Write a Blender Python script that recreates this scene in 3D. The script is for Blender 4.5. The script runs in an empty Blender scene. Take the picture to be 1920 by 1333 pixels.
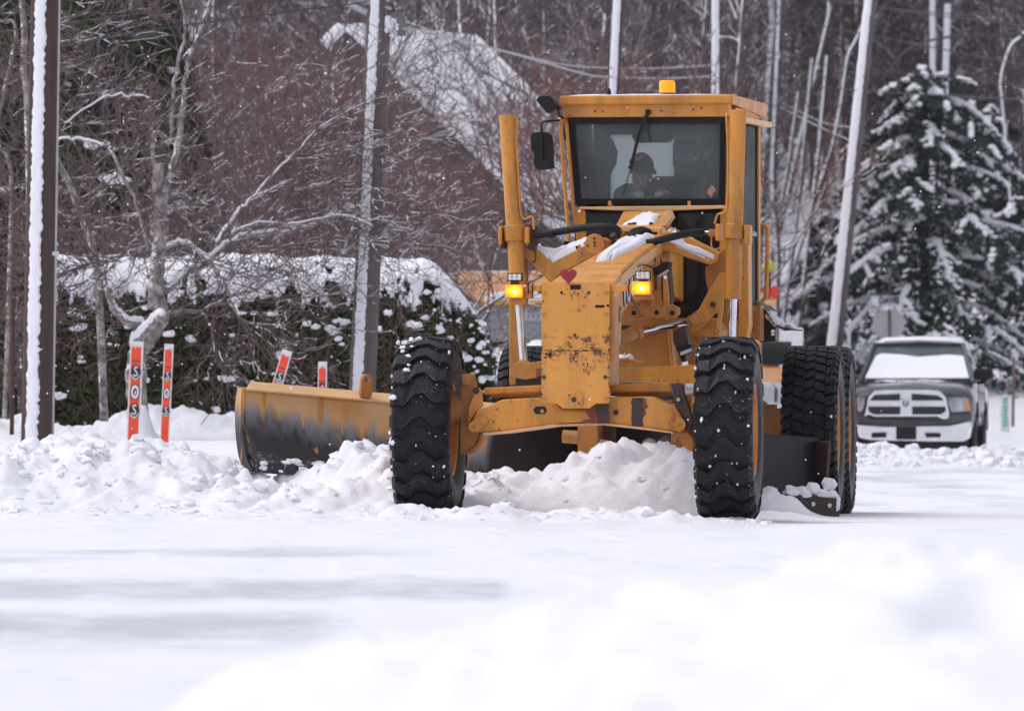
import bpy, bmesh, math, random
import numpy as np
from mathutils import Vector, Matrix, noise as mnoise

random.seed(7)
rnd = random.Random(7)
R = math.radians
sc = bpy.context.scene
C = sc.collection

# ------------------------------------------------------------------ camera, world, sun, exposure
F, CX, CY, CAMH, D = 19500.0, 960.0, 758.0, 0.85, 75.0      # focal length in px of the 1920 px frame; horizon row; height; metres to the grader
cd = bpy.data.cameras.new('camera'); cam = bpy.data.objects.new('camera', cd); C.objects.link(cam)
cam.location = (0, -D, CAMH); cam.rotation_euler = (R(90), 0, 0)
cd.sensor_width = 36; cd.lens = 36 * F / 1920; cd.shift_y = (CY - 666.5) / 1920
cd.clip_start = 0.5; cd.clip_end = 3000
cd.dof.use_dof = True; cd.dof.focus_distance = 75.5; cd.dof.aperture_fstop = 10.0
sc.camera = cam

w = bpy.data.worlds.new('World'); sc.world = w; w.use_nodes = True
nt = w.node_tree; bg = nt.nodes['Background']
sky = nt.nodes.new('ShaderNodeTexSky'); sky.sky_type = 'NISHITA'; sky.sun_disc = False
SUN_EL, SUN_AZ = 64, 262
sky.sun_elevation = R(SUN_EL); sky.sun_rotation = R(SUN_AZ); sky.air_density = 1.0; sky.dust_density = 2.0; sky.ozone_density = 1.5
hs = nt.nodes.new('ShaderNodeHueSaturation'); hs.inputs['Saturation'].default_value = 0.33
nt.links.new(sky.outputs[0], hs.inputs['Color']); nt.links.new(hs.outputs[0], bg.inputs['Color'])
bg.inputs['Strength'].default_value = 0.15
sd = bpy.data.lights.new('sun', 'SUN'); sd.energy = .9; sd.angle = R(30); sd.color = (1.0, 0.98, 0.965)
so = bpy.data.objects.new('sun', sd); C.objects.link(so)
az = R(SUN_AZ); el = R(SUN_EL)
sdir = Vector((math.sin(az) * math.cos(el), math.cos(az) * math.cos(el), math.sin(el)))   # towards the sun
so.rotation_euler = (-sdir).to_track_quat('-Z', 'Y').to_euler()
vs = sc.view_settings
vs.view_transform = 'Standard'; vs.look = 'None'; vs.gamma = 1.0; vs.use_curve_mapping = False; vs.exposure = 0.40
sc.cycles.max_bounces = 8; sc.cycles.transparent_max_bounces = 24

# ------------------------------------------------------------------ helpers: frames from pixel rows to places
class Frame:
    """a thing's own frame: u to its right, v backwards, z up; a = yaw, its rear swung to picture right"""
    def __init__(s, ox, oy, a, oz=0.0):
        s.ox, s.oy, s.oz = ox, oy, oz; s.s, s.c = math.sin(R(a)), math.cos(R(a))
        s.M = Matrix.Translation((ox, oy, oz)) @ Matrix.Rotation(-R(a), 4, 'Z')
    def __call__(s, px, py, v):
        dx = px - CX
        u = (dx * (D + s.oy + v * s.c) - F * (s.ox + v * s.s)) / (F * s.c + dx * s.s)
        Y = s.oy - u * s.s + v * s.c
        return Vector((u, v, CAMH + (CY - py) * (D + Y) / F - s.oz))
def W(px, py, Y):
    k = (D + Y) / F
    return Vector(((px - CX) * k, Y, CAMH + (CY - py) * k))

class MB:
    def __init__(s, fr=None): s.v = []; s.f = []; s.fr = fr; s.sm = []
    def add(s, vs_, fs, smooth=False):
        o = len(s.v); s.v.extend([tuple(p) for p in vs_])
        for f in fs: s.f.append(tuple(i + o for i in f)); s.sm.append(smooth)
        return s
    def box(s, x0, x1, y0, y1, z0, z1):
        v = [(x, y, z) for x in (x0, x1) for y in (y0, y1) for z in (z0, z1)]
        return s.add(v, [(0, 1, 3, 2), (4, 6, 7, 5), (0, 4, 5, 1), (2, 3, 7, 6), (0, 2, 6, 4), (1, 5, 7, 3)])
    def pbox(s, px0, py0, px1, py1, v0, v1):      # a box whose front face covers a pixel rectangle at depth v0
        a = s.fr(px0, py1, v0); b = s.fr(px1, py0, v0)
        return s.box(a.x, b.x, v0, v1, a.z, b.z)
    def prism(s, pts, v0, v1):                    # pts: (u, z) ring
        n = len(pts); v = [(p[0], v0, p[1]) for p in pts] + [(p[0], v1, p[1]) for p in pts]
        return s.add(v, [tuple(range(n)), tuple(range(2 * n - 1, n - 1, -1))] + [(i, i + n, (i + 1) % n + n, (i + 1) % n) for i in range(n)])
    def pprism(s, pl, v0, v1, vref=None):
        q = [s.fr(x, y, v0 if vref is None else vref) for x, y in pl]
        return s.prism([(p.x, p.z) for p in q], v0, v1)
    def tube(s, pts, r, seg=8, cap=True, smooth=True):
        pts = [Vector(p) for p in pts]; n = len(pts)
        rs = r if isinstance(r, (list, tuple)) else [r] * n
        t0 = (pts[1] - pts[0]).normalized()
        up = Vector((0, 0, 1)) if abs(t0.z) < .9 else Vector((0, 1, 0))
        nx = t0.cross(up).normalized(); vv = []
        for i, p in enumerate(pts):
            t = (pts[min(i + 1, n - 1)] - pts[max(i - 1, 0)])
            t = t.normalized() if t.length > 1e-9 else t0
            nx = (nx - t * nx.dot(t)).normalized(); ny = t.cross(nx)
            for k in range(seg):
                a = 2 * math.pi * k / seg
                vv.append(p + (nx * math.cos(a) + ny * math.sin(a)) * rs[i])
        ff = [(i * seg + k, i * seg + (k + 1) % seg, (i + 1) * seg + (k + 1) % seg, (i + 1) * seg + k) for i in range(n - 1) for k in range(seg)]
        s.add(vv, ff, smooth)
        if cap:
            o = len(s.v) - len(vv)
            s.f.append(tuple(o + k for k in range(seg - 1, -1, -1))); s.sm.append(False)
            s.f.append(tuple(o + (n - 1) * seg + k for k in range(seg))); s.sm.append(False)
        return s
    def ptube(s, pl, r, seg=10, smooth_n=0):      # pl: (px, py, v)
        p = [s.fr(*q) for q in pl]
        if smooth_n: p = catmull(p, smooth_n)
        return s.tube(p, r, seg)
    def disc(s, c, r, v0, v1, seg=24, axis='y'):
        c = Vector(c); d = {'y': Vector((0, 1, 0)), 'x': Vector((1, 0, 0)), 'z': Vector((0, 0, 1))}[axis]
        return s.tube([c + d * v0, c + d * v1], r, seg)
    def ball(s, c, r, nu=10, nv=6, jit=0, sq=(1, 1, 1), rr=rnd):
        vv = []; ff = []
        for j in range(nv + 1):
            th = math.pi * j / nv
            for i in range(nu):
                ph = 2 * math.pi * i / nu; q = r * (1 + (rr.uniform(-jit, jit) if 0 < j < nv else 0))
                vv.append((c[0] + q * math.sin(th) * math.cos(ph) * sq[0], c[1] + q * math.sin(th) * math.sin(ph) * sq[1], c[2] + q * math.cos(th) * sq[2]))
        for j in range(nv):
            for i in range(nu): ff.append((j * nu + i, (j + 1) * nu + i, (j + 1) * nu + (i + 1) % nu, j * nu + (i + 1) % nu))
        return s.add(vv, ff, True)
    def lathe(s, prof, seg=48, c=(0, 0, 0), ang=40):   # prof: (x, r) spun about the x axis
        n = len(prof); vv = []
        for k in range(seg):
            a = 2 * math.pi * k / seg
            for x, r in prof: vv.append((c[0] + x, c[1] + r * math.cos(a), c[2] + r * math.sin(a)))
        ff = [(k * n + i, k * n + i + 1, ((k + 1) % seg) * n + i + 1, ((k + 1) % seg) * n + i) for k in range(seg) for i in range(n - 1)]
        return s.add(vv, ff, True)
    def obj(s, name, parent=None, mat=None, bevel=0, label=None, fr=None, kind=None, weld=False, keep=None):
        fr = fr or s.fr
        while parent is not None and depth(parent) >= 2: parent = parent.parent
        me = bpy.data.meshes.new(name)
        vv = np.array(s.v, dtype=np.float64).reshape(-1, 3)
        M = fr.M if fr is not None and hasattr(fr, 'M') else Matrix.Identity(4)
        if parent is not None: M = world_m(parent).inverted() @ M
        elif fr is not None and not keep: M = Matrix.Identity(4)
        A = np.array(M)
        vv = vv @ A[:3, :3].T + A[:3, 3]
        me.from_pydata(vv.tolist(), [], s.f)
        me.polygons.foreach_set('use_smooth', s.sm)
        bm = bmesh.new(); bm.from_mesh(me)
        if weld: bmesh.ops.remove_doubles(bm, verts=bm.verts, dist=1e-5)
        if len(s.f) < 60000: bmesh.ops.recalc_face_normals(bm, faces=bm.faces)
        bm.to_mesh(me); bm.free()
        if any(s.sm): me.set_sharp_from_angle(angle=R(42))
        o = bpy.data.objects.new(name, me); C.objects.link(o)
        if mat: me.materials.append(mat)
        if parent is not None: o.parent = parent
        elif fr is not None and not keep: o.matrix_world = fr.M
        if bevel:
            m = o.modifiers.new('bevel', 'BEVEL'); m.width = bevel; m.segments = 2; m.limit_method = 'ANGLE'; m.angle_limit = R(35)
        if label: o['label'] = label
        if kind: o['kind'] = kind
        return o

WM = {}
def depth(o):
    k = 0
    while o.parent is not None: k += 1; o = o.parent
    return k
def world_m(o):
    if o.name in WM: return WM[o.name]
    m = o.matrix_basis.copy() if o.type == 'EMPTY' or True else None
    if o.parent is not None: m = world_m(o.parent) @ m
    return m
def catmull(p, n):
    out = []; q = [p[0]] + list(p) + [p[-1]]
    for i in range(1, len(q) - 2):
        for k in range(n):
            t = k / n
            out.append(0.5 * ((2 * q[i]) + (-q[i - 1] + q[i + 1]) * t + (2 * q[i - 1] - 5 * q[i] + 4 * q[i + 1] - q[i + 2]) * t * t + (-q[i - 1] + 3 * q[i] - 3 * q[i + 1] + q[i + 2]) * t ** 3))
    return out + [p[-1]]
def thing(name, label, cat, M=None, group=None):
    o = bpy.data.objects.new(name, None); C.objects.link(o); o.empty_display_size = .2
    if M is not None: o.matrix_basis = M
    o['label'] = label; o['category'] = cat
    if group: o['group'] = group
    return o
def tag(o, label, cat, group=None, kind=None):
    o['label'] = label; o['category'] = cat
    if group: o['group'] = group
    if kind: o['kind'] = kind
    return o
def copy_tree(o, parent=None):
    c = o.copy(); C.objects.link(c); c.parent = parent
    for ch in [x for x in o.children]: copy_tree(ch, c)
    return c
FONT_CACHE = {}
def text_into(mb, body, size, M, shear=0.0, bold=0.0, thick=0.002):
    cu = bpy.data.curves.new('t', 'FONT'); cu.body = body; cu.size = size; cu.shear = shear; cu.extrude = thick; cu.offset = bold
    cu.align_x = 'CENTER'; cu.align_y = 'CENTER'; cu.resolution_u = 3
    o = bpy.data.objects.new('t', cu); C.objects.link(o)
    dg = bpy.context.evaluated_depsgraph_get(); me = o.evaluated_get(dg).to_mesh()
    mb.add([M @ v.co for v in me.vertices], [tuple(p.vertices) for p in me.polygons])
    o.evaluated_get(dg).to_mesh_clear(); bpy.data.objects.remove(o); bpy.data.curves.remove(cu)

# ------------------------------------------------------------------ noise
def _h(ix, iy, seed):
    n = (ix.astype(np.int64) * 374761393 + iy.astype(np.int64) * 668265263 + seed * 1442695041) & 0x7fffffff
    n = ((n ^ (n >> 13)) * 1274126177) & 0x7fffffff
    return ((n ^ (n >> 16)) & 0xffffff) / float(0xffffff)
def vn(x, y, seed=0):
    ix = np.floor(x); iy = np.floor(y); fx = x - ix; fy = y - iy
    fx = fx * fx * fx * (fx * (fx * 6 - 15) + 10); fy = fy * fy * fy * (fy * (fy * 6 - 15) + 10)
    a = _h(ix, iy, seed); b = _h(ix + 1, iy, seed); c = _h(ix, iy + 1, seed); d = _h(ix + 1, iy + 1, seed)
    return (a + (b - a) * fx) * (1 - fy) + (c + (d - c) * fx) * fy
def fbm(x, y, oct=5, seed=0, gain=.5, billow=False):
    x = np.asarray(x, float); y = np.asarray(y, float)
    t = np.zeros_like(x + y); a = 1.0; s = 0
    for k in range(oct):
        q = vn(x * 2 ** k * .8 - y * 2 ** k * .6 + 17.3 * k, x * 2 ** k * .6 + y * 2 ** k * .8 - 5.1 * k, seed + k) * 2 - 1
        if billow: q = 1 - 2 * np.abs(q) ** .8 if billow == 'r' else 2 * np.abs(q) - 1
        t += a * q; s += a; a *= gain
    return t / s
def ss(a, b, x):
    t = np.clip((x - a) / (b - a), 0, 1); return t * t * (3 - 2 * t)

# ------------------------------------------------------------------ materials
def new_mat(name):
    m = bpy.data.materials.new(name); m.use_nodes = True
    return m, m.node_tree.nodes, m.node_tree.links, m.node_tree.nodes['Principled BSDF']
def nz(N, L, scale, detail=4, vec=None, rough=.6, stretch=None, coord='Object'):
    tc = N.new('ShaderNodeTexCoord'); src = tc.outputs[coord]
    if stretch:
        mp = N.new('ShaderNodeMapping'); mp.inputs['Scale'].default_value = stretch
        L.new(src, mp.inputs[0]); src = mp.outputs[0]
    n = N.new('ShaderNodeTexNoise'); n.inputs['Scale'].default_value = scale; n.inputs['Detail'].default_value = detail; n.inputs['Roughness'].default_value = rough
    L.new(src, n.inputs['Vector']); return n.outputs['Fac']
def ramp(N, L, src, stops):
    r = N.new('ShaderNodeValToRGB'); e = r.color_ramp.elements
    while len(e) < len(stops): e.new(.5)
    for k, (p, c) in enumerate(stops):
        e[k].position = p; e[k].color = (*c, 1) if isinstance(c, tuple) else (c, c, c, 1)
    L.new(src, r.inputs[0]); return r.outputs[0]
def mixc(N, L, fac, a, b, mode='MIX'):
    m = N.new('ShaderNodeMix'); m.data_type = 'RGBA'; m.blend_type = mode
    if isinstance(fac, float): m.inputs[0].default_value = fac
    else: L.new(fac, m.inputs[0])
    for i, q in ((6, a), (7, b)):
        if isinstance(q, tuple): m.inputs[i].default_value = (*q, 1)
        else: L.new(q, m.inputs[i])
    return m.outputs[2]
def math_(N, L, op, a, b=None, clamp=False):
    m = N.new('ShaderNodeMath'); m.operation = op; m.use_clamp = clamp
    for i, q in enumerate((a, b)):
        if q is None: continue
        if isinstance(q, (int, float)): m.inputs[i].default_value = q
        else: L.new(q, m.inputs[i])
    return m.outputs[0]
def bump(N, L, P, src, st=.3, dist=.01):
    b = N.new('ShaderNodeBump'); b.inputs['Strength'].default_value = st; b.inputs['Distance'].default_value = dist
    L.new(src, b.inputs['Height']); L.new(b.outputs[0], P.inputs['Normal'])
def simple(name, c, rough=.6, metal=0, c2=None, scale=8, bumpd=0, spec=.5, stretch=None, bscale=None, coat=0):
    m, N, L, P = new_mat(name)
    P.inputs['Roughness'].default_value = rough; P.inputs['Metallic'].default_value = metal; P.inputs['Specular IOR Level'].default_value = spec
    P.inputs['Coat Weight'].default_value = coat
    c2 = c2 or tuple(x * .8 for x in c)
    f = nz(N, L, scale, 5, stretch=stretch)
    L.new(ramp(N, L, f, [(.35, c2), (.65, c)]), P.inputs['Base Color'])
    if bumpd: bump(N, L, P, nz(N, L, bscale or scale * 3, 5), .6, bumpd)
    return m
def paint(name, c=(.67, .27, .032), rust=.85, dirt=.65, rough=.46, worn=None):
    m, N, L, P = new_mat(name)
    a = nz(N, L, 1.7, 5); f = ramp(N, L, a, [(.3, tuple(x * .86 for x in c)), (.7, tuple(min(1, x * 1.07) for x in c))])
    # dirt film with vertical runs
    d = nz(N, L, 4.0, 6, stretch=(1.6, 1.6, .35)); df = ramp(N, L, d, [(.46, 0.0), (.72, dirt)])
    f = mixc(N, L, df, f, (.20, .085, .028))
    sf = ramp(N, L, nz(N, L, 6.5, 6, rough=.75, stretch=(1, 1, .6)), [(.50, 0.0), (.72, .20)]); f = mixc(N, L, sf, f, (.50, .36, .25))
    r1 = nz(N, L, 22, 4, rough=.7); r2 = nz(N, L, 3.2, 3)
    rm = math_(N, L, 'MULTIPLY', ramp(N, L, r1, [(.60, 0.0), (.66, 1.0)]), ramp(N, L, r2, [(.50, 0.0), (.62, rust)]))
    f = mixc(N, L, rm, f, (.075, .025, .015))
    if worn:      # scuffed band: (z0, z1) in the grader's own metres
        tc = N.new('ShaderNodeTexCoord'); sx = N.new('ShaderNodeSeparateXYZ'); L.new(tc.outputs['Object'], sx.inputs[0])
        z = sx.outputs[2]; z0, z1 = worn
        band = math_(N, L, 'MULTIPLY', ramp(N, L, math_(N, L, 'SUBTRACT', z, z0 - .5), [(.46, 0.0), (.52, 1.0)]),
                     ramp(N, L, math_(N, L, 'SUBTRACT', z, z1 - .5), [(.49, 1.0), (.5, 0.0)]))
        g = nz(N, L, 9, 6, stretch=(1.2, 1, 1.3), rough=.8); g2 = nz(N, L, 2.6, 3)
        gm = math_(N, L, 'MULTIPLY', ramp(N, L, g, [(.50, 0.0), (.56, 1.0)]), ramp(N, L, g2, [(.40, 0.0), (.60, 1.0)]))
        f = mixc(N, L, math_(N, L, 'MULTIPLY', band, gm), f, (.14, .05, .03))
    L.new(f, P.inputs['Base Color']); P.inputs['Roughness'].default_value = rough
    bump(N, L, P, nz(N, L, 60, 3), .12, .002)
    return m
M_paint = paint('orange_paint')
M_nose = paint('orange_paint_scuffed', c=(.72, .305, .048), rust=1.0, dirt=.30, worn=(1.10, 1.345))
M_under = paint('orange_paint_grimy', c=(.46, .18, .032), rust=.9, dirt=.85, rough=.6)
M_pale = paint('orange_paint_pale', c=(.76, .44, .21), rust=.25, dirt=.2)  # lighter orange; on the blade lip it paints in upward-face brightness
def blade_mat():
    m, N, L, P = new_mat('blade_worn_to_steel_dark_right')
    tc = N.new('ShaderNodeTexCoord'); sx = N.new('ShaderNodeSeparateXYZ'); L.new(tc.outputs['UV'], sx.inputs[0])
    # UV: x = metres along the blade, y = metres up the face
    mp = N.new('ShaderNodeMapping'); mp.inputs['Rotation'].default_value = (0, 0, R(35)); mp.inputs['Scale'].default_value = (11, 1.8, 1)
    L.new(tc.outputs['UV'], mp.inputs[0])
    n = N.new('ShaderNodeTexNoise'); n.inputs['Scale'].default_value = 1.0; n.inputs['Detail'].default_value = 6; n.inputs['Roughness'].default_value = .6; L.new(mp.outputs[0], n.inputs['Vector'])
    n2 = N.new('ShaderNodeTexNoise'); n2.inputs['Scale'].default_value = 1.3; n2.inputs['Detail'].default_value = 2; L.new(tc.outputs['UV'], n2.inputs['Vector'])
    z = sx.outputs[1]; x = sx.outputs[0]
    k = math_(N, L, 'ADD', math_(N, L, 'MULTIPLY', n.outputs[0], .42), math_(N, L, 'MULTIPLY', n2.outputs[0], .30))
    lim = math_(N, L, 'SUBTRACT', math_(N, L, 'ADD', k, .14), math_(N, L, 'MULTIPLY', ramp(N, L, math_(N, L, 'DIVIDE', x, 2.0), [(.0, 0.0), (.35, .4), (.75, 1.0)]), .20))
    d = math_(N, L, 'ADD', math_(N, L, 'SUBTRACT', lim, z), ramp(N, L, math_(N, L, 'DIVIDE', x, 5.0), [(.40, 0.0), (.46, 1.0)]))      # > 0 : bare on the left; all dark over the right half
    bare = ramp(N, L, math_(N, L, 'ADD', d, .5), [(.47, 0.0), (.56, 1.0)])
    deep = ramp(N, L, math_(N, L, 'ADD', d, .5), [(.55, 0.0), (.70, 1.0)])
    steel = mixc(N, L, ramp(N, L, n.outputs[0], [(.42, 0.0), (.6, 1.0)]), (.085, .070, .078), (.30, .31, .35))
    oldp = mixc(N, L, ramp(N, L, n2.outputs[0], [(.4, 0.0), (.6, 1.0)]), (.62, .39, .20), (.54, .27, .08))
    c = mixc(N, L, bare, oldp, steel); c = mixc(N, L, deep, c, (.02, .018, .02))
    g = nz(N, L, 2.4, 3, stretch=(3, 3, .5)); 
    c = mixc(N, L, math_(N, L, 'MULTIPLY', ramp(N, L, g, [(.60, 0.0), (.64, .9)]), ramp(N, L, math_(N, L, 'DIVIDE', x, 2.0), [(.3, 1.0), (.5, 0.0)])), c, (.45, .19, .03))
    L.new(c, P.inputs['Base Color']); P.inputs['Roughness'].default_value = .5
    bump(N, L, P, n.outputs[0], .25, .006)
    return m
M_blade = blade_mat()
def blade_low():
    m, N, L, P = new_mat('snow_caked_cutting_edge')
    a = nz(N, L, 26, 5, rough=.7)
    L.new(ramp(N, L, a, [(.54, (.014, .013, .015)), (.62, (.10, .10, .11)), (.72, (.5, .5, .54))]), P.inputs['Base Color']); P.inputs['Roughness'].default_value = .5
    bump(N, L, P, a, .8, .02); return m
M_cut = blade_low()
M_black = simple('black_plastic', (.008, .008, .009), .5, c2=(.013, .013, .014), spec=.25)
M_seal = simple('black_window_seal', (.007, .007, .009), .6, spec=.2)
M_dark = simple('oily_dark_steel', (.030, .026, .024), .55, .3, c2=(.06, .035, .022), scale=14)
M_darkred = simple('worn_off_paint_dark', (.030, .016, .018), .5, 0, c2=(.055, .02, .02), scale=20)
M_redox = simple('red_primer', (.22, .035, .02), .6)
M_chrome = simple('polished_rod', (.75, .76, .80), .12, 1.0, c2=(.6, .6, .64))
M_steel = simple('bare_steel', (.45, .45, .47), .3, 1.0)
def rubber_mat():
    m, N, L, P = new_mat('tyre_rubber')
    a = nz(N, L, 30, 5, rough=.7); b = nz(N, L, 6, 4)
    c = ramp(N, L, b, [(.3, (.006, .006, .008)), (.7, (.013, .013, .016))])
    a2 = nz(N, L, 75, 4, rough=.75); big = nz(N, L, 5, 3); c = mixc(N, L, math_(N, L, 'MULTIPLY', ramp(N, L, a2, [(.60, 0.0), (.68, .75)]), ramp(N, L, big, [(.45, 0.15), (.62, 1.0)])), c, (.45, .45, .5))
    L.new(c, P.inputs['Base Color']); P.inputs['Roughness'].default_value = .5; P.inputs['Specular IOR Level'].default_value = .18
    bump(N, L, P, a, .3, .004); return m
M_rubber = rubber_mat()
M_rim = paint('rim_paint', c=(.62, .24, .03), rust=.4, dirt=.3)
def glass_mat(name, tint, refl=.05, dens=.0, haze=(.3, .32, .34), ior=1.5):
    m, N, L, P = new_mat(name); N.remove(P); out = N['Material Output']
    t = N.new('ShaderNodeBsdfTransparent'); t.inputs[0].default_value = (*tint, 1)
    g = N.new('ShaderNodeBsdfGlossy'); g.inputs['Roughness'].default_value = .03; g.inputs[0].default_value = (1, 1, 1, 1)
    fr = N.new('ShaderNodeFresnel'); fr.inputs[0].default_value = ior
    mx = N.new('ShaderNodeMixShader'); L.new(fr.outputs[0], mx.inputs[0]); L.new(t.outputs[0], mx.inputs[1]); L.new(g.outputs[0], mx.inputs[2])
    last = mx.outputs[0]
    if dens:
        d = N.new('ShaderNodeBsdfDiffuse'); d.inputs[0].default_value = (*haze, 1)
        n = nz(N, L, 3.0, 4); f = ramp(N, L, n, [(.3, dens * .6), (.7, dens * 1.3)])
        m2 = N.new('ShaderNodeMixShader'); L.new(f, m2.inputs[0]); L.new(last, m2.inputs[1]); L.new(d.outputs[0], m2.inputs[2]); last = m2.outputs[0]
    L.new(last, out.inputs[0]); return m
M_glass = glass_mat('cab_glass', (.82, .86, .88), dens=.17, haze=(.40, .46, .52))
M_glass_dark = glass_mat('tinted_glass', (.32, .36, .40), dens=.22, haze=(.06, .075, .095))
M_glass_green = glass_mat('green_tinted_glass', (.3, .45, .42), dens=.5, haze=(.02, .035, .03), ior=1.05)
def fog_glass():
    m, N, L, P = new_mat('fogged_glass'); N.remove(P); out = N['Material Output']
    d = N.new('ShaderNodeBsdfDiffuse'); d.inputs[0].default_value = (.62, .68, .70, 1)
    t = N.new('ShaderNodeBsdfTranslucent'); t.inputs[0].default_value = (.80, .87, .90, 1)
    mx = N.new('ShaderNodeMixShader'); mx.inputs[0].default_value = .75; L.new(d.outputs[0], mx.inputs[1]); L.new(t.outputs[0], mx.inputs[2]); L.new(mx.outputs[0], out.inputs[0]); return m
M_fog = fog_glass()
def snow_mat(name, c=(.83, .815, .875), bs=9, bd=.02, fine=70, road=False):
    m, N, L, P = new_mat(name)
    a = nz(N, L, bs, 6, rough=.65); b = nz(N, L, fine, 4, rough=.7)
    col = ramp(N, L, nz(N, L, 1.1, 4), [(.3, tuple(x * .95 for x in c)), (.7, c)])
    if road:
        tc = N.new('ShaderNodeTexCoord'); sx = N.new('ShaderNodeSeparateXYZ'); L.new(tc.outputs['Object'], sx.inputs[0])
        X, Y = sx.outputs[0], sx.outputs[1]
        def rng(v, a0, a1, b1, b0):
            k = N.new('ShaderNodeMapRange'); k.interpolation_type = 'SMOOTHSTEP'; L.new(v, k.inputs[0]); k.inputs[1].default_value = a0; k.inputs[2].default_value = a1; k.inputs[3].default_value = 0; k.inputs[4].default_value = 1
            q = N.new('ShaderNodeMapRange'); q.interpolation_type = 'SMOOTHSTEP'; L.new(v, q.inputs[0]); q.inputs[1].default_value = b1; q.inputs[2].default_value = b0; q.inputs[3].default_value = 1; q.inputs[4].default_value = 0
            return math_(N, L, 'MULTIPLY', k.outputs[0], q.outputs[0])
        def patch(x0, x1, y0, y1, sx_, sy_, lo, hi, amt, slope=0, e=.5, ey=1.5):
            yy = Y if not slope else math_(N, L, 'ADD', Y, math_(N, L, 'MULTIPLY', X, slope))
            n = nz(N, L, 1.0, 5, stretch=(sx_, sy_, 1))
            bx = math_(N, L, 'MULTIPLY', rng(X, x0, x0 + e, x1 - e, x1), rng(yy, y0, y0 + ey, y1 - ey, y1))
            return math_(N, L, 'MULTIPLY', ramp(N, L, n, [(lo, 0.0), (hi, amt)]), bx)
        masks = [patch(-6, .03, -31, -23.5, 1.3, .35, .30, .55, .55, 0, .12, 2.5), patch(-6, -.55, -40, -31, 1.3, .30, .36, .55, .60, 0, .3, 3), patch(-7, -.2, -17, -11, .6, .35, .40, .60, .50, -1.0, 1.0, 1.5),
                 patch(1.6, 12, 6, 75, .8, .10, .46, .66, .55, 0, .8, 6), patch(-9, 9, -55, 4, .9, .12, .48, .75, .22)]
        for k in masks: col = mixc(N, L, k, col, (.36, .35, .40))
    L.new(col, P.inputs['Base Color']); P.inputs['Roughness'].default_value = .55; P.inputs['Specular IOR Level'].default_value = .2
    s = math_(N, L, 'ADD', math_(N, L, 'MULTIPLY', a, 1.0), math_(N, L, 'MULTIPLY', b, .25))
    bump(N, L, P, s, .5, bd)
    return m
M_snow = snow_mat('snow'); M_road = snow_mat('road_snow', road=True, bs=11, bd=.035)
M_snow_soft = snow_mat('fresh_snow', bs=5, bd=.01)

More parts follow.
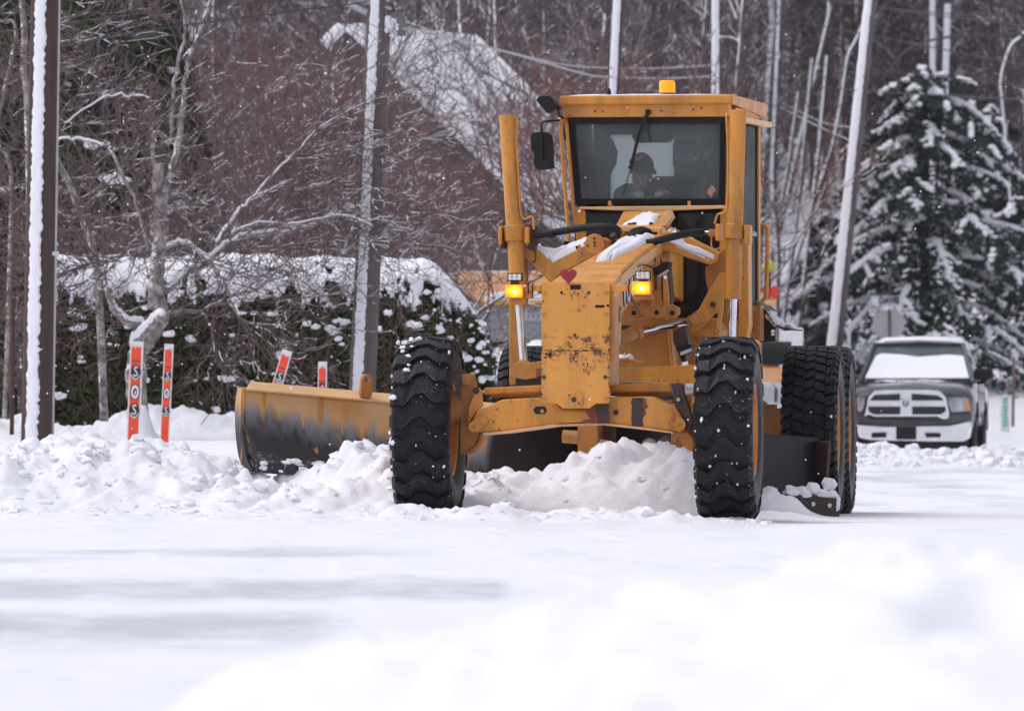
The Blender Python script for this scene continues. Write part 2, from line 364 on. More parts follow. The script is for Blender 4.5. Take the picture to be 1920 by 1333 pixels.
# ================================================================== GROUND
def ground_h(X, Y, fine=True):
    """height of the snow over the place: road crown, left verge, plough windrow, heap before the blade"""
    n1 = fbm(X * .35, Y * .22, 3, 3); n2 = fbm(X * 3.0, Y * 3.0, 4, 11, .5); n3 = fbm(X * 1.4, Y * 1.2, 4, 21)
    lump = fbm(X * 3.6, Y * 3.6, 4, 31, .5, billow=True)
    fine2 = fbm(X * 9, Y * 9, 2, 41, .5)
    ruts = fbm(X * 2.2 + Y * .12, Y * .10, 3, 61); road = .012 * n1 + .022 * ruts + .008 * fbm(X * 7, Y * .8, 3, 62) + .006 * n2 - .02 * ss(1.5, 4, X)
    # left verge: deep untouched snow
    vg = ss(.2, -1.0, X) * ss(2.0, 4.0, Y)
    verge = vg * (.45 + .05 * n1 + .012 * n2)
    # windrow left of the wheels, toe near Y=-.7
    toe = -.45 - .16 * np.sin(X * 2.3) - .2 * np.sin(X * .9 + 1) + .45 * n3
    wr = ss(0, 1.3, Y - toe) * (1 - ss(2.6, 4.4, Y)) * ss(-.55, -.95, X)
    crest = .38 + .03 * ss(-1.3, -1.0, X) - .12 * ss(-1.15, -1.6, X) * ss(-2.5, -1.9, X) + .07 * ss(-2.2, -2.6, X) + .07 * n3
    wind = wr * (crest + .13 * lump + .085 * n2 + .03 * fine2) + .07 * ss(-2.4, -.2, Y + .6 * n3) * (1 - ss(3, 4, Y)) * ss(-.3, -.9, X) * (1 + .8 * n3 + .5 * lump)
    # heap between the wheels before the blade
    hp = ss(.1, 1.5, Y - .12 * n3) * (1 - ss(2.6, 3.4, Y - .5 * (X + .5))) * ss(-1.0, -.7, X) * (1 - ss(1.45, 1.75, X))
    heap = hp * (.33 + .18 * ss(.2, .7, X) + .07 * n3 + .12 * n2 + .085 * lump + .05 * fine2)
    # low spill just in front of the tyres
    sp = np.exp(-((Y + 1.15 + .10 * n3) / .30) ** 2) * ss(-4, -1.2, X) * (1 - ss(1.0, 1.6, X)) * ss(-1.3, -.7, X) 
    spill = sp * (.085 + .06 * lump + .03 * n2) + .05 * np.exp(-((Y + .65) / .5) ** 2) * ss(-1.3, -.8, X) * (1 - ss(1.5, 1.9, X)) * (1 + lump)
    # small spill past the right end of the blade
    q = np.exp(-((X - 1.95) / .22) ** 2 - ((Y - 3.1) / .6) ** 2) * (.24 + .10 * lump)
    q2 = np.exp(-((X - 1.85) / .35) ** 2 - ((Y - 1.3) / .7) ** 2) * (.06 + .04 * lump)
    # bank across the way, in front of the parked truck
    rb = ss(3.6, 4.6, X) * np.exp(-((Y - 66 + .8 * n3) / 4.5) ** 2) * (.20 + .14 * fbm(X * 1.2, Y * .5, 4, 77) + .14 * lump) * (1 - .85 * ss(6.6, 7.4, X))
    # rough bank at the foot of the hedge
    hb = ss(.2, -.4, X) * np.exp(-((Y - 41.2) / 2.0) ** 2) * (.16 + .34 * np.clip(fbm(X * 1.1, Y * .2, 3, 55) + .25, 0, 1) + .10 * lump)
    # ploughed heap behind the hedge end
    bh = np.exp(-((X - .35) / 1.6) ** 2 - ((Y - 80) / 5) ** 2) * (1.75 + .15 * n3 + .05 * lump)
    far = ss(86, 120, Y) * .0
    base = np.maximum(road, verge)
    top = np.maximum(base, wind + .0)
    top = np.maximum(top, heap)
    return np.maximum(top, spill) + q + q2 + rb + hb + bh + far + (n2 * .006)

def grid_mesh(name, xs, ys, hf, mat, smooth=True):
    X, Y = np.meshgrid(xs, ys); Z = hf(X, Y)
    co = np.stack([X, Y, Z], -1).reshape(-1, 3); nx, ny = len(xs), len(ys)
    i = np.arange(nx - 1)[None, :] + np.arange(ny - 1)[:, None] * nx
    q = np.stack([i, i + 1, i + nx + 1, i + nx], -1).reshape(-1)
    me = bpy.data.meshes.new(name); me.vertices.add(len(co)); me.vertices.foreach_set('co', co.ravel())
    nf = (nx - 1) * (ny - 1); me.loops.add(nf * 4); me.loops.foreach_set('vertex_index', q.astype(np.int32))
    me.polygons.add(nf); me.polygons.foreach_set('loop_start', np.arange(0, nf * 4, 4, dtype=np.int32)); me.polygons.foreach_set('loop_total', np.full(nf, 4, dtype=np.int32))
    me.polygons.foreach_set('use_smooth', np.full(nf, smooth)); me.update(); me.materials.append(mat)
    o = bpy.data.objects.new(name, me); C.objects.link(o); return o
ys = np.concatenate([np.arange(-58, -3, .35), np.arange(-3, 5, .03), np.arange(5, 50, .3), np.arange(50, 112, .45)])
g = grid_mesh('snow_ground', np.arange(-8.4, 8.41, .028), ys, ground_h, M_road); g['kind'] = 'structure'
# the wide sheet beyond and round it, a hand lower
def wide_h(X, Y):
    h = -.06 + 0 * X
    inside = (np.abs(X) < 8.8) & (Y > -57) & (Y < 111)
    h = np.where(inside, -.35, h)
    hill = ss(150, 420, Y) * 34 * (.75 + .25 * ss(60, -40, X)) + ss(150, 200, Y) * 1.0 * fbm(X * .03, Y * .03, 3, 5)
    return h + hill + ss(20, 60, -X) * .4
g2 = grid_mesh('snow_plain', np.concatenate([np.arange(-320, -20, 15.), np.arange(-20, 21, 1.0), np.arange(30, 330, 15.)]),
               np.concatenate([np.arange(-140, -59, 8.), np.arange(-58.5, 120, 1.5), np.arange(122, 480, 6.)]), wide_h, M_snow_soft); g2['kind'] = 'structure'

# loose clods along the windrow and heap
def ico(jit, rr):
    bm = bmesh.new(); bmesh.ops.create_icosphere(bm, subdivisions=2, radius=1)
    off = Vector((rr.uniform(0, 50), rr.uniform(0, 50), 0))
    for v in bm.verts: v.co *= 1 + jit * mnoise.noise(v.co * 1.9 + off) + jit * .6 * mnoise.noise(v.co * 4.5 + off)
    vv = [tuple(v.co) for v in bm.verts]; ff = [tuple(x.index for x in f.verts) for f in bm.faces]; bm.free(); return vv, ff
def blobs(name, items, mat, parent=None, jit=.55, fr=None, smooth=True, seed=3):
    rr = random.Random(seed); shapes = [ico(jit, rr) for _ in range(8)]; mb = MB(fr)
    for (x, y, z, r, sx, sy, sz) in items:
        vv, ff = shapes[rr.randrange(8)]; a = rr.uniform(0, 6.28); ca, sa = math.cos(a), math.sin(a)
        mb.add([(x + r * sx * (p[0] * ca - p[1] * sa), y + r * sy * (p[0] * sa + p[1] * ca), z + r * sz * p[2]) for p in vv], ff, smooth)
    o_ = mb.obj(name, parent, mat)
    if parent is not None: o_['kind'] = 'stuff'
    return o_
it = []
rr = random.Random(5)
for k in range(1100):
    t = rr.random()
    if t < .78: x = rr.uniform(-4.3, -.8); y = rr.uniform(-.9, 2.2)
    elif t < .86: x = rr.uniform(-.5, 1.4); y = rr.uniform(-.5, 1.8)
    else: x = rr.uniform(-1.0, 1.8); y = rr.uniform(-1.5, -.8)
    it.append((x, y, rr.random() ** 3.5 * .06 + .005))
hx = ground_h(np.array([q[0] for q in it]), np.array([q[1] for q in it]))
o = blobs('snow_clods', [(q[0], q[1], float(h) - q[2] * .30, q[2], 1.2, .95, .75) for q, h in zip(it, hx)], M_snow, jit=.6)
tag(o, 'loose clods of snow scattered over the windrow in front of the grader', 'snow clods', kind='stuff')
it = []
for k in range(260):
    x = rr.uniform(4.2, 7.0); y = rr.uniform(60, 67); it.append((x, y, rr.random() ** 2.5 * .10 + .02))
hx = ground_h(np.array([q[0] for q in it]), np.array([q[1] for q in it]))
o = blobs('snow_clods', [(q[0], q[1], float(h), q[2], 1, 1, .8) for q, h in zip(it, hx)], M_snow, seed=9)
tag(o, 'clods of snow on the low bank before the parked pickup', 'snow clods', kind='stuff')

# the bank close to the camera, out of focus
def bank_h(X, Y):
    px = 960 + F * X / (Y + 75) 
    # crest height along the bank in metres, read at Y = -57
    xs_ = np.array([-1.3, -.75, -.66, -.42, -.29, -.12, -.02, .04, .25, .42, .60, .87, 1.3])
    hs_ = np.array([.28, .31, .345, .43, .476, .50, .515, .545, .575, .61, .645, .66, .67])
    c = np.interp(X, xs_, hs_)
    n = fbm(X * 5, Y * 2.2, 5, 91, .55); b = fbm(X * 9, Y * 5, 4, 97, .6, billow=True)
    prof = ss(-55.6, -57.2, Y) * (1 - .42 * ss(-58, -66, Y)) * (1 - ss(-68, -71, Y))
    side = ss(-2.6, -1.0, X) * (1 - .2 * ss(1.2, 3, X)) + .15
    return prof * np.minimum(side, 1) * (c - .058 + .045 * n + .03 * b + .04 * fbm(X * 2.6, Y * .9, 2, 93)) - .08 + .08 * prof
o = grid_mesh('snowbank', np.arange(-3, 3.2, .03), np.concatenate([np.arange(-71.5, -59, .12), np.arange(-59, -55, .05)]), bank_h, M_snow_soft)
tag(o, 'soft out-of-focus bank of snow close to the camera at the roadside', 'snowbank', kind='stuff')

# ================================================================== GRADER
GA = 9.5
G = Frame(.485, 0, GA)
RF = Frame(1.227, 4.9, 5.2)        # the rear part, slightly articulated
grader = thing('motor_grader', 'orange motor grader ploughing towards the camera with a driver in its cab', 'motor grader', G.M)

def gp(name, mb, mat=M_paint, parent=None, bevel=.006, **k):
    return mb.obj(name, parent or grader, mat, bevel, **k)
def GM(): return MB(G)

# ---- tyres (axis x)
def front_tyre_mesh(R0=.668, w_=.42):
    h = w_ / 2; m = MB()
    prof = [(-h + .05, .335), (-h + .01, .40), (-h - .004, .50), (-h + .012, .585), (-h + .045, R0 - .045), (-h + .09, R0 - .034), (0, R0 - .026),
            (h - .09, R0 - .034), (h - .045, R0 - .045), (h - .012, .585), (h + .004, .50), (h - .01, .40), (h - .05, .335)]
    m.lathe(prof, 64)
    t = MB(); N_ = 24
    ts = [-1, -.86, -.5, -.16, .14, .52, .84, 1.0]; of = [-.045, -.03, -.055, .03, .045, -.035, -.015, -.02]
    for k in range(N_):
        a0 = 2 * math.pi * k / N_
        for half in (0, 1):
            seq = list(range(0, 5)) if half == 0 else list(range(4, 8))
            sh = 0 if half == 0 else .0
            vv = []; hw = .108 / 2 / R0
            for i in seq:
                x = ts[i] * (h + .004); e = abs(ts[i]); ro = R0 - (.0 if e < .8 else .012 if e < .95 else .060); ri = R0 - .05 - (.05 if e > .95 else 0)
                a = a0 + of[i] / R0 + sh; hh = hw * (1.0 if e < .9 else .85)
                for (rr_, s_) in ((ri, -1.08), (ro, -.93), (ro, .93), (ri, 1.08)):
                    vv.append((x, rr_ * math.sin(a + hh * s_), rr_ * math.cos(a + hh * s_)))
            n = len(seq); ff = []
            for i in range(n - 1):
                for j in range(3): ff.append((i * 4 + j, i * 4 + j + 1, (i + 1) * 4 + j + 1, (i + 1) * 4 + j))
            ff.append((0, 1, 2, 3)); ff.append(tuple((n - 1) * 4 + j for j in (3, 2, 1, 0)))
            t.add(vv, ff)
    return m, t
def rear_tyre_mesh(R0=.66, w_=.42):
    h = w_ / 2; m = MB()
    prof = [(-h + .05, .335), (-h + .01, .40), (-h - .004, .50), (-h + .012, .585), (-h + .03, R0 - .05), (-h + .06, R0 - .03), (0, R0 - .022),
            (h - .06, R0 - .03), (h - .03, R0 - .05), (h - .012, .585), (h + .004, .50), (h - .01, .40), (h - .05, .335)]
    m.lathe(prof, 64)
    t = MB(); N_ = 44; cols = 5; rr = random.Random(4)
    cw = (w_ - .01) / cols
    for c in range(cols):
        for k in range(N_):
            a = 2 * math.pi * (k + (.5 if c % 2 else 0) + .25 * c) / N_
            x0 = -h + .005 + c * cw + .005; x1 = x0 + cw - .010
            sk = .012 * (1 if c % 2 else -1); hh = .037 / R0; vv = []
            edge = .016 if c in (0, cols - 1) else 0
            for x, q, ed in ((x0, sk, edge if c == 0 else 0), ((x0 + x1) / 2, 0, 0), (x1, -sk, edge if c == cols - 1 else 0)):
                ro = R0 - ed
                for (r_, s_) in ((R0 - .045, -1.04), (ro, -.90), (ro, .90), (R0 - .045, 1.04)):
                    aa = a + q / R0 + hh * s_; vv.append((x, r_ * math.sin(aa), r_ * math.cos(aa)))
            ff = []
            for i in range(2):
                for j in range(3): ff.append((i * 4 + j, i * 4 + j + 1, (i + 1) * 4 + j + 1, (i + 1) * 4 + j))
            ff += [(0, 1, 2, 3), (11, 10, 9, 8)]
            t.add(vv, ff)
    for side in (-1, 1):      # shoulder ribs
        for k in range(N_):
            a = 2 * math.pi * (k + .3) / N_; hh = .022 / R0
            vv = []
            for (x, r_) in ((side * (h - .012), R0 - .03), (side * (h + .008), R0 - .06), (side * (h + .004), R0 - .11), (side * (h - .02), R0 - .11)):
                for s_ in (-1, 1): vv.append((x, r_ * math.sin(a + hh * s_), r_ * math.cos(a + hh * s_)))
            t.add(vv, [(0, 1, 3, 2), (2, 3, 5, 4), (4, 5, 7, 6), (0, 2, 4, 6), (1, 3, 5, 7), (0, 1, 7, 6)])
    return m, t
def rim_mesh(side):
    m = MB(); s = side
    m.lathe([(s * .155, .345), (s * .185, .338), (s * .185, .318), (s * .14, .310), (s * .10, .285), (s * .055, .26), (s * .05, .15), (s * .085, .12), (s * .085, .0)], 40)
    m.lathe([(-s * .17, .34), (-s * .17, .318), (s * .05, .29)], 40)
    for k in range(10):
        a = k * math.pi / 5; m.tube([(s * .05, .2 * math.cos(a), .2 * math.sin(a)), (s * .075, .2 * math.cos(a), .2 * math.sin(a))], .016, 6)
    return m
def wheel(fr, u, v, z, yaw, kind, side, seed, specks=True, front_arc=(-.6, 1.6)):
    """yaw in degrees about z relative to the world, children of the grader"""
    P = fr.M @ Vector((u, v, z)); Mw = Matrix.Translation(P) @ Matrix.Rotation(-R(yaw), 4, 'Z') @ Matrix.Rotation(seed * .37, 4, 'X')
    f2 = type('f', (), {})(); f2.M = Mw
    m, t = front_tyre_mesh() if kind == 'front' else rear_tyre_mesh()
    m.fr = f2; t.fr = f2
    ty = m.obj('tyre', grader, M_rubber); tr = t.obj('tread', ty, M_rubber, fr=f2)
    rm = rim_mesh(side); rm.fr = f2; rm.obj('rim', ty, M_rim)
    if specks:
        rr = random.Random(seed * 11 + 3); itm = []
        f3 = type('f', (), {})(); f3.M = Matrix.Translation(P) @ Matrix.Rotation(-R(yaw), 4, 'Z')
        for k in range(75 if kind == 'front' else 30):
            a = rr.uniform(-.9, 1.45) ; x = rr.uniform(-.2, .2); r_ = .652 if kind == 'front' else .645
            if rr.random() < .4 and kind == 'front': x = rr.choice([-.20, -.19, .19, 0.0, .09]) + rr.uniform(-.012, .012)
            s_ = rr.random() ** 2.6 * .009 + .0018
            itm.append((x, -r_ * math.cos(a), r_ * math.sin(a), s_, rr.uniform(.5, 1.4), .5, rr.uniform(.8, 2)))
        if seed == 1:
            for (x, a, s_) in ((-.10, 1.32, .03), (-.14, 1.22, .03), (-.06, 1.40, .025), (-.155, 1.1, .022), (-.15, 1.02, .014), (-.09, 1.12, .016), (-.10, .92, .022), (-.09, .78, .013), (-.10, .70, .024), (-.185, .36, .024), (-.19, -.14, .02)):
                itm.append((x, -.66 * math.cos(a), .66 * math.sin(a), s_, 1, .7, .8))
        o = blobs('caked_snow', itm, M_snow, parent=ty, jit=.7, fr=f3, seed=seed)
    return ty
wheel(G, -1.10, 0, .668, 6.5, 'front', -1, 1)
wheel(G, 1.09, 0, .668, 5.5, 'front', 1, 2)
for k, (u, v) in enumerate(((-1.09, 0), (1.09, 0), (-1.09, 1.5), (1.09, 1.5))):
    wheel(RF, u, v, .64, 5.2, 'rear', 1 if u > 0 else -1, 3 + k, specks=(k < 2))
for u in (-.82, .82):      # tandem cases
    m = MB(RF); m.box(u - .09, u + .09, -.35, 1.85, .42, .82); m.disc((u - .12 if u < 0 else u + .12, 0, .64), .2, -.02, .02, axis='x'); gp('tandem_case', m, M_under)
m = MB(RF); m.box(-.75, .75, .55, .95, .45, .85); gp('rear_axle', m, M_under)

# ---- nose
def nose_part():
    m = GM()
    m.pprism([(1015, 531), (1017, 529), (1141, 529), (1143, 531), (1143, 752), (1140, 756), (1116, 757), (1105, 766), (1056, 766), (1044, 757), (1018, 756), (1015, 752)], -.33, -.305)
    o = gp('nose_plate', m, M_nose, bevel=.004)
    m = GM(); a = G(1018, 750, -.3); b = G(1140, 531, -.3)
    m.box(a.x, b.x, -.303, .22, a.z + .1, b.z - .012); gp('nose_box', m, M_paint)
    m = GM(); c = G(1077, 749, -.33)
    m.disc((c.x, 0, c.z), .066, -.352, -.331, 32)
    for k in range(4):
        an = k * math.pi / 2 + .05; m.disc((c.x + .046 * math.sin(an), 0, c.z + .046 * math.cos(an)), .0125, -.364, -.352, 12)
    hub = gp('pivot_cover', m, M_nose, bevel=.002)
    m = GM(); m.disc((c.x, 0, c.z), .019, -.357, -.3525, 16)
    for an in (.78, 3.95): m.disc((c.x + .046 * math.sin(an + 1.5), 0, c.z + .046 * math.cos(an + 1.5)), .007, -.356, -.3525, 10)
    gp('bolt_hole', m, M_dark, hub, bevel=0)
    for px in (1020, 1135):
        for py in (549, 589, 628, 707, 746):
            m = GM(); q = G(px, py, -.33); m.disc((q.x, 0, q.z), .014, -.340, -.3305, 6 if py != 707 else 12)
            gp('bolt', m, M_paint if py != 707 else M_dark, o, bevel=.001)
            m = GM(); e = -1 if px < 1100 else 1; m.box(q.x - .004 + e * .003, q.x + .004 + e * .03, -.3325, -.3305, q.z - .002, q.z + .002); gp('seam', m, M_dark, o, bevel=0)
    m = GM()
    for (px, py, r_) in ((1078, 628, .010), (1053, 549, .011), (1104, 549, .011)): q = G(px, py, -.33); m.disc((q.x, 0, q.z), r_, -.3325, -.3305, 14)
    m.pbox(1069, 534, 1089, 543, -.3330, -.3305)
    m.pbox(1116, 572, 1133, 577, -.3330, -.3305); m.pbox(1137, 571, 1142, 575, -.3330, -.3305)
    gp('slot', m, M_black, o, bevel=0)
    # flaked paint under the slot
    m = GM(); rr = random.Random(8)
    for k in range(26):
        px = rr.gauss(1080, 13); py = rr.gauss(551, 5); 
        if py < 545 and abs(px - 1079) < 12: continue
        q = G(px, py, -.33); w_ = rr.uniform(.002, .010); h_ = rr.uniform(.002, .007); n = rr.randrange(5, 8)
        m.prism([(q.x + w_ * math.cos(6.28 * i / n) * rr.uniform(.6, 1.3), q.z + h_ * math.sin(6.28 * i / n) * rr.uniform(.6, 1.3)) for i in range(n)], -.3318, -.3305)
    for k in range(36):
        px = rr.choice([1016, 1142]) + rr.uniform(-.5, .5); py = rr.uniform(560, 740); q = G(px, py, -.33)
        m.box(q.x - rr.uniform(.001, .006), q.x + rr.uniform(.001, .006), -.3318, -.3305, q.z - rr.uniform(.002, .012), q.z + .002)
    for k in range(150):
        t = rr.random()
        if t < .42: px = rr.uniform(1016, 1141); py = 657.5 + rr.gauss(0, .8); w_ = rr.uniform(.003, .016); h_ = rr.uniform(.0015, .004)
        elif t < .62: px = rr.gauss(1029, 7); py = rr.gauss(666, 3.5); w_ = rr.uniform(.003, .018); h_ = rr.uniform(.002, .006)
        elif t < .80: px = rr.gauss(1076, 7); py = rr.gauss(668, 6); w_ = rr.uniform(.002, .008); h_ = rr.uniform(.002, .010)
        elif t < .92: px = rr.gauss(1100, 6); py = rr.gauss(688, 9); w_ = rr.uniform(.0015, .004); h_ = rr.uniform(.004, .018)
        else: px = rr.gauss(1137, 4); py = rr.uniform(655, 680); w_ = rr.uniform(.002, .008); h_ = rr.uniform(.002, .008)
        if not 1016 < px < 1142: continue
        q = G(px, py, -.33); n = rr.randrange(5, 9)
        m.prism([(q.x + w_ * math.cos(6.28 * i / n) * rr.uniform(.5, 1.3), q.z + h_ * math.sin(6.28 * i / n) * rr.uniform(.5, 1.3)) for i in range(n)], -.3318, -.3305)
    gp('chipped_paint', m, M_darkred, o, bevel=0)
nose_part()

# heart on the nose
m = GM(); pts = []
cc = G(1066, 517, -.36)
for i in range(40):
    t = 2 * math.pi * i / 40; pts.append((cc.x + .0037 * 16 * math.sin(t) ** 3, cc.z + .0039 * (13 * math.cos(t) - 5 * math.cos(2 * t) - 2 * math.cos(3 * t) - math.cos(4 * t))))
m.prism(pts, -.372, -.352)
M_heart = simple('red_heart', (.33, .012, .022), .5, c2=(.24, .01, .02), scale=20)
o = m.obj('heart', None, M_heart, .004, keep=False); tag(o, 'red heart fixed above the nose plate of the grader', 'heart ornament')

# ---- light bars and lamps
def emit(name, c, s, c2=None):
    m, N, L, P = new_mat(name); P.inputs['Base Color'].default_value = (*c, 1); P.inputs['Roughness'].default_value = .25
    P.inputs['Emission Strength'].default_value = s
    f = nz(N, L, 90, 2, stretch=(1, 1, .3)); tc = N.new('ShaderNodeTexCoord')
    L.new(ramp(N, L, f, [(.35, c), (.65, c2 or c)]), P.inputs['Emission Color']); return m
def lens_mat():
    m, N, L, P = new_mat('lit_amber_lens'); P.inputs['Base Color'].default_value = (.7, .2, .01, 1); P.inputs['Roughness'].default_value = .3
    tc = N.new('ShaderNodeTexCoord'); vm = N.new('ShaderNodeVectorMath'); vm.operation = 'DISTANCE'; L.new(tc.outputs['Generated'], vm.inputs[0]); vm.inputs[1].default_value = (.56, .0, .5)
    n = nz(N, L, 60, 2, stretch=(1, 1, .3)); d = math_(N, L, 'ADD', vm.outputs['Value'], math_(N, L, 'MULTIPLY', math_(N, L, 'SUBTRACT', n, .5), .25))
    L.new(ramp(N, L, d, [(.05, (1, .85, .16)), (.20, (1, .62, .02)), (.38, (1, .33, .0)), (.55, (.75, .14, .0))]), P.inputs['Emission Color']); P.inputs['Emission Strength'].default_value = 1.5  # bulb's glow painted into the lens as a radial emission gradient
    return m
M_amber = lens_mat()
M_core = emit('glowing_bulb', (1, .75, .2), 4.0, (1, .85, .25))
M_lens = simple('clear_lens', (.62, .58, .58), .15, c2=(.35, .33, .34), scale=90)
m = GM(); m.pbox(957, 534, 1015, 547, -.30, -.26); bar = gp('lamp_bar', m)
m = GM(); m.pbox(1143, 534, 1196, 547, -.30, -.26); gp('lamp_bar', m)
m = GM(); m.pbox(984, 547, 997, 560, -.30, -.22); m.pbox(958, 558, 986, 572, -.29, -.20); gp('lamp_bracket', m, M_under)
m = GM(); m.pbox(1008, 547, 1015, 550, -.30, -.22); gp('bar_gusset', m, M_dark)
m = GM(); m.pbox(1186, 553, 1222, 562, -.29, -.20); gp('lamp_bracket', m, M_under)
for (x0, y0, x1, y1) in ((947, 534, 981, 559), (1184, 528, 1220, 553)):
    m = GM(); m.pbox(x0 + 2, y0 + 1, x1 + 1, y1 + 1, -.335, -.29); hs_ = gp('turn_lamp', m, simple('amber_housing', (.55, .12, .02), .4), bevel=.008)
    m = GM(); m.pbox(x0, y0, x1 - 2, y1 - 1, -.37, -.336); ln = gp('lens', m, M_amber, hs_, bevel=.010)
    m = GM(); q = G((x0 + x1) / 2 + 1, (y0 + y1) / 2, -.37); m.ball((q.x, -.366, q.z), .016, 12, 8, sq=(1.1, .4, 1)); gp('bulb', m, M_core, ln, bevel=0)
for (x0, y0, x1, y1) in ((951, 512, 979, 527), (1191, 508, 1220, 525)):
    m = GM(); m.pbox(x0, y0, x1, y1, -.335, -.29); hs_ = gp('work_lamp', m, M_black, bevel=.004)
    m = GM(); m.pbox(x0 + 2, y0 + 2, x1 - 2, y1 - 2, -.3385, -.3352); ln = gp('lens', m, M_lens, hs_, bevel=0)
    m = GM()
    for i in range(3):
        for j in range(2):
            q = G(x0 + 5.5 + i * 8.8, y0 + 5 + j * 6, -.34); m.ball((q.x, -.339, q.z), .010, 8, 5, sq=(1, .3, 1))
    gp('reflector', m, simple('led_reflector', (.75, .72, .66), .15, .5), ln, bevel=0)
    m = GM(); m.pbox((x0 + x1) / 2 - 8, y1, (x0 + x1) / 2 + 8, y1 + 8, -.325, -.30); gp('lamp_foot', m, M_dark, hs_, bevel=0)
m = GM()
for px in (991, 999): m.ptube([(px, 531, -.31), (px - 1, 536, -.315), (px, 550, -.31)], .0045, 6)
m.ptube([(984, 455, .2), (983, 500, 0), (990, 528, -.25), (991, 531, -.31)], .004, 6, 4); m.ptube([(1178, 533, -.31), (1178, 548, -.315)], .0045, 6)
m.ptube([(1190, 552, -.25), (1186, 560, -.2), (1192, 575, 0), (1200, 588, .4), (1206, 592, .5)], .006, 6, 4)
gp('cable', m, M_black, bevel=0)

# ---- gooseneck beam
def bp(px, py, v): return G(px, py, v)
v0b, v1b = -.28, 2.45
TL0, TR0 = bp(1044, 528, v0b), bp(1141, 528, v0b)
TL1, TR1 = bp(1160, 447, v1b), bp(1206, 452, v1b)
m = GM()
cx0 = (TL0.x + TR0.x) / 2
prof = [(-.29, 1.15, 1.725, .235), (.05, 1.28, 1.78, .225), (.25, 1.50, 1.82, .20), (1.2, 1.66, 1.94, .165), (2.45, 1.70, 2.10, .15), (3.25, 1.62, 2.12, .17)]
vv = []; ff = []
for (v, zb, zt, hw) in prof:
    for (x, z) in ((-hw, zb), (hw, zb), (hw, zt), (-hw, zt)): vv.append((cx0 + x + .01 * v, v, z))
n = len(prof)
for i in range(n - 1):
    for j in range(4): ff.append((i * 4 + j, i * 4 + (j + 1) % 4, (i + 1) * 4 + (j + 1) % 4, (i + 1) * 4 + j))
ff += [(0, 1, 2, 3), tuple((n - 1) * 4 + j for j in (3, 2, 1, 0))]
m.add(vv, ff); beam = gp('front_beam', m, M_paint, bevel=.012)
# flange strips along the beam's upper edges
m = GM()
for sgn in (-1, 1):
    for i in range(n - 2):
        a = prof[i]; b = prof[i + 1]
        x0 = cx0 + sgn * a[3] + .01 * a[0]; x1 = cx0 + sgn * b[3] + .01 * b[0]
        if sgn > 0:
            m.add([(x0, a[0], a[2] - .03), (x0 + .012, a[0], a[2] - .03), (x0 + .012, a[0], a[2] - .10), (x0, a[0], a[2] - .10),
                   (x1, b[0], b[2] - .03), (x1 + .012, b[0], b[2] - .03), (x1 + .012, b[0], b[2] - .10), (x1, b[0], b[2] - .10)],
                  [(0, 1, 5, 4), (1, 2, 6, 5), (2, 3, 7, 6), (0, 3, 2, 1), (4, 5, 6, 7)])
gp('beam_flange', m, M_pale, beam, bevel=.002)
# lettering on the beam's right flank
M_white = simple('white_decal', (.75, .75, .78), .5); M_blackdecal = simple('black_decal', (.015, .015, .018), .5); M_green = simple('green_decal', (.06, .10, .04), .6)
xr = cx0 + .20
def flank(v, z, k=.0): return Matrix.Translation((cx0 + (.20 - (v - .25) * .037 + .01 * v) + .006 + k, v, z)) @ Matrix.Rotation(R(90 + 1.55), 4, 'Z') @ Matrix.Rotation(R(90), 4, 'X')
Ms = Matrix(((1, 0, 0, 0), (.115, 1, 0, 0), (0, 0, 1, 0), (0, 0, 0, 1)))
m = GM(); text_into(m, 'VOLVO', .33, flank(.80, 1.72) @ Ms, 0, .016, .001); gp('lettering', m, M_blackdecal, beam, bevel=0)
m = GM(); text_into(m, 'VOLVO', .33, flank(.80, 1.72, .003) @ Ms, 0, .0, .001); gp('lettering', m, M_white, beam, bevel=0)
m = GM(); q = G(1150, 572, -.05); text_into(m, 'IIIS', .10, Matrix.Translation((cx0 + .234, -.03, 1.50)) @ Matrix.Rotation(R(90), 4, 'Z') @ Matrix.Rotation(R(90), 4, 'X') @ Matrix.Rotation(R(80), 4, 'Z'), 0, .002, .001); gp('lettering', m, M_green, beam, bevel=0)

# ---- front axle
m = GM()
m.pprism([(877, 806), (896, 767), (915, 762), (941, 749), (1013, 745), (1144, 744), (1222, 743), (1248, 756), (1265, 761), (1286, 794), (1284, 806), (1276, 810), (1215, 803), (1131, 793), (1035, 796), (951, 808), (882, 811)], -.17, .17)
axle = gp('front_axle', m, M_paint, bevel=.01)
m = GM(); m.pprism([(905, 812), (951, 807.5), (1035, 795.5), (1131, 792.5), (1215, 802.5), (1262, 809.5), (1262, 812.5), (1215, 806.5), (1131, 797), (1035, 800), (951, 812), (905, 816)], -.20, .18); gp('axle_flange', m, M_pale, axle, bevel=.002)
m = GM(); m.pprism([(1043, 757), (1056, 767), (1105, 767), (1116, 757), (1122, 790), (1040, 794)], -.235, -.172); gp('axle_saddle', m, M_paint, axle, bevel=.02)
rr = random.Random(2)
def jag(px0, px1, py0, py1, n=16, j=1.3):
    L_ = [(px0 + rr.uniform(-j, j), py0 + (py1 - py0) * i / n) for i in range(n + 1)]
    R_ = [(px1 + rr.uniform(-j, j), py1 + (py0 - py1) * i / n) for i in range(n + 1)]
    return L_ + R_
m = GM(); m.pprism(jag(1184, 1206, 746, 799), -.1735, -.1712); gp('bare_patch', m, M_darkred, axle, bevel=0)
m = GM(); m.pprism(jag(1119, 1142, 758, 794), -.2375, -.2352); gp('bare_patch', m, M_darkred, axle, bevel=0)
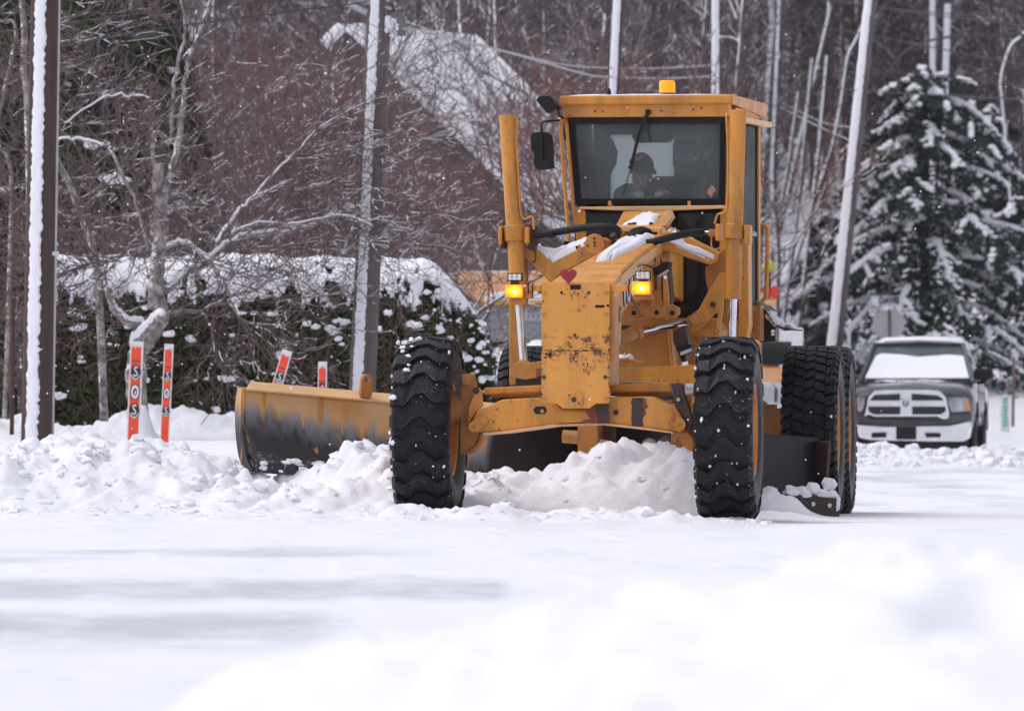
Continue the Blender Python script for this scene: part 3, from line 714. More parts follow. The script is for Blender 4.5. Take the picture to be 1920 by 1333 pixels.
m = GM(); m.pprism([(1206, 748), (1212, 747), (1211, 757), (1216, 762), (1209, 768), (1212, 776), (1206, 782)], -.1738, -.1716); gp('bare_patch', m, M_redox, axle, bevel=0); m = GM(); m.pprism([(1098, 772), (1103, 766), (1118, 760), (1117, 792), (1090, 794), (1094, 788), (1106, 786)], -.2378, -.2356); gp('bare_patch', m, M_redox, axle, bevel=0)
for px, s_ in ((1013, 1),):
    m = GM(); q = G(1013, 769, -.17); m.prism([(q.x + .030 * math.cos(a) + (.018 if math.cos(a) > 0 else -.018), q.z + .028 * math.sin(a)) for a in [2 * math.pi * i / 24 for i in range(24)]], -.1735, -.1712); gp('axle_slot', m, M_black, axle, bevel=0)
    m = GM(); q = G(1017, 771, -.17); m.ball((q.x, -.168, q.z), .018, 12, 6, sq=(1.2, .5, 1)); gp('slot_bolt', m, M_paint, axle, bevel=0)
m = GM(); q = G(1155, 773, -.17); m.disc((q.x, 0, q.z), .02, -.185, -.171, 14); gp('axle_bolt', m, M_dark, axle, bevel=.002)
for (p0, p1) in (((888, 800), (905, 789)), ((1257, 783), (1275, 796))):
    m = GM(); a = G(*p0, -.2); b = G(*p1, -.2); d = Vector((b.x - a.x, 0, b.z - a.z)).normalized(); nrm = Vector((-d.z, 0, d.x)); ring = []
    for i in range(9): t = math.pi * (i / 8) + math.pi / 2; ring.append(a + (d * math.cos(t) + nrm * math.sin(t)) * .040)
    for i in range(9): t = math.pi * (i / 8) - math.pi / 2; ring.append(b + (d * math.cos(t) + nrm * math.sin(t)) * .040)
    m.prism([(p.x, p.z) for p in ring], -.198, -.173); lk = gp('axle_link', m, M_paint, axle, bevel=.004)
    inner = b if p0[0] < 1000 else a
    m = GM(); m.disc((inner.x, 0, inner.z), .027, -.215, -.199, 20); m.disc((inner.x, 0, inner.z), .014, -.228, -.2155, 6); gp('link_bolt', m, M_paint, lk, bevel=.002)
    outer = a if p0[0] < 1000 else b
    m = GM(); m.disc((outer.x, 0, outer.z), .016, -.2005, -.1985, 16); gp('pin_hole', m, M_under, lk, bevel=0)
# tie rod, knuckles, hubs
m = GM(); m.pprism([(908, 727), (1015, 722), (1255, 718), (1260, 735), (1015, 735), (908, 740)], .02, .08); gp('tie_bar', m, M_paint, bevel=.008)
m = GM(); m.pprism([(1150, 690), (1305, 684), (1305, 719), (1150, 717)], 1.35, 1.55); gp('cross_member', m, M_paint, bevel=.008)
m = GM(); m.pbox(1144, 735, 1260, 743, .10, .2); gp('steer_cylinder', m, M_under); m = GM(); m.pbox(920, 737, 1015, 745, .10, .2); gp('steer_cylinder', m, M_under)
m = GM(); m.pprism([(892, 731), (898, 727), (903, 735), (905, 760), (893, 772), (881, 790), (877, 800), (878, 765)], -.13, -.09)
kn = gp('knuckle_arm', m, M_paint)
m = GM(); q = G(893, 732, -.13); m.disc((q.x, 0, q.z), .024, -.152, -.131, 16); gp('pin', m, M_dark, kn, bevel=.002)
m = GM(); m.pprism([(1262, 722), (1270, 717), (1280, 722), (1285, 745), (1292, 765), (1300, 790), (1294, 806), (1288, 808), (1283, 785), (1268, 765), (1263, 752)], -.14, -.09)
kn2 = gp('knuckle_arm', m, M_darkred)
m = GM(); q = G(1273, 749, -.14); m.disc((q.x, 0, q.z), .026, -.152, -.141, 18); gp('washer', m, M_dark, kn2, bevel=.002)
m = GM(); m.disc((q.x, 0, q.z), .014, -.170, -.1525, 14); gp('bolt', m, M_steel, kn2, bevel=.002)
m = GM(); a = G(1246, 753, .0); b = G(1262, 752, -.05); m.tube([a, b], .014, 10); gp('rod', m, M_chrome, kn2, bevel=0)
m = GM(); m.pprism([(903, 812), (908, 812), (905, 828), (897, 843), (886, 850), (874, 852), (874, 845), (884, 842), (893, 834), (899, 822)], -.12, -.02)
m.pprism([(864, 702), (880, 700), (884, 712), (882, 724), (866, 722)], -.1, .12); m.pprism([(866, 722), (886, 715), (884, 790), (900, 812), (892, 838), (868, 852), (862, 850), (862, 722)], -.08, .14)
gp('steering_knuckle', m, M_under, bevel=.012)
m = GM(); m.pprism([(1272, 808), (1290, 808), (1300, 822), (1302, 848), (1292, 845), (1280, 836)], -.12, -.02); m.pprism([(1285, 738), (1302, 735), (1306, 780), (1306, 850), (1296, 842), (1292, 800)], -.06, .14)
gp('steering_knuckle', m, M_under, bevel=.012)
m = GM()
a = G(864, 765, .02); m.tube([G(868, 765, .03), G(830, 768, .0)], .12, 20); gp('wheel_hub', m, M_under); m = GM(); m.tube([G(1300, 768, 0), G(1340, 770, 0)], .12, 20); gp('wheel_hub', m, M_under)

# ---- saddle, lift arms, lift cylinders
VS = 2.4
m = GM()
m.pprism([(984, 468), (1000, 462), (1037, 492), (1110, 452), (1128, 444), (1140, 452), (1122, 476), (1060, 508), (1043, 519), (1040, 531), (1032, 531), (1010, 508), (982, 480)], VS - .12, VS + .10)
la = gp('lift_arm', m, M_paint, bevel=.01)
m = GM(); m.pprism([(1040, 531), (1042, 521), (1060, 508), (1075, 503), (1066, 520), (1050, 540), (1045, 535)], VS - .10, VS + .08); gp('arm_gusset', m, M_under, la)
m = GM(); q = G(1116, 458, VS - .12); m.disc((q.x, 0, q.z), .076, VS - .15, VS - .121, 32); ds = gp('pivot_disc', m, M_paint, la, bevel=.004)
m = GM()
for (px, py) in ((1114, 447), (1102, 461), (1115, 455), (1115, 461)): q = G(px, py, VS - .15); m.disc((q.x, 0, q.z), .009, VS - .157, VS - .1505, 8)
gp('rivet', m, M_dark, ds, bevel=0)
m = GM()
m.pprism([(1215, 462), (1225, 445), (1247, 432), (1280, 440), (1346, 474), (1340, 492), (1330, 497), (1250, 471), (1235, 472)], VS - .12, VS + .10)
ra = gp('lift_arm', m, M_paint, bevel=.01)
m = GM(); m.pprism([(1330, 496), (1346, 474), (1366, 460), (1370, 462), (1370, 620), (1350, 600), (1330, 560), (1322, 520), (1322, 500)], VS + .00, VS + .12); gp('side_plate', m, M_under, ra)
m = GM(); m.pprism([(1328, 545), (1350, 510), (1358, 512), (1356, 575), (1350, 622), (1346, 622), (1345, 585), (1300, 628), (1286, 606), (1285, 598), (1310, 580)], VS - .10, VS - .06); gp('side_plate', m, M_paint, ra)
m = GM(); q = G(1337, 571, VS - .10); m.disc((q.x, 0, q.z), .020, VS - .125, VS - .101, 16); gp('pin', m, M_dark, ra, bevel=.002)
m = GM(); m.pprism([(1283, 598), (1308, 582), (1320, 600), (1296, 616)], VS - .28, VS - .13); m.pprism([(1290, 596), (1303, 588), (1310, 602), (1298, 610)], VS - .33, VS - .281); gp('clevis', m, M_under, ra)
# centre saddle housing rising to the cab
m = GM(); m.pprism([(1154, 428), (1246, 428), (1262, 436), (1258, 446), (1248, 452), (1160, 452), (1150, 440)], 2.55, 3.25)
e0 = [G(1153, 425, 2.52), G(1245, 426, 2.52), G(1256, 395, 3.15), G(1168, 396, 3.15)]; e1 = [Vector((p.x, p.y, G(1200, 452, 2.6).z)) for p in e0]
m.add(e0 + e1, [(0, 1, 2, 3), (4, 7, 6, 5), (0, 4, 5, 1), (1, 5, 6, 2), (2, 6, 7, 3), (3, 7, 4, 0)])
sdl = gp('saddle_housing', m, M_paint, bevel=.012)
m = GM(); m.pprism([(1246, 398), (1255, 394), (1260, 408), (1248, 424), (1236, 428), (1240, 414)], 2.40, 2.56); m.pprism([(1150, 424), (1246, 427), (1246, 436), (1150, 434)], 2.35, 2.56); gp('saddle_cap', m, M_pale, sdl)
m = GM(); m.pprism([(1206, 452), (1248, 440), (1250, 470), (1244, 500), (1246, 560), (1236, 578), (1206, 560), (1204, 520)], 2.30, 2.50); gp('saddle_web', m, M_under, sdl)
m = GM(); m.tube([G(1216, 448, 2.25), G(1255, 452, 2.3)], .035, 12); m.ptube([(1238, 430, 2.3), (1232, 455, 2.28), (1240, 480, 2.28), (1246, 500, 2.3)], .011, 8, 5); gp('hydraulic_pipe', m, M_paint, sdl, bevel=0)
# cylinders
def cyl(name, top, bot, r_, rodbot, rr_, cut=None):
    m = GM(); a = G(*top); b = G(*bot); m.tube([a, a + (b - a) * .001, b], r_, 32); o = gp(name, m, M_paint, bevel=.004)
    m = GM(); m.tube([b, G(*rodbot)], rr_, 20); gp('rod', m, M_chrome, o, bevel=0)
    return o
lc = cyl('lift_cylinder', (951, 216, VS - .2), (973, 560, VS - .2), .061, (983, 690, VS - .2), .030)
rc = cyl('lift_cylinder', (1384, 207, VS - .2), (1374, 561, VS - .2), .060, (1370, 660, VS - .2), .033)
m = GM(); m.tube([G(964, 422, VS - .2), G(966, 452, VS - .2)], .078, 32); col = gp('trunnion_collar', m, M_paint, lc)
m = GM(); m.pbox(934, 424, 941, 458, VS - .26, VS - .12); gp('trunnion_ear', m, M_paint, col, bevel=.01); m = GM(); m.pbox(983, 426, 992, 457, VS - .26, VS - .12); gp('trunnion_ear', m, M_paint, col, bevel=.01)
m = GM(); m.pbox(938, 428, 946, 466, VS - .2, VS - .05); gp('trunnion_block', m, M_dark, col); m = GM(); m.pbox(990, 424, 1003, 468, VS - .2, VS - .04); gp('trunnion_block', m, M_dark, col)
m = GM(); m.tube([G(1378, 420, VS - .2), G(1377, 448, VS - .2)], .078, 32); col = gp('trunnion_collar', m, M_paint, rc)
m = GM(); m.pbox(1341, 420, 1350, 452, VS - .26, VS - .12); gp('trunnion_ear', m, M_paint, col, bevel=.01); m = GM(); m.pbox(1395, 422, 1406, 458, VS - .26, VS - .12); gp('trunnion_ear', m, M_paint, col, bevel=.01)
m = GM(); m.pbox(1328, 430, 1343, 444, VS - .22, VS - .1); gp('hose_fitting', m, M_under, col)
m = GM(); m.tube([G(1318, 436, VS - .15), G(1330, 436, VS - .17)], .014, 10); m.tube([G(1406, 438, VS - .1), G(1416, 440, VS - .05)], .02, 8); gp('hose_fitting', m, M_steel, col, bevel=0)
# hydraulic tubes beside the cylinders
m = GM(); m.ptube([(966, 222, VS - .22), (970, 224, VS - .24), (970, 250, VS - .24), (968, 262, VS - .24), (972, 330, VS - .24), (978, 406, VS - .24), (996, 406, VS - .24), (1000, 412, VS - .24), (1001, 430, VS - .24)], .009, 8, 4)
gp('oil_pipe', m, M_paint, lc, bevel=0)
m = GM(); m.ptube([(1363, 215, VS - .2), (1362, 222, VS - .22), (1365, 300, VS - .22), (1362, 390, VS - .24), (1346, 402, VS - .24), (1340, 420, VS - .24)], .008, 8, 4); m.ptube([(1334, 444, VS - .2), (1334, 462, VS - .2), (1342, 468, VS - .2), (1354, 462, VS - .2)], .006, 8, 4)
gp('oil_pipe', m, M_paint, rc, bevel=0)
# left leg plate and ball socket
m = GM(); m.pprism([(953, 440), (984, 440), (986, 560), (974, 600), (982, 720), (955, 720)], VS - .05, VS + .08); gp('leg_plate', m, M_paint)
m = GM(); m.pprism([(962, 684), (975, 678), (1005, 680), (1006, 708), (985, 712), (964, 708)], VS - .3, VS - .05); m.pprism([(1000, 680), (1016, 676), (1016, 690), (1002, 692)], VS - .3, VS - .1); bs = gp('ball_socket', m, M_under)
m = GM(); m.tube([G(983, 684, VS - .2), G(985, 676, VS - .2)], .045, 16); m.pprism([(954, 712), (958, 700), (964, 722), (956, 722)], VS - .32, VS - .29); gp('socket_cap', m, M_under, bs)
m = GM(); m.pbox(966, 706, 1014, 722, VS - .25, VS + .1); gp('circle_ring', m, M_dark)
m = GM()
for px in (1005,): m.ptube([(984, 462, VS - .1), (1002, 470, VS - .15), (1004, 488, VS - .18), (996, 492, VS - .1)], .006, 6, 4)
gp('brake_line', m, M_dark, la, bevel=0)
# black hoses
m = GM(); m.ptube([(1005, 441, VS - .2), (1040, 436, VS - .25), (1090, 428, VS - .32), (1130, 425, VS - .38), (1156, 430, VS - .35), (1158, 440, VS - .2), (1150, 443, VS - .05)], .028, 12, 8); gp('hydraulic_hose', m, M_black, lc, bevel=0)
m = GM(); m.ptube([(1318, 436, VS - .15), (1290, 438, VS - .25), (1250, 447, VS - .38), (1210, 456, VS - .42), (1188, 448, VS - .4), (1186, 437, VS - .3), (1205, 432, VS - .1), (1228, 442, VS)], .028, 12, 8); gp('hydraulic_hose', m, M_black, rc, bevel=0)
m = GM(); m.pbox(1030, 436, 1036, 447, VS - .3, VS - .24); m.ptube([(1215, 456, VS - .4), (1217, 475, VS - .42), (1216, 505, VS - .45)], .006, 6, 3); m.ptube([(1217, 470, VS - .4), (1226, 480, VS - .45), (1228, 490, VS - .4), (1222, 505, VS - .4)], .005, 6, 4); m.ptube([(1196, 500, -.2), (1205, 496, 1.0), (1225, 502, 1.9)], .006, 6, 4); gp('hose_tie', m, M_black, rc, bevel=0)
# small work lamps tucked under the arm
m = GM(); m.pprism([(1224, 505), (1246, 490), (1256, 492), (1252, 506), (1232, 518)], 1.9, 2.05); wl = gp('work_lamp', m, M_black)
m = GM(); m.pprism([(1233, 517), (1252, 505), (1253, 509), (1235, 521)], 1.885, 1.93); gp('lens', m, M_lens, wl, bevel=0)
m = GM(); m.pprism([(1272, 652), (1290, 645), (1297, 648), (1296, 660), (1276, 668)], 1.9, 2.05); wl = gp('work_lamp', m, M_black)
m = GM(); m.pprism([(1275, 660), (1295, 653), (1296, 659), (1276, 667)], 1.885, 1.9); gp('lens', m, M_lens, wl, bevel=0)

# ---- drawbar, side-shift cylinder, links behind the nose
m = GM(); m.pprism([(1150, 588), (1170, 578), (1180, 572), (1190, 577), (1225, 576), (1232, 572), (1240, 577), (1258, 570), (1272, 577), (1272, 590), (1262, 598), (1245, 594), (1232, 598), (1222, 594), (1200, 594), (1190, 599), (1180, 595), (1150, 600)], 1.8, 1.9)
lk = gp('drawbar_link', m, M_under)
for px, py in ((1189, 587), (1232, 586), (1261, 587)):
    m = GM(); q = G(px, py, 1.8); m.disc((q.x, 0, q.z), .034, 1.785, 1.799, 20); r0 = gp('link_boss', m, M_under, lk, bevel=.003)
    m = GM(); m.disc((q.x, 0, q.z), .018, 1.781, 1.784, 16); gp('pin_hole', m, M_black, r0, bevel=0)
m = GM(); m.tube([G(1120, 650, 1.3), G(1194, 624, 1.7)], .052, 24); m.tube([G(1188, 626, 1.66), G(1196, 623, 1.71)], .060, 24); sc_ = gp('side_shift_cylinder', m, M_under)
m = GM(); m.tube([G(1194, 624, 1.7), G(1288, 604, 2.2)], .027, 16); gp('rod', m, M_chrome, sc_, bevel=0)
m = GM(); m.pprism([(1180, 640), (1252, 622), (1262, 700), (1178, 700)], 2.2, 2.5); dr = gp('drawbar', m, M_under)
m = GM(); m.pprism([(1250, 615), (1256, 612), (1264, 690), (1258, 690)], 2.1, 2.19); m.pbox(1146, 674, 1190, 679, 1.5, 2.0); gp('drawbar_rib', m, M_paint, dr)
m = GM(); m.pbox(1146, 598, 1300, 612, 2.5, 3.2); m.pbox(1282, 618, 1348, 630, 2.3, 2.7); m.pprism([(1150, 600), (1345, 596), (1345, 700), (1150, 700)], 2.9, 4.2); gp('frame_rail', m, M_under)
m = GM(); m.pprism([(1262, 622), (1285, 610), (1292, 650), (1282, 680), (1300, 690), (1285, 695), (1262, 640)], 1.95, 2.1); m.pbox(1150, 610, 1176, 634, 1.9, 2.2); gp('hose_bundle', m, M_dark); m = GM(); m.pprism([(1242, 500), (1252, 498), (1258, 560), (1250, 590), (1240, 560)], 2.0, 2.2); gp('hose_bundle', m, M_dark)
m = GM(); m.pprism([(1242, 505), (1248, 500), (1254, 560), (1250, 600), (1244, 598)], 1.95, 2.0); m.pprism([(1225, 545), (1240, 540), (1245, 578), (1220, 578)], 2.0, 2.1); gp('valve_bracket', m, M_paint)

# ---- snow lying on the grader
def snow_quad(name, A, B, C_, D_, th, seed, parent=None, nu=26, nv=14, rag=.25, fr=G):
    A, B, C_, D_ = map(Vector, (A, B, C_, D_)); n_ = (B - A).cross(D_ - A).normalized()
    if n_.z < 0: n_ = -n_
    vv = []; keep = {}
    U, V = np.meshgrid(np.linspace(0, 1, nu), np.linspace(0, 1, nv))
    nn = fbm(U * 4 + seed * 7, V * 3 + seed, 4, seed); 
    for j in range(nv):
        for i in range(nu):
            u = i / (nu - 1); v = j / (nv - 1)
            e = min(u, 1 - u, v, 1 - v) * 2; k = (max(0, min(1, e * 3.2)) ** .5)
            h = th * k * (1 + .5 * nn[j, i]) - th * .12
            p = A.lerp(B, u).lerp(D_.lerp(C_, u), v) + Vector((rag * .02 * nn[j, i], 0, rag * .02 * nn[j, i]))
            vv.append(p + n_ * h)
    ff = []
    for j in range(nv - 1):
        for i in range(nu - 1):
            u = i / (nu - 2); v = j / (nv - 2); e = min(u, 1 - u, v, 1 - v)
            if e + nn[j, i] * rag < -.02: continue
            ff.append((j * nu + i, j * nu + i + 1, (j + 1) * nu + i + 1, (j + 1) * nu + i))
    m = MB(fr); m.add(vv, ff, True); o = m.obj(name, parent or grader, M_snow); return o
bs_ = lambda v: np.interp(v, [p[0] for p in prof], [p[2] for p in prof])
def btop(x, v): return Vector((cx0 + x + .01 * v, v, float(bs_(v)) + .002))
snow_quad('beam_snow', btop(-.085, .75), btop(.02, .95), btop(.13, 2.35), btop(-.10, 2.3), .05, 3, rag=.10)
q_ = lambda a, b: e0[0].lerp(e0[1], a).lerp(e0[3].lerp(e0[2], a), b)
snow_quad('beam_snow', q_(.12, .08), q_(.78, .10), q_(.85, .72), q_(.50, .80), .035, 5, rag=.12)
snow_quad('arm_snow', G(1002, 470, VS - .12), G(1038, 493, VS - .12), G(1037, 488, VS + .1), G(1000, 462, VS + .1), .045, 7, la)
snow_quad('arm_snow', G(1034, 492, VS - .12), G(1112, 452, VS - .12), G(1112, 448, VS + .1), G(1030, 480, VS + .1), .045, 8, la)
m = GM(); m.pprism([(1001, 462), (1006, 461), (1022, 464), (1040, 466), (1060, 460), (1060, 472), (1036, 493), (1022, 486), (1008, 474)], VS - .10, VS + .07); gp('arm_snow', m, M_snow, la, bevel=.02)
snow_quad('arm_snow', G(1250, 455, VS - .125), G(1332, 489, VS - .125), G(1345, 472, VS + .1), G(1258, 436, VS + .1), .03, 9, ra)
m = GM(); m.pprism([(1262, 440), (1280, 446), (1284, 456), (1310, 464), (1340, 478), (1338, 488), (1312, 477), (1284, 468), (1268, 460), (1250, 452)], VS - .14, VS + .09); gp('arm_snow', m, M_snow, ra, bevel=.012)
snow_quad('beam_snow', G(1150, 436, 2.38), G(1195, 438, 2.38), G(1200, 432, 2.55), G(1152, 430, 2.55), .03, 12)
snow_quad('beam_snow', G(1248, 444, 2.3), G(1270, 447, 2.3), G(1268, 432, 2.6), G(1248, 430, 2.6), .03, 13)
snow_quad('frame_snow', G(1146, 676, 1.5), G(1190, 676, 1.5), G(1188, 672, 1.95), G(1146, 672, 1.95), .03, 15)
snow_quad('frame_snow', G(1278, 686, 1.36), G(1292, 686, 1.36), G(1290, 683, 1.5), G(1278, 683, 1.5), .02, 16)

# ---- cab
VC = 3.3
cab = grader
def cp(name, m, mat=M_paint, parent=None, bevel=.006): return m.obj(name, parent or cab, mat, bevel)
uL, uR = G(1049, 200, VC - .15).x, G(1374, 200, VC - .15).x
zr1, zr0 = G(1200, 178, VC - .15).z, G(1200, 197, VC - .15).z
m = GM()      # roof: sloping visor
m.add([(uL, VC - .15, zr1 - .005), (uR, VC - .15, zr1), (uR + .015, 4.85, zr1 - .02), (uL - .015, 4.85, zr1 - .02),
       (uL, VC - .15, zr0), (uR, VC - .15, zr0 + .005), (uR + .015, 4.85, zr0 - .06), (uL - .015, 4.85, zr0 - .06)],
      [(0, 1, 2, 3), (0, 4, 5, 1), (1, 5, 6, 2), (2, 6, 7, 3), (3, 7, 4, 0), (4, 7, 6, 5)])
rf = cp('roof', m, M_paint, bevel=.014)
m = GM(); a = G(1056, 197, VC - .12); b = G(1366, 219, VC - .12); m.box(a.x, b.x, VC - .12, VC + .05, b.z, a.z + .003); hd = cp('roof_header', m)
m = GM(); m.box(uR - .01, uR + .05, 3.5, 4.9, G(1400, 224, VC).z - .02, G(1400, 216, VC).z - .01); cp('drip_rail', m, M_pale, rf)
m = GM(); snow_quad('roof_snow', (uL + .02, VC - .08, zr1 - .006), (uR - .02, VC - .08, zr1 - .002), (uR - .0, 4.8, zr1 - .022), (uL, 4.8, zr1 - .022), .02, 31, rf)
m = GM()
for px, py in ((1116, 209), (1130, 210), (1300, 206), (1315, 203), (1240, 208)): q = G(px, py, VC - .12); m.disc((q.x, 0, q.z), .008, VC - .124, VC - .1205, 8)
cp('rivet', m, M_darkred, hd, 0)
# pillars
m = GM(); m.pprism([(1058, 219), (1066, 219), (1079, 386), (1086, 389), (1098, 396), (1100, 470), (1100, 600), (1088, 600), (1084, 470), (1072, 387)], VC - .02, VC + .06); cp('pillar', m)
m = GM(); m.pprism([(1362, 219), (1370, 219), (1370, 600), (1346, 600), (1350, 400), (1358, 386)], VC - .02, VC + .06); cp('pillar', m)
for (x, z0, z1, v0_, v1_) in ((.635, 1.45, 3.0, 4.58, 4.66), (-.66, 1.45, 3.0, 4.58, 4.66)):
    m = GM(); m.box(x - .05, x + .02, v0_, v1_, z0, z1); cp('pillar', m)
m = GM(); m.box(.62, .655, 3.36, 4.58, 2.98, 3.08); m.box(.62, .655, 3.36, 4.58, 1.5, 1.62); m.box(.615, .65, 3.36, 3.42, 1.62, 2.98); cp('door_frame', m)
m = GM(); m.box(.628, .638, 3.42, 4.58, 1.62, 2.98); cp('side_window', m, M_glass_green, bevel=0)
m = GM(); m.box(.622, .642, 3.42, 3.455, 1.62, 2.98); m.box(.622, .642, 4.545, 4.58, 1.62, 2.98); cp('window_seal', m, M_black, bevel=0)
m = GM(); m.add([(-.655, 3.36, 3.08), (-.655, 4.6, 3.08), (-.52, 4.6, 1.5), (-.52, 3.36, 1.5), (-.645, 3.36, 3.08), (-.645, 4.6, 3.08), (-.51, 4.6, 1.5), (-.51, 3.36, 1.5)], [(0, 1, 2, 3), (4, 7, 6, 5), (0, 4, 5, 1), (1, 5, 6, 2), (2, 6, 7, 3), (3, 7, 4, 0)]); cp('side_window', m, M_glass_green, bevel=0)
# windscreen
m = GM(); q = [G(1066, 221, VC), G(1363, 219, VC), G(1360, 384, VC), G(1080, 384, VC)]
def ringm(m, q, t, v0_, v1_):
    c = sum((Vector((p.x, 0, p.z)) for p in q), Vector()) / 4
    inn = []
    n = len(q)
    for i in range(n):
        a = Vector((q[i - 1].x, q[i - 1].z)); b = Vector((q[i].x, q[i].z)); d = Vector((q[(i + 1) % n].x, q[(i + 1) % n].z))
        e1 = (a - b).normalized(); e2 = (d - b).normalized(); inn.append(b + (e1 + e2) * t[i] if not isinstance(t, (int, float)) else b + (e1 + e2) * t)
    out_ = [Vector((p.x, p.z)) for p in q]
    for i in range(n):
        j = (i + 1) % n
        v = [(out_[i].x, v0_, out_[i].y), (out_[j].x, v0_, out_[j].y), (inn[j].x, v0_, inn[j].y), (inn[i].x, v0_, inn[i].y)]
        v += [(p[0], v1_, p[2]) for p in v]
        m.add(v, [(0, 1, 2, 3), (7, 6, 5, 4), (0, 4, 5, 1), (2, 6, 7, 3)])
    return inn
inn = ringm(m, q, .045, VC - .035, VC + .02); ws = cp('windscreen_frame', m, M_seal, bevel=.003)
m = GM(); m.add([(p.x, VC, p.y) for p in inn], [(0, 1, 2, 3)]); cp('windscreen', m, M_glass, ws, 0)
m = GM(); m.pprism([(1070, 221), (1361, 219), (1361, 232), (1070, 233)], VC - .06, VC - .036); cp('blind', m, M_black, ws, .004)
for px in (1143, 1292):
    m = GM(); m.pbox(px - 3, 377, px + 3, 386, VC - .055, VC - .036); cp('clip', m, M_paint, ws, .002)
m = GM(); m.pprism([(1086, 388), (1358, 385), (1358, 391), (1215, 397), (1086, 392)], VC - .10, VC + .06); cp('sill', m, M_pale)
# heart sticker on the glass
m = GM(); c2_ = G(1333, 362, VC - .01); pts = []
for i in range(36):
    t = 2 * math.pi * i / 36; pts.append((c2_.x + .0034 * 16 * math.sin(t) ** 3, c2_.z + .0032 * (13 * math.cos(t) - 5 * math.cos(2 * t) - 2 * math.cos(3 * t) - math.cos(4 * t))))
m.prism(pts, VC - .006, VC - .003); hsk = cp('sticker', m, simple('dark_heart_sticker', (.05, .06, .03), .5, c2=(.20, .02, .02), scale=12), ws, 0)
m = GM(); m.pprism([(1326, 360), (1331, 350), (1334, 346), (1338, 350), (1343, 357), (1338, 362), (1333, 372), (1329, 366)], VC - .009, VC - .0065); cp('sticker', m, simple('sticker_print', (.30, .06, .05), .5, c2=(.35, .35, .30), scale=60), hsk, 0)
# wiper
m = GM(); m.tube([G(1215, 212, VC - .16), G(1198, 252, VC - .10), G(1183, 312, VC - .05)], [.016, .014, .010], 8); m.disc((G(1215, 210, VC - .16).x, 0, G(1215, 210, VC - .16).z), .02, VC - .18, VC - .12, 14); wp = cp('wiper_arm', m, M_black, ws, 0)
m = GM(); m.tube([G(1205, 238, VC - .05), G(1168, 365, VC - .03)], .0035, 6); m.pbox(1178, 311, 1186, 317, VC - .06, VC - .03); m.ptube([(1216, 225, VC - .05), (1216, 250, VC - .05), (1219, 266, VC - .04)], .005, 6, 3); cp('wiper_blade', m, M_black, wp, 0)
# lower front windows
m = GM(); m.pbox(1092, 398, 1168, 600, VC + .01, VC + .02); m.pbox(1262, 396, 1350, 600, VC + .01, VC + .02); lw = cp('lower_window', m, M_glass_dark, bevel=0)
m = GM(); m.pbox(1088, 397, 1094, 600, VC - .01, VC + .015); m.pbox(1260, 396, 1270, 600, VC - .01, VC + .015); m.pbox(1345, 396, 1350, 600, VC - .01, VC + .015); m.pbox(1088, 396, 1350, 401, VC - .01, VC + .014); cp('window_seal', m, M_seal, lw, 0)
m = GM(); m.pbox(1168, 396, 1262, 600, VC, VC + .05); m.pbox(1088, 596, 1362, 612, VC - .02, VC + .3); cp('front_panel', m, M_under)
m = GM(); m.ptube([(1054, 229, VC - .05), (1058, 227, VC - .03)], .013, 8); m.ptube([(1066, 228, VC), (1058, 226, VC - .06), (1052, 230, VC - .08), (1052, 245, VC - .08), (1057, 320, VC - .08), (1063, 400, VC - .08), (1067, 455, VC - .08), (1069, 470, VC)], .0155, 10, 5); cp('grab_rail', m, M_paint, bevel=0)
m = GM(); m.pbox(1056, 452, 1066, 463, VC - .12, VC - .05); cp('latch', m, M_black)
m = GM(); m.ball(tuple(G(1061, 246, VC + .1)), .06, 14, 10, sq=(.35, .5, 1.3)); cp('side_lamp', m, M_black, bevel=0)
# interior: floor, back wall with fogged rear window, seat, wheel, console
M_in = simple('cab_lining', (.035, .036, .040), .8); M_in2 = simple('cab_console', (.06, .065, .075), .6)
m = GM(); m.box(-.60, .60, 3.36, 4.62, 1.50, 1.54); m.box(-.64, .62, 3.38, 4.6, 3.04, 3.06); cp('floor', m, M_in, bevel=0)
def wb(px0, py0, px1, py1, v=4.5):
    a = G(px0, py1, v); b = G(px1, py0, v); return a.x, b.x, a.z, b.z
x0, x1, z0, z1 = wb(1142, 252, 1262, 390)
m = GM(); m.box(-.62, x0, 4.56, 4.6, 1.54, 3.04); m.box(x0, x1, 4.56, 4.6, z1, 3.04); m.box(x0, x1, 4.56, 4.6, 1.54, z0); m.box(x1, .61, 4.56, 4.6, 1.54, 3.04)
bw = cp('back_wall', m, M_in, bevel=0)
m = GM(); m.box(x0, x1, 4.57, 4.58, z0, z1); cp('rear_window', m, M_fog, bw, 0)
m = GM(); a = G(1146, 268, 4.5); m.prism([(a.x - .09 + p[0], a.z + p[1]) for p in ((0, .1), (.10, .02), (.135, -.07), (.125, -.16), (.09, -.22), (.06, -.3), (.05, -.5), (0, -.5))], 4.50, 4.55); cp('rear_pillar_trim', m, M_in, bw, .01)
m = GM(); x0, x1, z0, z1 = wb(1262, 268, 1320, 312, 4.45); m.box(x0, x1, 4.44, 4.54, z0, z1); pn = cp('rear_panel', m, M_in2, bw, .004)
m = GM(); x0, x1, z0, z1 = wb(1265, 256, 1316, 262, 4.45); m.box(x0, x1, 4.43, 4.45, z0, z1); x0, x1, z0, z1 = wb(1304, 335, 1320, 378, 4.45); m.box(x0, x1, 4.5, 4.54, z0, z1); cp('light_strip', m, M_fog, bw, .002)
m = GM(); q = G(1295, 294, 4.43); text_into(m, 'turbo II', .085, Matrix.Translation((q.x, 4.436, q.z)) @ Matrix.Rotation(R(90), 4, 'X'), .35, .001, .001); cp('lettering', m, M_white, pn, 0)
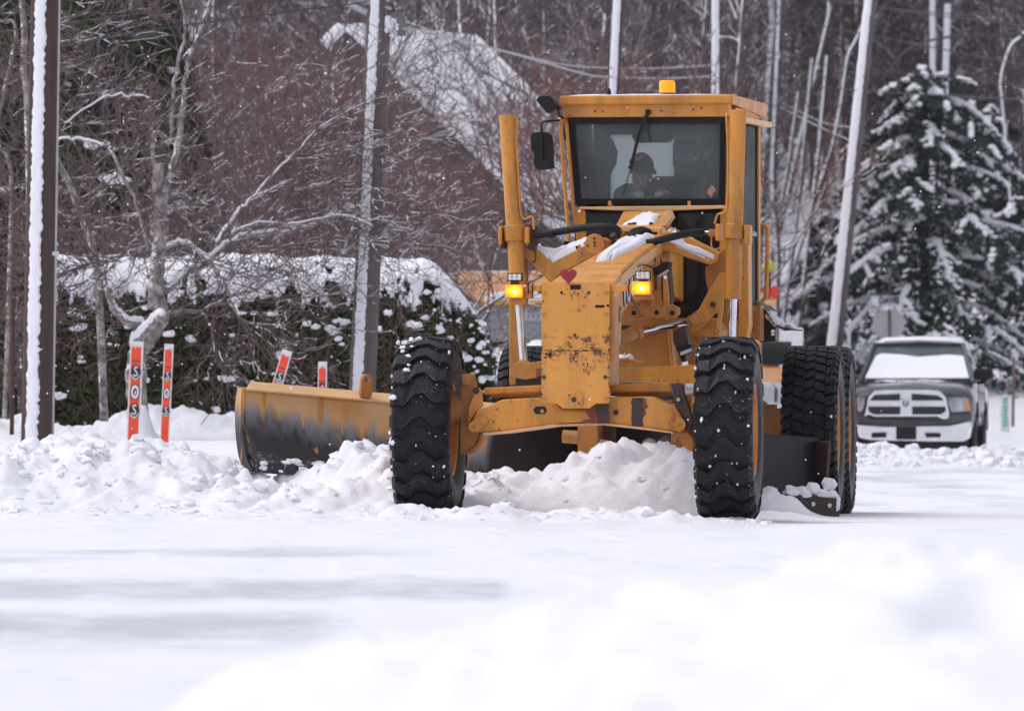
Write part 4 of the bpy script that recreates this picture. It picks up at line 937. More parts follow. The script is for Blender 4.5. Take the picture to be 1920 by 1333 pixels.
m = GM(); x0, x1, z0, z1 = wb(1188, 238, 1261, 268, 4.2); m.box(x0, x1, 4.1, 4.3, z0, z1 + .08); cp('sun_visor', m, M_in2, bevel=.04)
m = GM(); x0, x1, z0, z1 = wb(1240, 330, 1305, 470, 4.35); m.box(x0 - .1, x1, 4.38, 4.52, z0, z1); m.box(x0 - .12, x1, 3.95, 4.5, z0 - .3, z0); cp('seat', m, M_in, bevel=.05)
m = GM(); m.ptube([(1082, 240, VC + .05), (1083, 330, VC + .05), (1090, 350, VC + .05), (1104, 352, VC + .05), (1107, 358, VC + .05), (1109, 375, VC + .05)], .005, 6, 4); cp('cable', m, M_black, bevel=0)
m = GM(); pc = G(1222, 372, 3.65); ring = []
for i in range(33):
    t = 2 * math.pi * i / 32; ring.append(Vector((pc.x + .19 * math.cos(t), 3.72 + .15 * math.sin(t), pc.z - .03 + .09 * math.sin(t))))
m.tube(ring, .014, 8, cap=False); m.tube([(pc.x, 3.6, pc.z - .5), (pc.x, 3.72, pc.z - .04)], .03, 8); m.tube([(pc.x - .19, 3.72, pc.z - .03), (pc.x + .19, 3.72, pc.z - .03)], .014, 6); cp('steering_wheel', m, M_black, bevel=0)
m = GM(); a = G(1180, 366, 3.5); b = G(1250, 384, 3.5); m.prism([(a.x, b.z), (a.x + .06, b.z + .03), (a.x + .14, a.z - .015), (b.x, a.z - .01), (b.x + .03, b.z)], 3.45, 3.6); cp('dash_cowl', m, M_in2, bevel=.01)
# mirror, lamp, beacon, antenna
m = GM(); m.pprism([(996, 250), (1002, 248), (1026, 248), (1033, 254), (1036, 280), (1036, 308), (1038, 313), (1034, 317), (1012, 319), (1004, 317), (998, 300), (1001, 296), (1000, 285), (995, 283), (994, 256)], VC - .30, VC - .22)
mr = cp('mirror', m, M_black, bevel=.014)
m = GM(); m.ptube([(1016, 300, VC - .31), (1015, 250, VC - .31), (1015, 236, VC - .28), (1020, 229, VC - .2), (1035, 227, VC - .15), (1056, 226, VC - .03)], .009, 8, 5); cp('mirror_arm', m, M_black, mr, 0)
m = GM(); m.pprism([(1005, 188), (1010, 181), (1030, 179), (1036, 184), (1042, 195), (1041, 201), (1028, 213), (1024, 212)], VC - .3, VC - .15); wl = cp('work_lamp', m, M_black, bevel=.01)
m = GM(); m.ptube([(1040, 197, VC - .2), (1050, 203, VC - .1)], .014, 8); m.ptube([(1046, 205, VC - .15), (1048, 217, VC - .1), (1056, 222, VC - .06)], .012, 8); cp('lamp_stem', m, M_dark, wl, 0)
m = GM(); q = G(1251, 170, 3.9); zt = G(1251, 178, 3.9).z
M_beacon = emit('amber_beacon_dome', (.9, .33, .0), .32, (.9, .40, .0)); M_beacon.node_tree.nodes['Principled BSDF'].inputs['Roughness'].default_value = .2
m.tube([(q.x, 3.9, zt - .04), (q.x, 3.9, zt + .015)], .055, 24); bc = cp('beacon', m, M_black, rf, 0)
m = GM(); m.tube([(q.x, 3.9, zt + .014), (q.x, 3.9, zt + .095), (q.x, 3.9, zt + .108)], [.062, .060, .052], 24); m.tube([(q.x, 3.9, zt + .055), (q.x, 3.9, zt + .060)], .064, 24); cp('dome', m, M_beacon, bc, 0)
m = GM(); q = G(1142, 178, 3.5); m.tube([(q.x, 3.5, zt - .05), (q.x, 3.5, zt + .01), (q.x, 3.5, zt + .04)], [.022, .016, .006], 10); m.tube([(q.x, 3.5, zt + .04), (q.x - .01, 3.5, zt + .8)], .0025, 5); cp('antenna', m, M_black, rf, 0)

# ---- rear body: engine hood, ladder rail, fender
m = GM(); a = G(1398, 585, 4.75); b = G(1408, 400, 4.75)
zt_, zb_ = b.z, a.z
xr_ = G(1408, 450, 4.8).x
m.add([(-.45, 4.72, zb_), (xr_, 4.72, zb_), (xr_, 4.72, zt_ - .02), (xr_ - .1, 4.72, zt_ + .03), (-.45, 4.72, zt_ + .03), (-.45, 7.6, zb_), (xr_ - .46, 7.6, zb_), (xr_ - .46, 7.6, zt_ - .25), (xr_ - .56, 7.6, zt_ - .2), (-.45, 7.6, zt_ - .2)],
      [(0, 1, 2, 3, 4), (9, 8, 7, 6, 5), (0, 5, 6, 1), (1, 6, 7, 2), (2, 7, 8, 3), (3, 8, 9, 4), (4, 9, 5, 0)])
hood = gp('engine_hood', m, M_pale, bevel=.03)
def hs2(v, z, dx=.004): return (xr_ - .46 * (v - 4.72) / 2.88 + dx, v, z)
def hq(m, v0_, v1_, z0, z1, dx=.004):
    m.add([hs2(v0_, z0, dx), hs2(v1_, z0, dx), hs2(v1_, z1, dx), hs2(v0_, z1, dx), hs2(v0_, z0, -.01), hs2(v1_, z0, -.01), hs2(v1_, z1, -.01), hs2(v0_, z1, -.01)], [(0, 1, 2, 3), (0, 4, 5, 1), (2, 6, 7, 3), (1, 5, 6, 2), (0, 3, 7, 4)])
m = GM(); hq(m, 4.76, 5.05, 1.9, 2.10); gp('hood_panel', m, M_white, hood, bevel=0)
m = GM(); [hq(m, 4.85 , 5.05, z, z + .035, .007) for z in (1.88, 1.96, 2.06)]; gp('hood_panel', m, M_blackdecal, hood, bevel=0)
m = GM(); hq(m, 5.25, 6.0, 1.55, 2.15, .006); gp('hood_panel', m, simple('grey_panel', (.40, .40, .43), .4, .3), hood, bevel=0)
for k in range(16):
    m = GM(); hq(m, 6.15, 6.45, 1.6 + k * .036, 1.618 + k * .036, .005); gp('vent_slat', m, M_dark, hood, bevel=0)
m = GM(); q0 = G(1412, 424, 4.9); m.ptube([(1410, 424, 4.9), (1430, 423, 4.9), (1437, 427, 4.9), (1439, 440, 4.9), (1437, 540, 4.9), (1434, 560, 4.9), (1424, 565, 4.9), (1412, 564, 4.9)], .0165, 10, 5); gp('hand_rail', m, M_paint, bevel=0)
m = GM(); m.pprism([(1406, 420), (1424, 418), (1424, 430), (1406, 432)], 4.8, 4.9); gp('rail_bracket', m, M_dark)
# lower right frame post from the cab to the tandem
m = GM(); m.pprism([(1386, 440), (1402, 440), (1404, 610), (1398, 640), (1384, 640)], 3.4, 3.6); gp('frame_post', m, M_paint)
m = GM(); m.pprism([(1398, 572), (1426, 572), (1426, 640), (1398, 630)], 4.0, 4.2); gp('step_box', m, M_under)
# mudguard: curved sheet
m = GM()
pl = [(1400, 571), (1412, 569), (1424, 572), (1434, 580), (1442, 592), (1450, 604), (1460, 612), (1474, 616), (1484, 617)]
pb = [(x, y + 3) for x, y in pl][::-1]
m.pprism(pl + pb, 4.15, 4.75); m.pprism([(1424, 573), (1436, 586), (1446, 600), (1454, 611), (1453, 640), (1424, 642)], 4.2, 4.24)
fd = gp('mudguard', m, M_black, bevel=.003)
itm = []; rr = random.Random(41)
for k in range(70):
    t = rr.random(); i = min(len(pl) - 2, int(t * (len(pl) - 1))); f_ = t * (len(pl) - 1) - i
    x = pl[i][0] * (1 - f_) + pl[i + 1][0] * f_; y = pl[i][1] * (1 - f_) + pl[i + 1][1] * f_
    if x < 1422: continue
    q = G(x, y - 2, rr.uniform(4.2, 4.7)); itm.append((q.x, q.y, q.z, rr.uniform(.015, .045), 1, 1, .55))
blobs('caked_snow', itm, simple('dirty_snow', (.45, .43, .45), .6, c2=(.10, .09, .09), scale=14), parent=fd, fr=G, seed=4)
blobs('caked_snow', [(q.x, q.y, q.z, r_, 1, 1, .8) for q, r_ in ((G(1446, 592, 4.2), .05), (G(1456, 603, 4.2), .05), (G(1464, 610, 4.2), .035), (G(1449, 621, 4.18), .016), (G(1449, 627, 4.18), .014))], M_snow, parent=fd, fr=G, seed=6)

# ================================================================== BLADE
bl = Vector((-2.00, 1.55, .375)); br = Vector((2.30, 3.72, -.005)); bx = (br - bl).normalized(); bl_len = (br - bl).length
by = Vector((-bx.y, bx.x, 0)).normalized(); bz = bx.cross(by)
BM = Matrix.Translation(bl) @ Matrix(((bx.x, by.x, bz.x, 0), (bx.y, by.y, bz.y, 0), (bx.z, by.z, bz.z, 0), (0, 0, 0, 1)))
fb = type('f', (), {})(); fb.M = BM
def moldboard():
    pf = []
    for i in range(15):
        t = i / 14; z = .0 + .60 * t; y = -.21 + .36 * t ** .62 - .11 * t ** 3; pf.append((y, z))
    nx = 40; vv = []; uv = []; ff = []
    for i in range(nx + 1):
        x = bl_len * i / nx
        for (y, z) in pf: vv.append((x, y, z)); uv.append((x, z))
    n = len(pf)
    for i in range(nx):
        for j in range(n - 1): ff.append((i * n + j, (i + 1) * n + j, (i + 1) * n + j + 1, i * n + j + 1))
    m = MB(); m.fr = fb; m.add(vv, ff, True); o = m.obj('mouldboard', grader, M_blade)
    me = o.data; ul = me.uv_layers.new(name='UVMap')
    for lp in me.loops: ul.data[lp.index].uv = uv[lp.vertex_index]
    so_ = o.modifiers.new('thick', 'SOLIDIFY'); so_.thickness = .025; so_.offset = 1 if True else -1
    # end cheek
    ring = [(-.23, -.02)] + [(y - .012, z) for y, z in pf] + [(y + .12 - .04 * (k / 14), z) for k, (y, z) in enumerate(pf)][::-1] + [(-.10, -.02)]
    vv = [(-.015, p[0], p[1]) for p in ring] + [(.012, p[0], p[1]) for p in ring]; n = len(ring)
    m = MB(); m.fr = fb; m.add(vv, [tuple(range(n)), tuple(range(2 * n - 1, n - 1, -1))] + [(i, (i + 1) % n, (i + 1) % n + n, i + n) for i in range(n)])
    e = m.obj('end_cheek', grader, M_blade, .004)
    ul = e.data.uv_layers.new(name='UVMap'); 
    for lp in e.data.loops:
        p = BM.inverted() @ (G.M @ e.data.vertices[lp.vertex_index].co); ul.data[lp.index].uv = (p.x + p.y * 1.5 + .1, p.z + .0)
    m = MB(); m.fr = fb      # top lip
    LL = 3.3; m.add([(0.0, .005, .592), (LL, .005, .592), (LL, .125, .655), (0.09, .125, .655), (0.0, .005, .578), (LL, .005, .578), (LL, .125, .64), (.09, .125, .64)],
          [(0, 1, 2, 3), (4, 7, 6, 5), (0, 4, 5, 1), (1, 5, 6, 2), (2, 6, 7, 3), (3, 7, 4, 0)])
    m.obj('top_lip', o, M_pale, .003)  # brightness of the upward-facing lip is put into its pale colour
    m = MB(); m.fr = fb
    for i in range(60):
        x0 = bl_len * i / 60
    nn = 120; vv = []; ff = []
    rr = random.Random(12)
    for i in range(nn + 1):
        x = bl_len * i / nn; jz = .115 + .035 * mnoise.noise(Vector((x * 4, 0, 0)))
        for (y, z) in ((-.235, -.02), (-.245 + .012 * mnoise.noise(Vector((x * 9, 3, 0))), .05), (-.13, jz), (-.09, jz + .004), (-.12, -.02)): vv.append((x, y, z))
    for i in range(nn):
        for j in range(4): ff.append((i * 5 + j, i * 5 + j + 1, (i + 1) * 5 + j + 1, (i + 1) * 5 + j))
    m.add(vv, ff); m.obj('cutting_edge', o, M_cut, 0)
    # eye lug
    q = BM.inverted() @ W(646, 742, 1.55 + .8)
    m = MB(); m.fr = fb; xx = q.x; ring = []
    N_ = 20
    for i in range(N_ + 1): t = math.pi * i / N_; ring.append((xx + .045 * math.cos(t), .735 + .045 * math.sin(t)))
    outer = [(xx + .052, .60)] + ring + [(xx - .052, .60)]
    inner = [(xx + .022 * math.cos(2 * math.pi * i / 22), .735 + .028 * math.sin(2 * math.pi * i / 22)) for i in range(22)]
    # ring plate as radial strips between outer and inner
    K = 44; vv = []
    def opt(a):
        d = Vector((math.cos(a), math.sin(a))); p = Vector((xx, .735))
        if d.y >= 0: return p + d * .045
        t1 = .13 / -d.y if d.y < 0 else 9; t2 = .047 / abs(d.x) if abs(d.x) > 1e-5 else 9; t = min(t1, t2); return p + d * t
    for i in range(K):
        a = 2 * math.pi * i / K; o1 = opt(a); i1 = Vector((xx + .021 * math.cos(a), .735 + .027 * math.sin(a)))
        for yy in (.0, .04): vv += [(o1.x, yy, o1.y), (i1.x, yy, i1.y)]
    ff = []
    for i in range(K):
        j = (i + 1) % K; ff += [(i * 4, j * 4, j * 4 + 1, i * 4 + 1), (i * 4 + 2, i * 4 + 3, j * 4 + 3, j * 4 + 2), (i * 4, i * 4 + 2, j * 4 + 2, j * 4), (i * 4 + 1, j * 4 + 1, j * 4 + 3, i * 4 + 3)]
    m.add(vv, ff); m.obj('lifting_eye', o, paint('rusty_orange', c=(.45, .15, .02), rust=1, dirt=.8), .004)
    # right end bit with bolts
    m = MB(); m.fr = fb; m.box(bl_len - .42, bl_len + .05, -.285, -.25, -.02, .15); eb = m.obj('end_bit', o, M_dark, .01)
    m = MB(); m.fr = fb
    for x in (bl_len - .19, bl_len - .05): m.tube([(x, -.297, .09), (x, -.284, .09)], .018, 12)
    m.obj('bolt', eb, M_steel, 0)
    m = MB(); m.fr = fb; m.box(bl_len - .02, bl_len + .01, -.15, .13, .15, .58); 
    m.obj('end_plate', o, M_darkred, .01)
    itm = [(bl_len - rr.uniform(0, .5), -.22 + rr.uniform(-.05, .04), .16 + rr.random() ** 2 * .10, rr.random() ** 1.5 * .045 + .012, 1.3, .8, .8) for k in range(26)] + [(bl_len + .03, -.28, .08 + k * .02, .03, .6, .6, 1) for k in range(4)]
    blobs('blade_snow', itm, M_snow, parent=o, fr=fb, seed=13)
    itm = [(rr.uniform(.05, 2.0), -.23 + rr.uniform(-.02, .03), rr.uniform(.0, .10), rr.uniform(.008, .03), 1.5, .6, .7) for k in range(90)]
    blobs('blade_snow', itm, M_snow, parent=o, fr=fb, seed=14)
    return o
moldboard()
# circle and blade carriers under the frame
m = GM(); m.box(-.55, .75, 2.2, 3.1, .72, .80); m.box(-.35, -.2, 2.1, 3.0, .5, .75); m.box(.35, .5, 2.1, 3.0, .5, .75); gp('blade_carrier', m, M_under)
m = GM(); m.tube([G(1055, 818, 1.9), G(1085, 820, 1.9)], .05, 14); gp('carrier_pin', m, M_under)

# ================================================================== DRIVER
M_skin = simple('skin', (.55, .33, .26), .55, c2=(.48, .27, .21)); M_jacket = simple('navy_jacket', (.02, .022, .03), .8, c2=(.03, .032, .04)); M_cap = simple('dark_cap', (.022, .022, .026), .8)
def remesh(o, vox, smooth=4):
    r = o.modifiers.new('remesh', 'REMESH'); r.mode = 'VOXEL'; r.voxel_size = vox; r.use_smooth_shade = True
    s_ = o.modifiers.new('smooth', 'SMOOTH'); s_.iterations = smooth; s_.factor = .5
def driver():
    H = G(1203, 318, 4.02); hx_, hy, hz = H
    ya = R(38); fw = Vector((math.sin(ya), -math.cos(ya), -.32)).normalized(); rt = Vector((math.cos(ya), math.sin(ya), 0)); up = rt.cross(fw) * -1
    if up.z < 0: up = -up
    def hp(f, r_, u): return H + fw * f + rt * r_ + up * u
    m = MB(G)
    def cap(p0, p1, r0, r1, n=7):
        p0, p1 = Vector(p0), Vector(p1); m.ball(p0, r0, 14, 10); m.ball(p1, r1, 14, 10); m.tube([p0, p1], [r0, r1], 14)
    m.ball(hp(-.012, 0, .03), .098, 18, 14, sq=(.86, .98, 1)); m.ball(hp(.022, 0, -.035), .074, 16, 12, sq=(.9, 1, 1.15)); cap(hp(.02, 0, -.085), hp(.055, 0, -.095), .045, .035)
    cap(hp(.088, 0, -.01), hp(.105, 0, -.035), .011, .015); m.ball(hp(.083, .035, -.03), .022, 8, 6); m.ball(hp(.083, -.035, -.03), .022, 8, 6)   # nose and cheeks
    m.ball(hp(.089, 0, -.066), .018, 8, 6, sq=(1.5, 1, .6)); m.ball(hp(-.005, .088, -.01), .026, 8, 6, sq=(.4, .8, 1.2)); m.ball(hp(-.005, -.088, -.01), .026, 8, 6, sq=(.4, .8, 1.2))
    N0 = H + Vector((-.01, .05, -.155)); cap(hp(-.02, 0, -.06), N0, .056, .062)
    ch = N0 + Vector((.03, .04, -.085)); pel = N0 + Vector((0, .12, -.50)); cap(ch, pel, .135, .145); cap(ch + Vector((-.13, 0, .05)), ch + Vector((.13, 0, .05)), .07, .07)
    ls = ch + Vector((-.18, 0, .04)); le = ls + Vector((.02, -.20, -.20)); lh = Vector(G(1195, 366, 3.72))
    rs = ch + Vector((.18, 0, .04)); re = rs + Vector((.14, -.12, -.06)); rh = Vector(G(1248, 364, 3.68))
    for s_, e_, h_ in ((ls, le, lh), (rs, re, rh)): cap(s_, e_, .055, .045); cap(e_, h_, .043, .030)
    for h_, sg in ((lh, 1), (rh, -1)):
        cap(h_, h_ + Vector((sg * .03, -.06, .0)), .032, .034)
        for i in range(4):
            b = h_ + Vector((sg * (.02 + .018 * i) - sg * .02, -.085, .02 - .004 * i)); k1 = b + Vector((sg * .006, -.035 - .004 * (i % 2), -.004)); k2 = k1 + Vector((0, -.006, -.03)); cap(b, k1, .0095, .009); cap(k1, k2, .009, .008)
        cap(h_ + Vector((-sg * .02, -.04, .01)), h_ + Vector((-sg * .045, -.08, .0)), .012, .010)
    for sg in (-1, 1):
        kn = pel + Vector((sg * .14, -.42, .02)); cap(pel + Vector((sg * .09, 0, 0)), kn, .085, .065); ft = kn + Vector((0, -.06, -.34)); cap(kn, ft, .058, .042); cap(ft, ft + Vector((0, -.12, -.03)), .04, .035)
    body = m.obj('person', None, M_skin, fr=G); tag(body, 'driver in a dark cap and dark jacket at the wheel inside the grader cab', 'person'); remesh(body, .0065)
    m2 = MB(G)
    def cap2(p0, p1, r0, r1): m2.ball(p0, r0, 14, 10); m2.ball(p1, r1, 14, 10); m2.tube([p0, p1], [r0, r1], 14)
    cap2(ch, pel, .155, .16); cap2(ch + Vector((-.14, 0, .05)), ch + Vector((.14, 0, .05)), .088, .088); cap2(N0 + Vector((0, .02, -.05)), N0 + Vector((0, .02, -.01)), .085, .08)
    for s_, e_, h_ in ((ls, le, lh), (rs, re, rh)): cap2(s_, e_, .075, .062); cap2(e_, e_.lerp(h_, .85), .060, .045)
    j = m2.obj('jacket', body, M_jacket); remesh(j, .012, 3)
    m3 = MB(G)
    for sg in (-1, 1):
        kn = pel + Vector((sg * .14, -.42, .02)); ft = kn + Vector((0, -.06, -.34))
        for a_, b_, r0, r1 in ((pel + Vector((sg * .09, 0, 0)), kn, .098, .078), (kn, kn.lerp(ft, .9), .072, .055)): m3.ball(a_, r0, 12, 8); m3.ball(b_, r1, 12, 8); m3.tube([a_, b_], [r0, r1], 12)
    j = m3.obj('trousers', body, M_cap); remesh(j, .014, 3)
    m4 = MB(G); cb = MB(G); nu, nv = 24, 8; vv = []
    for jn in range(nv + 1):
        th = (math.pi / 2) * jn / nv
        for i in range(nu):
            ph = 2 * math.pi * i / nu; vv.append(hp(-.012 + .108 * math.sin(th) * math.cos(ph), .092 * math.sin(th) * math.sin(ph), .030 + .090 * math.cos(th)))
    ff = [(jn * nu + i, (jn + 1) * nu + i, (jn + 1) * nu + (i + 1) % nu, jn * nu + (i + 1) % nu) for jn in range(nv) for i in range(nu)]
    m4.add(vv, ff, True)
    vv = []; K = 13
    for i in range(K):
        a = -1.15 + 2.3 * i / (K - 1)
        for q_ in (0, 1): vv.append(hp(-.012 + (.108 + .075 * q_ * math.cos(a * .9)) * math.cos(a * (1 - .25 * q_)), (.098 + .0 * q_) * math.sin(a * (1 - .1 * q_)), .040 - .022 * q_ - .015 * abs(math.sin(a))))
    vv += [p - up * .006 for p in vv]
    n2_ = 2 * K
    for i in range(K - 1):
        a0 = i * 2; m_ = [(a0, a0 + 1, a0 + 3, a0 + 2), (a0 + n2_, a0 + 2 + n2_, a0 + 3 + n2_, a0 + 1 + n2_), (a0 + 1, a0 + 1 + n2_, a0 + 3 + n2_, a0 + 3)]
        ff2 = m_ if i == 0 else ff2 + m_
    m4.add(vv, ff2, True)
    m4.obj('cap', body, M_cap)
    m5 = MB(G)
    for s_ in (-1, 1): m5.ball(hp(.081, s_ * .031, .004), .010, 8, 6)
    m5.obj('eye', body, M_black)
driver()

# ================================================================== ORANGE TRUCK FAR BEHIND
YT = 96
OT = Frame(0.0, YT, 0)
ot = thing('dump_truck', 'orange truck with snow on its body, half hidden behind the hedge and the grader', 'truck', OT.M)
M_or2 = simple('orange_truck_paint', (.80, .42, .20), .5, c2=(.72, .35, .15), scale=1.2); M_grey = simple('grey_side_panel', (.20, .20, .22), .5, c2=(.26, .26, .28), scale=2); M_yel = simple('yellow_rail', (.62, .30, .02), .5)
def op(n, m, mt, par=None, b=.02): return m.obj(n, par or ot, mt, b)
m = MB(OT); m.pprism([(842, 516), (850, 511), (1240, 507), (1244, 570), (905, 570), (860, 540)], 0, 2.3); db = op('dump_body', m, M_or2)
m = MB(OT); m.pprism([(848, 513), (860, 509), (950, 508), (1240, 504), (1240, 508), (850, 513)], .02, 2.2); op('body_snow', m, M_snow_soft, db)
m = MB(OT); m.pprism([(906, 566), (912, 553), (930, 548), (960, 545), (1012, 546), (1240, 550), (1240, 565)], -.12, -.01); op('body_snow', m, M_snow_soft, db, .03)
m = MB(OT); m.pbox(895, 565, 1244, 573, -.16, -.02); op('side_rail', m, M_yel, db, .01)
m = MB(OT); m.pbox(880, 574, 1244, 640, .05, 2.2); sp_ = op('side_panel', m, M_grey)
m = MB(OT); m.pbox(980, 578, 1020, 602, -.0, .04); op('info_plate', m, simple('pale_plate', (.45, .46, .5), .5), sp_, .004)
m = MB(OT); q = OT(1000, 584, 0); text_into(m, 'CITY', .09, Matrix.Translation((q.x, -.01, q.z)) @ Matrix.Rotation(R(90), 4, 'X')); q = OT(1000, 595, 0); text_into(m, '7 7 7', .10, Matrix.Translation((q.x, -.01, q.z)) @ Matrix.Rotation(R(90), 4, 'X')); op('lettering', m, M_black, sp_, 0)
for px in (940, 1180, 1260, 1400):
    m = MB(OT); q = OT(px, 700, .1); m.lathe([(-.15, .25), (-.15, .42), (-.10, .5), (.10, .5), (.15, .42), (.15, .25)], 28); 
    mw = MB(OT); mw.v = [(q.x + p[1], .2 + p[0], .5 + p[2]) for p in m.v]; mw.f = m.f; mw.sm = m.sm; op('wheel', mw, M_rubber, None, 0)
m = MB(OT); m.pbox(880, 640, 1470, 660, .3, 1.9); op('chassis', m, M_black)
m = MB(OT); m.pprism([(1262, 470), (1330, 452), (1405, 470), (1418, 560), (1450, 575), (1456, 600), (1456, 690), (1262, 690)], .1, 2.2); cbb = op('truck_cab', m, M_or2, None, .06)
m = MB(OT); m.pbox(1428, 560, 1456, 572, .0, .3); op('lamp_shelf', m, M_or2, cbb)
m = MB(OT); m.ptube([(1428, 662, .0), (1484, 662, .0)], .19, 20); op('fuel_tank', m, M_black, None, 0)
m = MB(OT); m.pbox(1424, 688, 1484, 716, -.05, .5); op('step_panel', m, M_or2)
m = MB(OT); m.pprism([(1452, 716), (1472, 716), (1488, 736), (1480, 742), (1456, 726)], -.05, .3); op('bumper', m, M_chrome, None, .01)
M_hv = simple('hi_vis_yellow', (.42, .46, .03), .6); M_redl = emit('red_lamp', (.6, .03, .02), .08)
m = MB(OT); m.ball(tuple(OT(1442, 499, -.1)), .10, 12, 8); op('yellow_beacon', m, M_hv, cbb, 0)
m = MB(OT); m.tube([OT(1442, 505, -.1), OT(1442, 560, .05)], .03, 8); op('beacon_stem', m, M_dark, cbb, 0)
for px in (1438, 1452):
    m = MB(OT); m.ball(tuple(OT(px, 548, .0)), .09, 12, 8, sq=(.8, .7, 1.2)); op('red_lamp', m, M_redl, cbb, 0)
m = MB(Frame(0, 112, 0)); m.pbox(1462, 615, 1506, 662, 0, .06); m.pbox(1480, 662, 1486, 760, 0, .05); o = m.obj('blank_sign', None, simple('white_board', (.85, .85, .88), .6), .01, fr=m.fr); tag(o, 'blank white board on a post between the grader mudguard and the leaning pole', 'sign')

# ================================================================== PARKED PICKUP
T = Frame(6.55, 95, 5.0)
tk = thing('pickup_truck', 'dark grey pickup truck with chrome grille and snow on its windscreen, parked facing the camera', 'pickup truck', T.M)
def carpaint():
    m, N, L, P = new_mat('dark_grey_car_paint'); P.inputs['Base Color'].default_value = (.065, .060, .072, 1); P.inputs['Metallic'].default_value = .35; P.inputs['Roughness'].default_value = .34; P.inputs['Coat Weight'].default_value = .6
    f = nz(N, L, 3, 5); L.new(ramp(N, L, f, [(.35, (.030, .028, .034)), (.7, (.085, .08, .092))]), P.inputs['Base Color']); L.new(ramp(N, L, f, [(.3, .28), (.7, .6)]), P.inputs['Roughness']); return m
M_car = carpaint(); M_chr = simple('chrome', (.86, .86, .90), .22, .85, c2=(.74, .74, .80), scale=5)
def tp(n, m, mt, par=None, b=.01): return m.obj(n, par or tk, mt, b)
hw = 1.0
def sec(v, pts): return [(x, v, z) for x, z in pts]
def loft(m, secs, smooth=True, closed=True):
    n = len(secs[0]); vv = [p for s_ in secs for p in s_]; ff = []
    for i in range(len(secs) - 1):
        for j in range(n if closed else n - 1): ff.append((i * n + j, i * n + (j + 1) % n, (i + 1) * n + (j + 1) % n, (i + 1) * n + j))
    ff += [tuple(range(n)), tuple((len(secs) - 1) * n + j for j in range(n - 1, -1, -1))]
    m.add(vv, ff, smooth)
def prof_body(w_, zt, zs, zb, bulge=.03):
    half = [(w_ * .42, zt + bulge * .3), (w_ * .72, zt), (w_ * .93, zt - .05), (w_ * 1.0, zs), (w_ * 1.01, (zs + zb) / 2), (w_ * .97, zb)]
    return [(-x, z) for x, z in half[::-1]] + [(0, zt + bulge)] + half
m = MB(T)
loft(m, [sec(.06, prof_body(.93, 1.02, .88, .55)), sec(.16, prof_body(.98, 1.09, .92, .50)), sec(.45, prof_body(1.0, 1.145, .96, .48, .05)), sec(.9, prof_body(1.0, 1.19, 1.0, .48, .05)), sec(1.30, prof_body(1.0, 1.225, 1.02, .48, .03)),
         sec(1.6, prof_body(1.0, 1.24, 1.04, .48, .0)), sec(3.6, prof_body(1.0, 1.24, 1.05, .5, 0)), sec(5.7, prof_body(1.0, 1.24, 1.05, .55, 0))])
bd = tp('body', m, M_car, None, 0)
m = MB(T)     # roof and pillars shell
def gh(w0, z0, w1, z1): return [(-w0, z0), (-w1, z1 - .05), (-w1 * .9, z1), (0, z1 + .02), (w1 * .9, z1), (w1, z1 - .05), (w0, z0)]
loft(m, [sec(2.05, gh(.72, 1.80, .70, 1.83)), sec(2.3, gh(.86, 1.60, .72, 1.87)), sec(2.9, gh(.90, 1.30, .73, 1.90)), sec(3.6, gh(.9, 1.24, .73, 1.89)), sec(4.0, gh(.9, 1.24, .70, 1.86))])
rfk = tp('roof', m, M_car, None, 0)
def tq(m, A, B, C_, D_, th=.01):
    vs_ = [Vector(p) for p in (A, B, C_, D_)]; n_ = (vs_[1] - vs_[0]).cross(vs_[3] - vs_[0]).normalized() * th
    m.add(vs_ + [p - n_ for p in vs_], [(0, 1, 2, 3), (7, 6, 5, 4), (0, 4, 5, 1), (1, 5, 6, 2), (2, 6, 7, 3), (3, 7, 4, 0)])
m = MB(T); tq(m, (-.90, 1.28, 1.22), (.90, 1.28, 1.22), (.70, 2.06, 1.83), (-.70, 2.06, 1.83)); M_ws = glass_mat('windscreen_glass', (.25, .3, .3), dens=.55, haze=(.16, .20, .21)); wsk = tp('windscreen', m, M_ws, None, 0)
for s_ in (-1, 1):
    m = MB(T); m.tube([(s_ * .93, 1.24, 1.21), (s_ * .73, 2.07, 1.84)], .04, 8); m.tube([(s_ * .73, 2.05, 1.84), (0, 2.02, 1.87)], .03, 6); tp('windscreen_pillar', m, M_car, None, 0)
    m = MB(T); tq(m, (s_ * .955, 1.75, 1.25), (s_ * .955, 2.75, 1.25), (s_ * .78, 2.75, 1.76), (s_ * .78, 2.15, 1.76)); m2 = MB(T); tq(m2, (s_ * .955, 2.85, 1.25), (s_ * .955, 3.7, 1.25), (s_ * .78, 3.6, 1.76), (s_ * .78, 2.85, 1.76))
    tp('door_window', m, M_ws, None, 0); tp('door_window', m2, M_ws, None, 0)
    m = MB(T); m.add([(s_ * .90, 1.3, 1.24), (s_ * .95, 3.95, 1.24), (s_ * .74, 3.9, 1.80), (s_ * .74, 2.2, 1.80)], [(0, 1, 2, 3)]); tp('cab_side', m, M_car, None, 0)
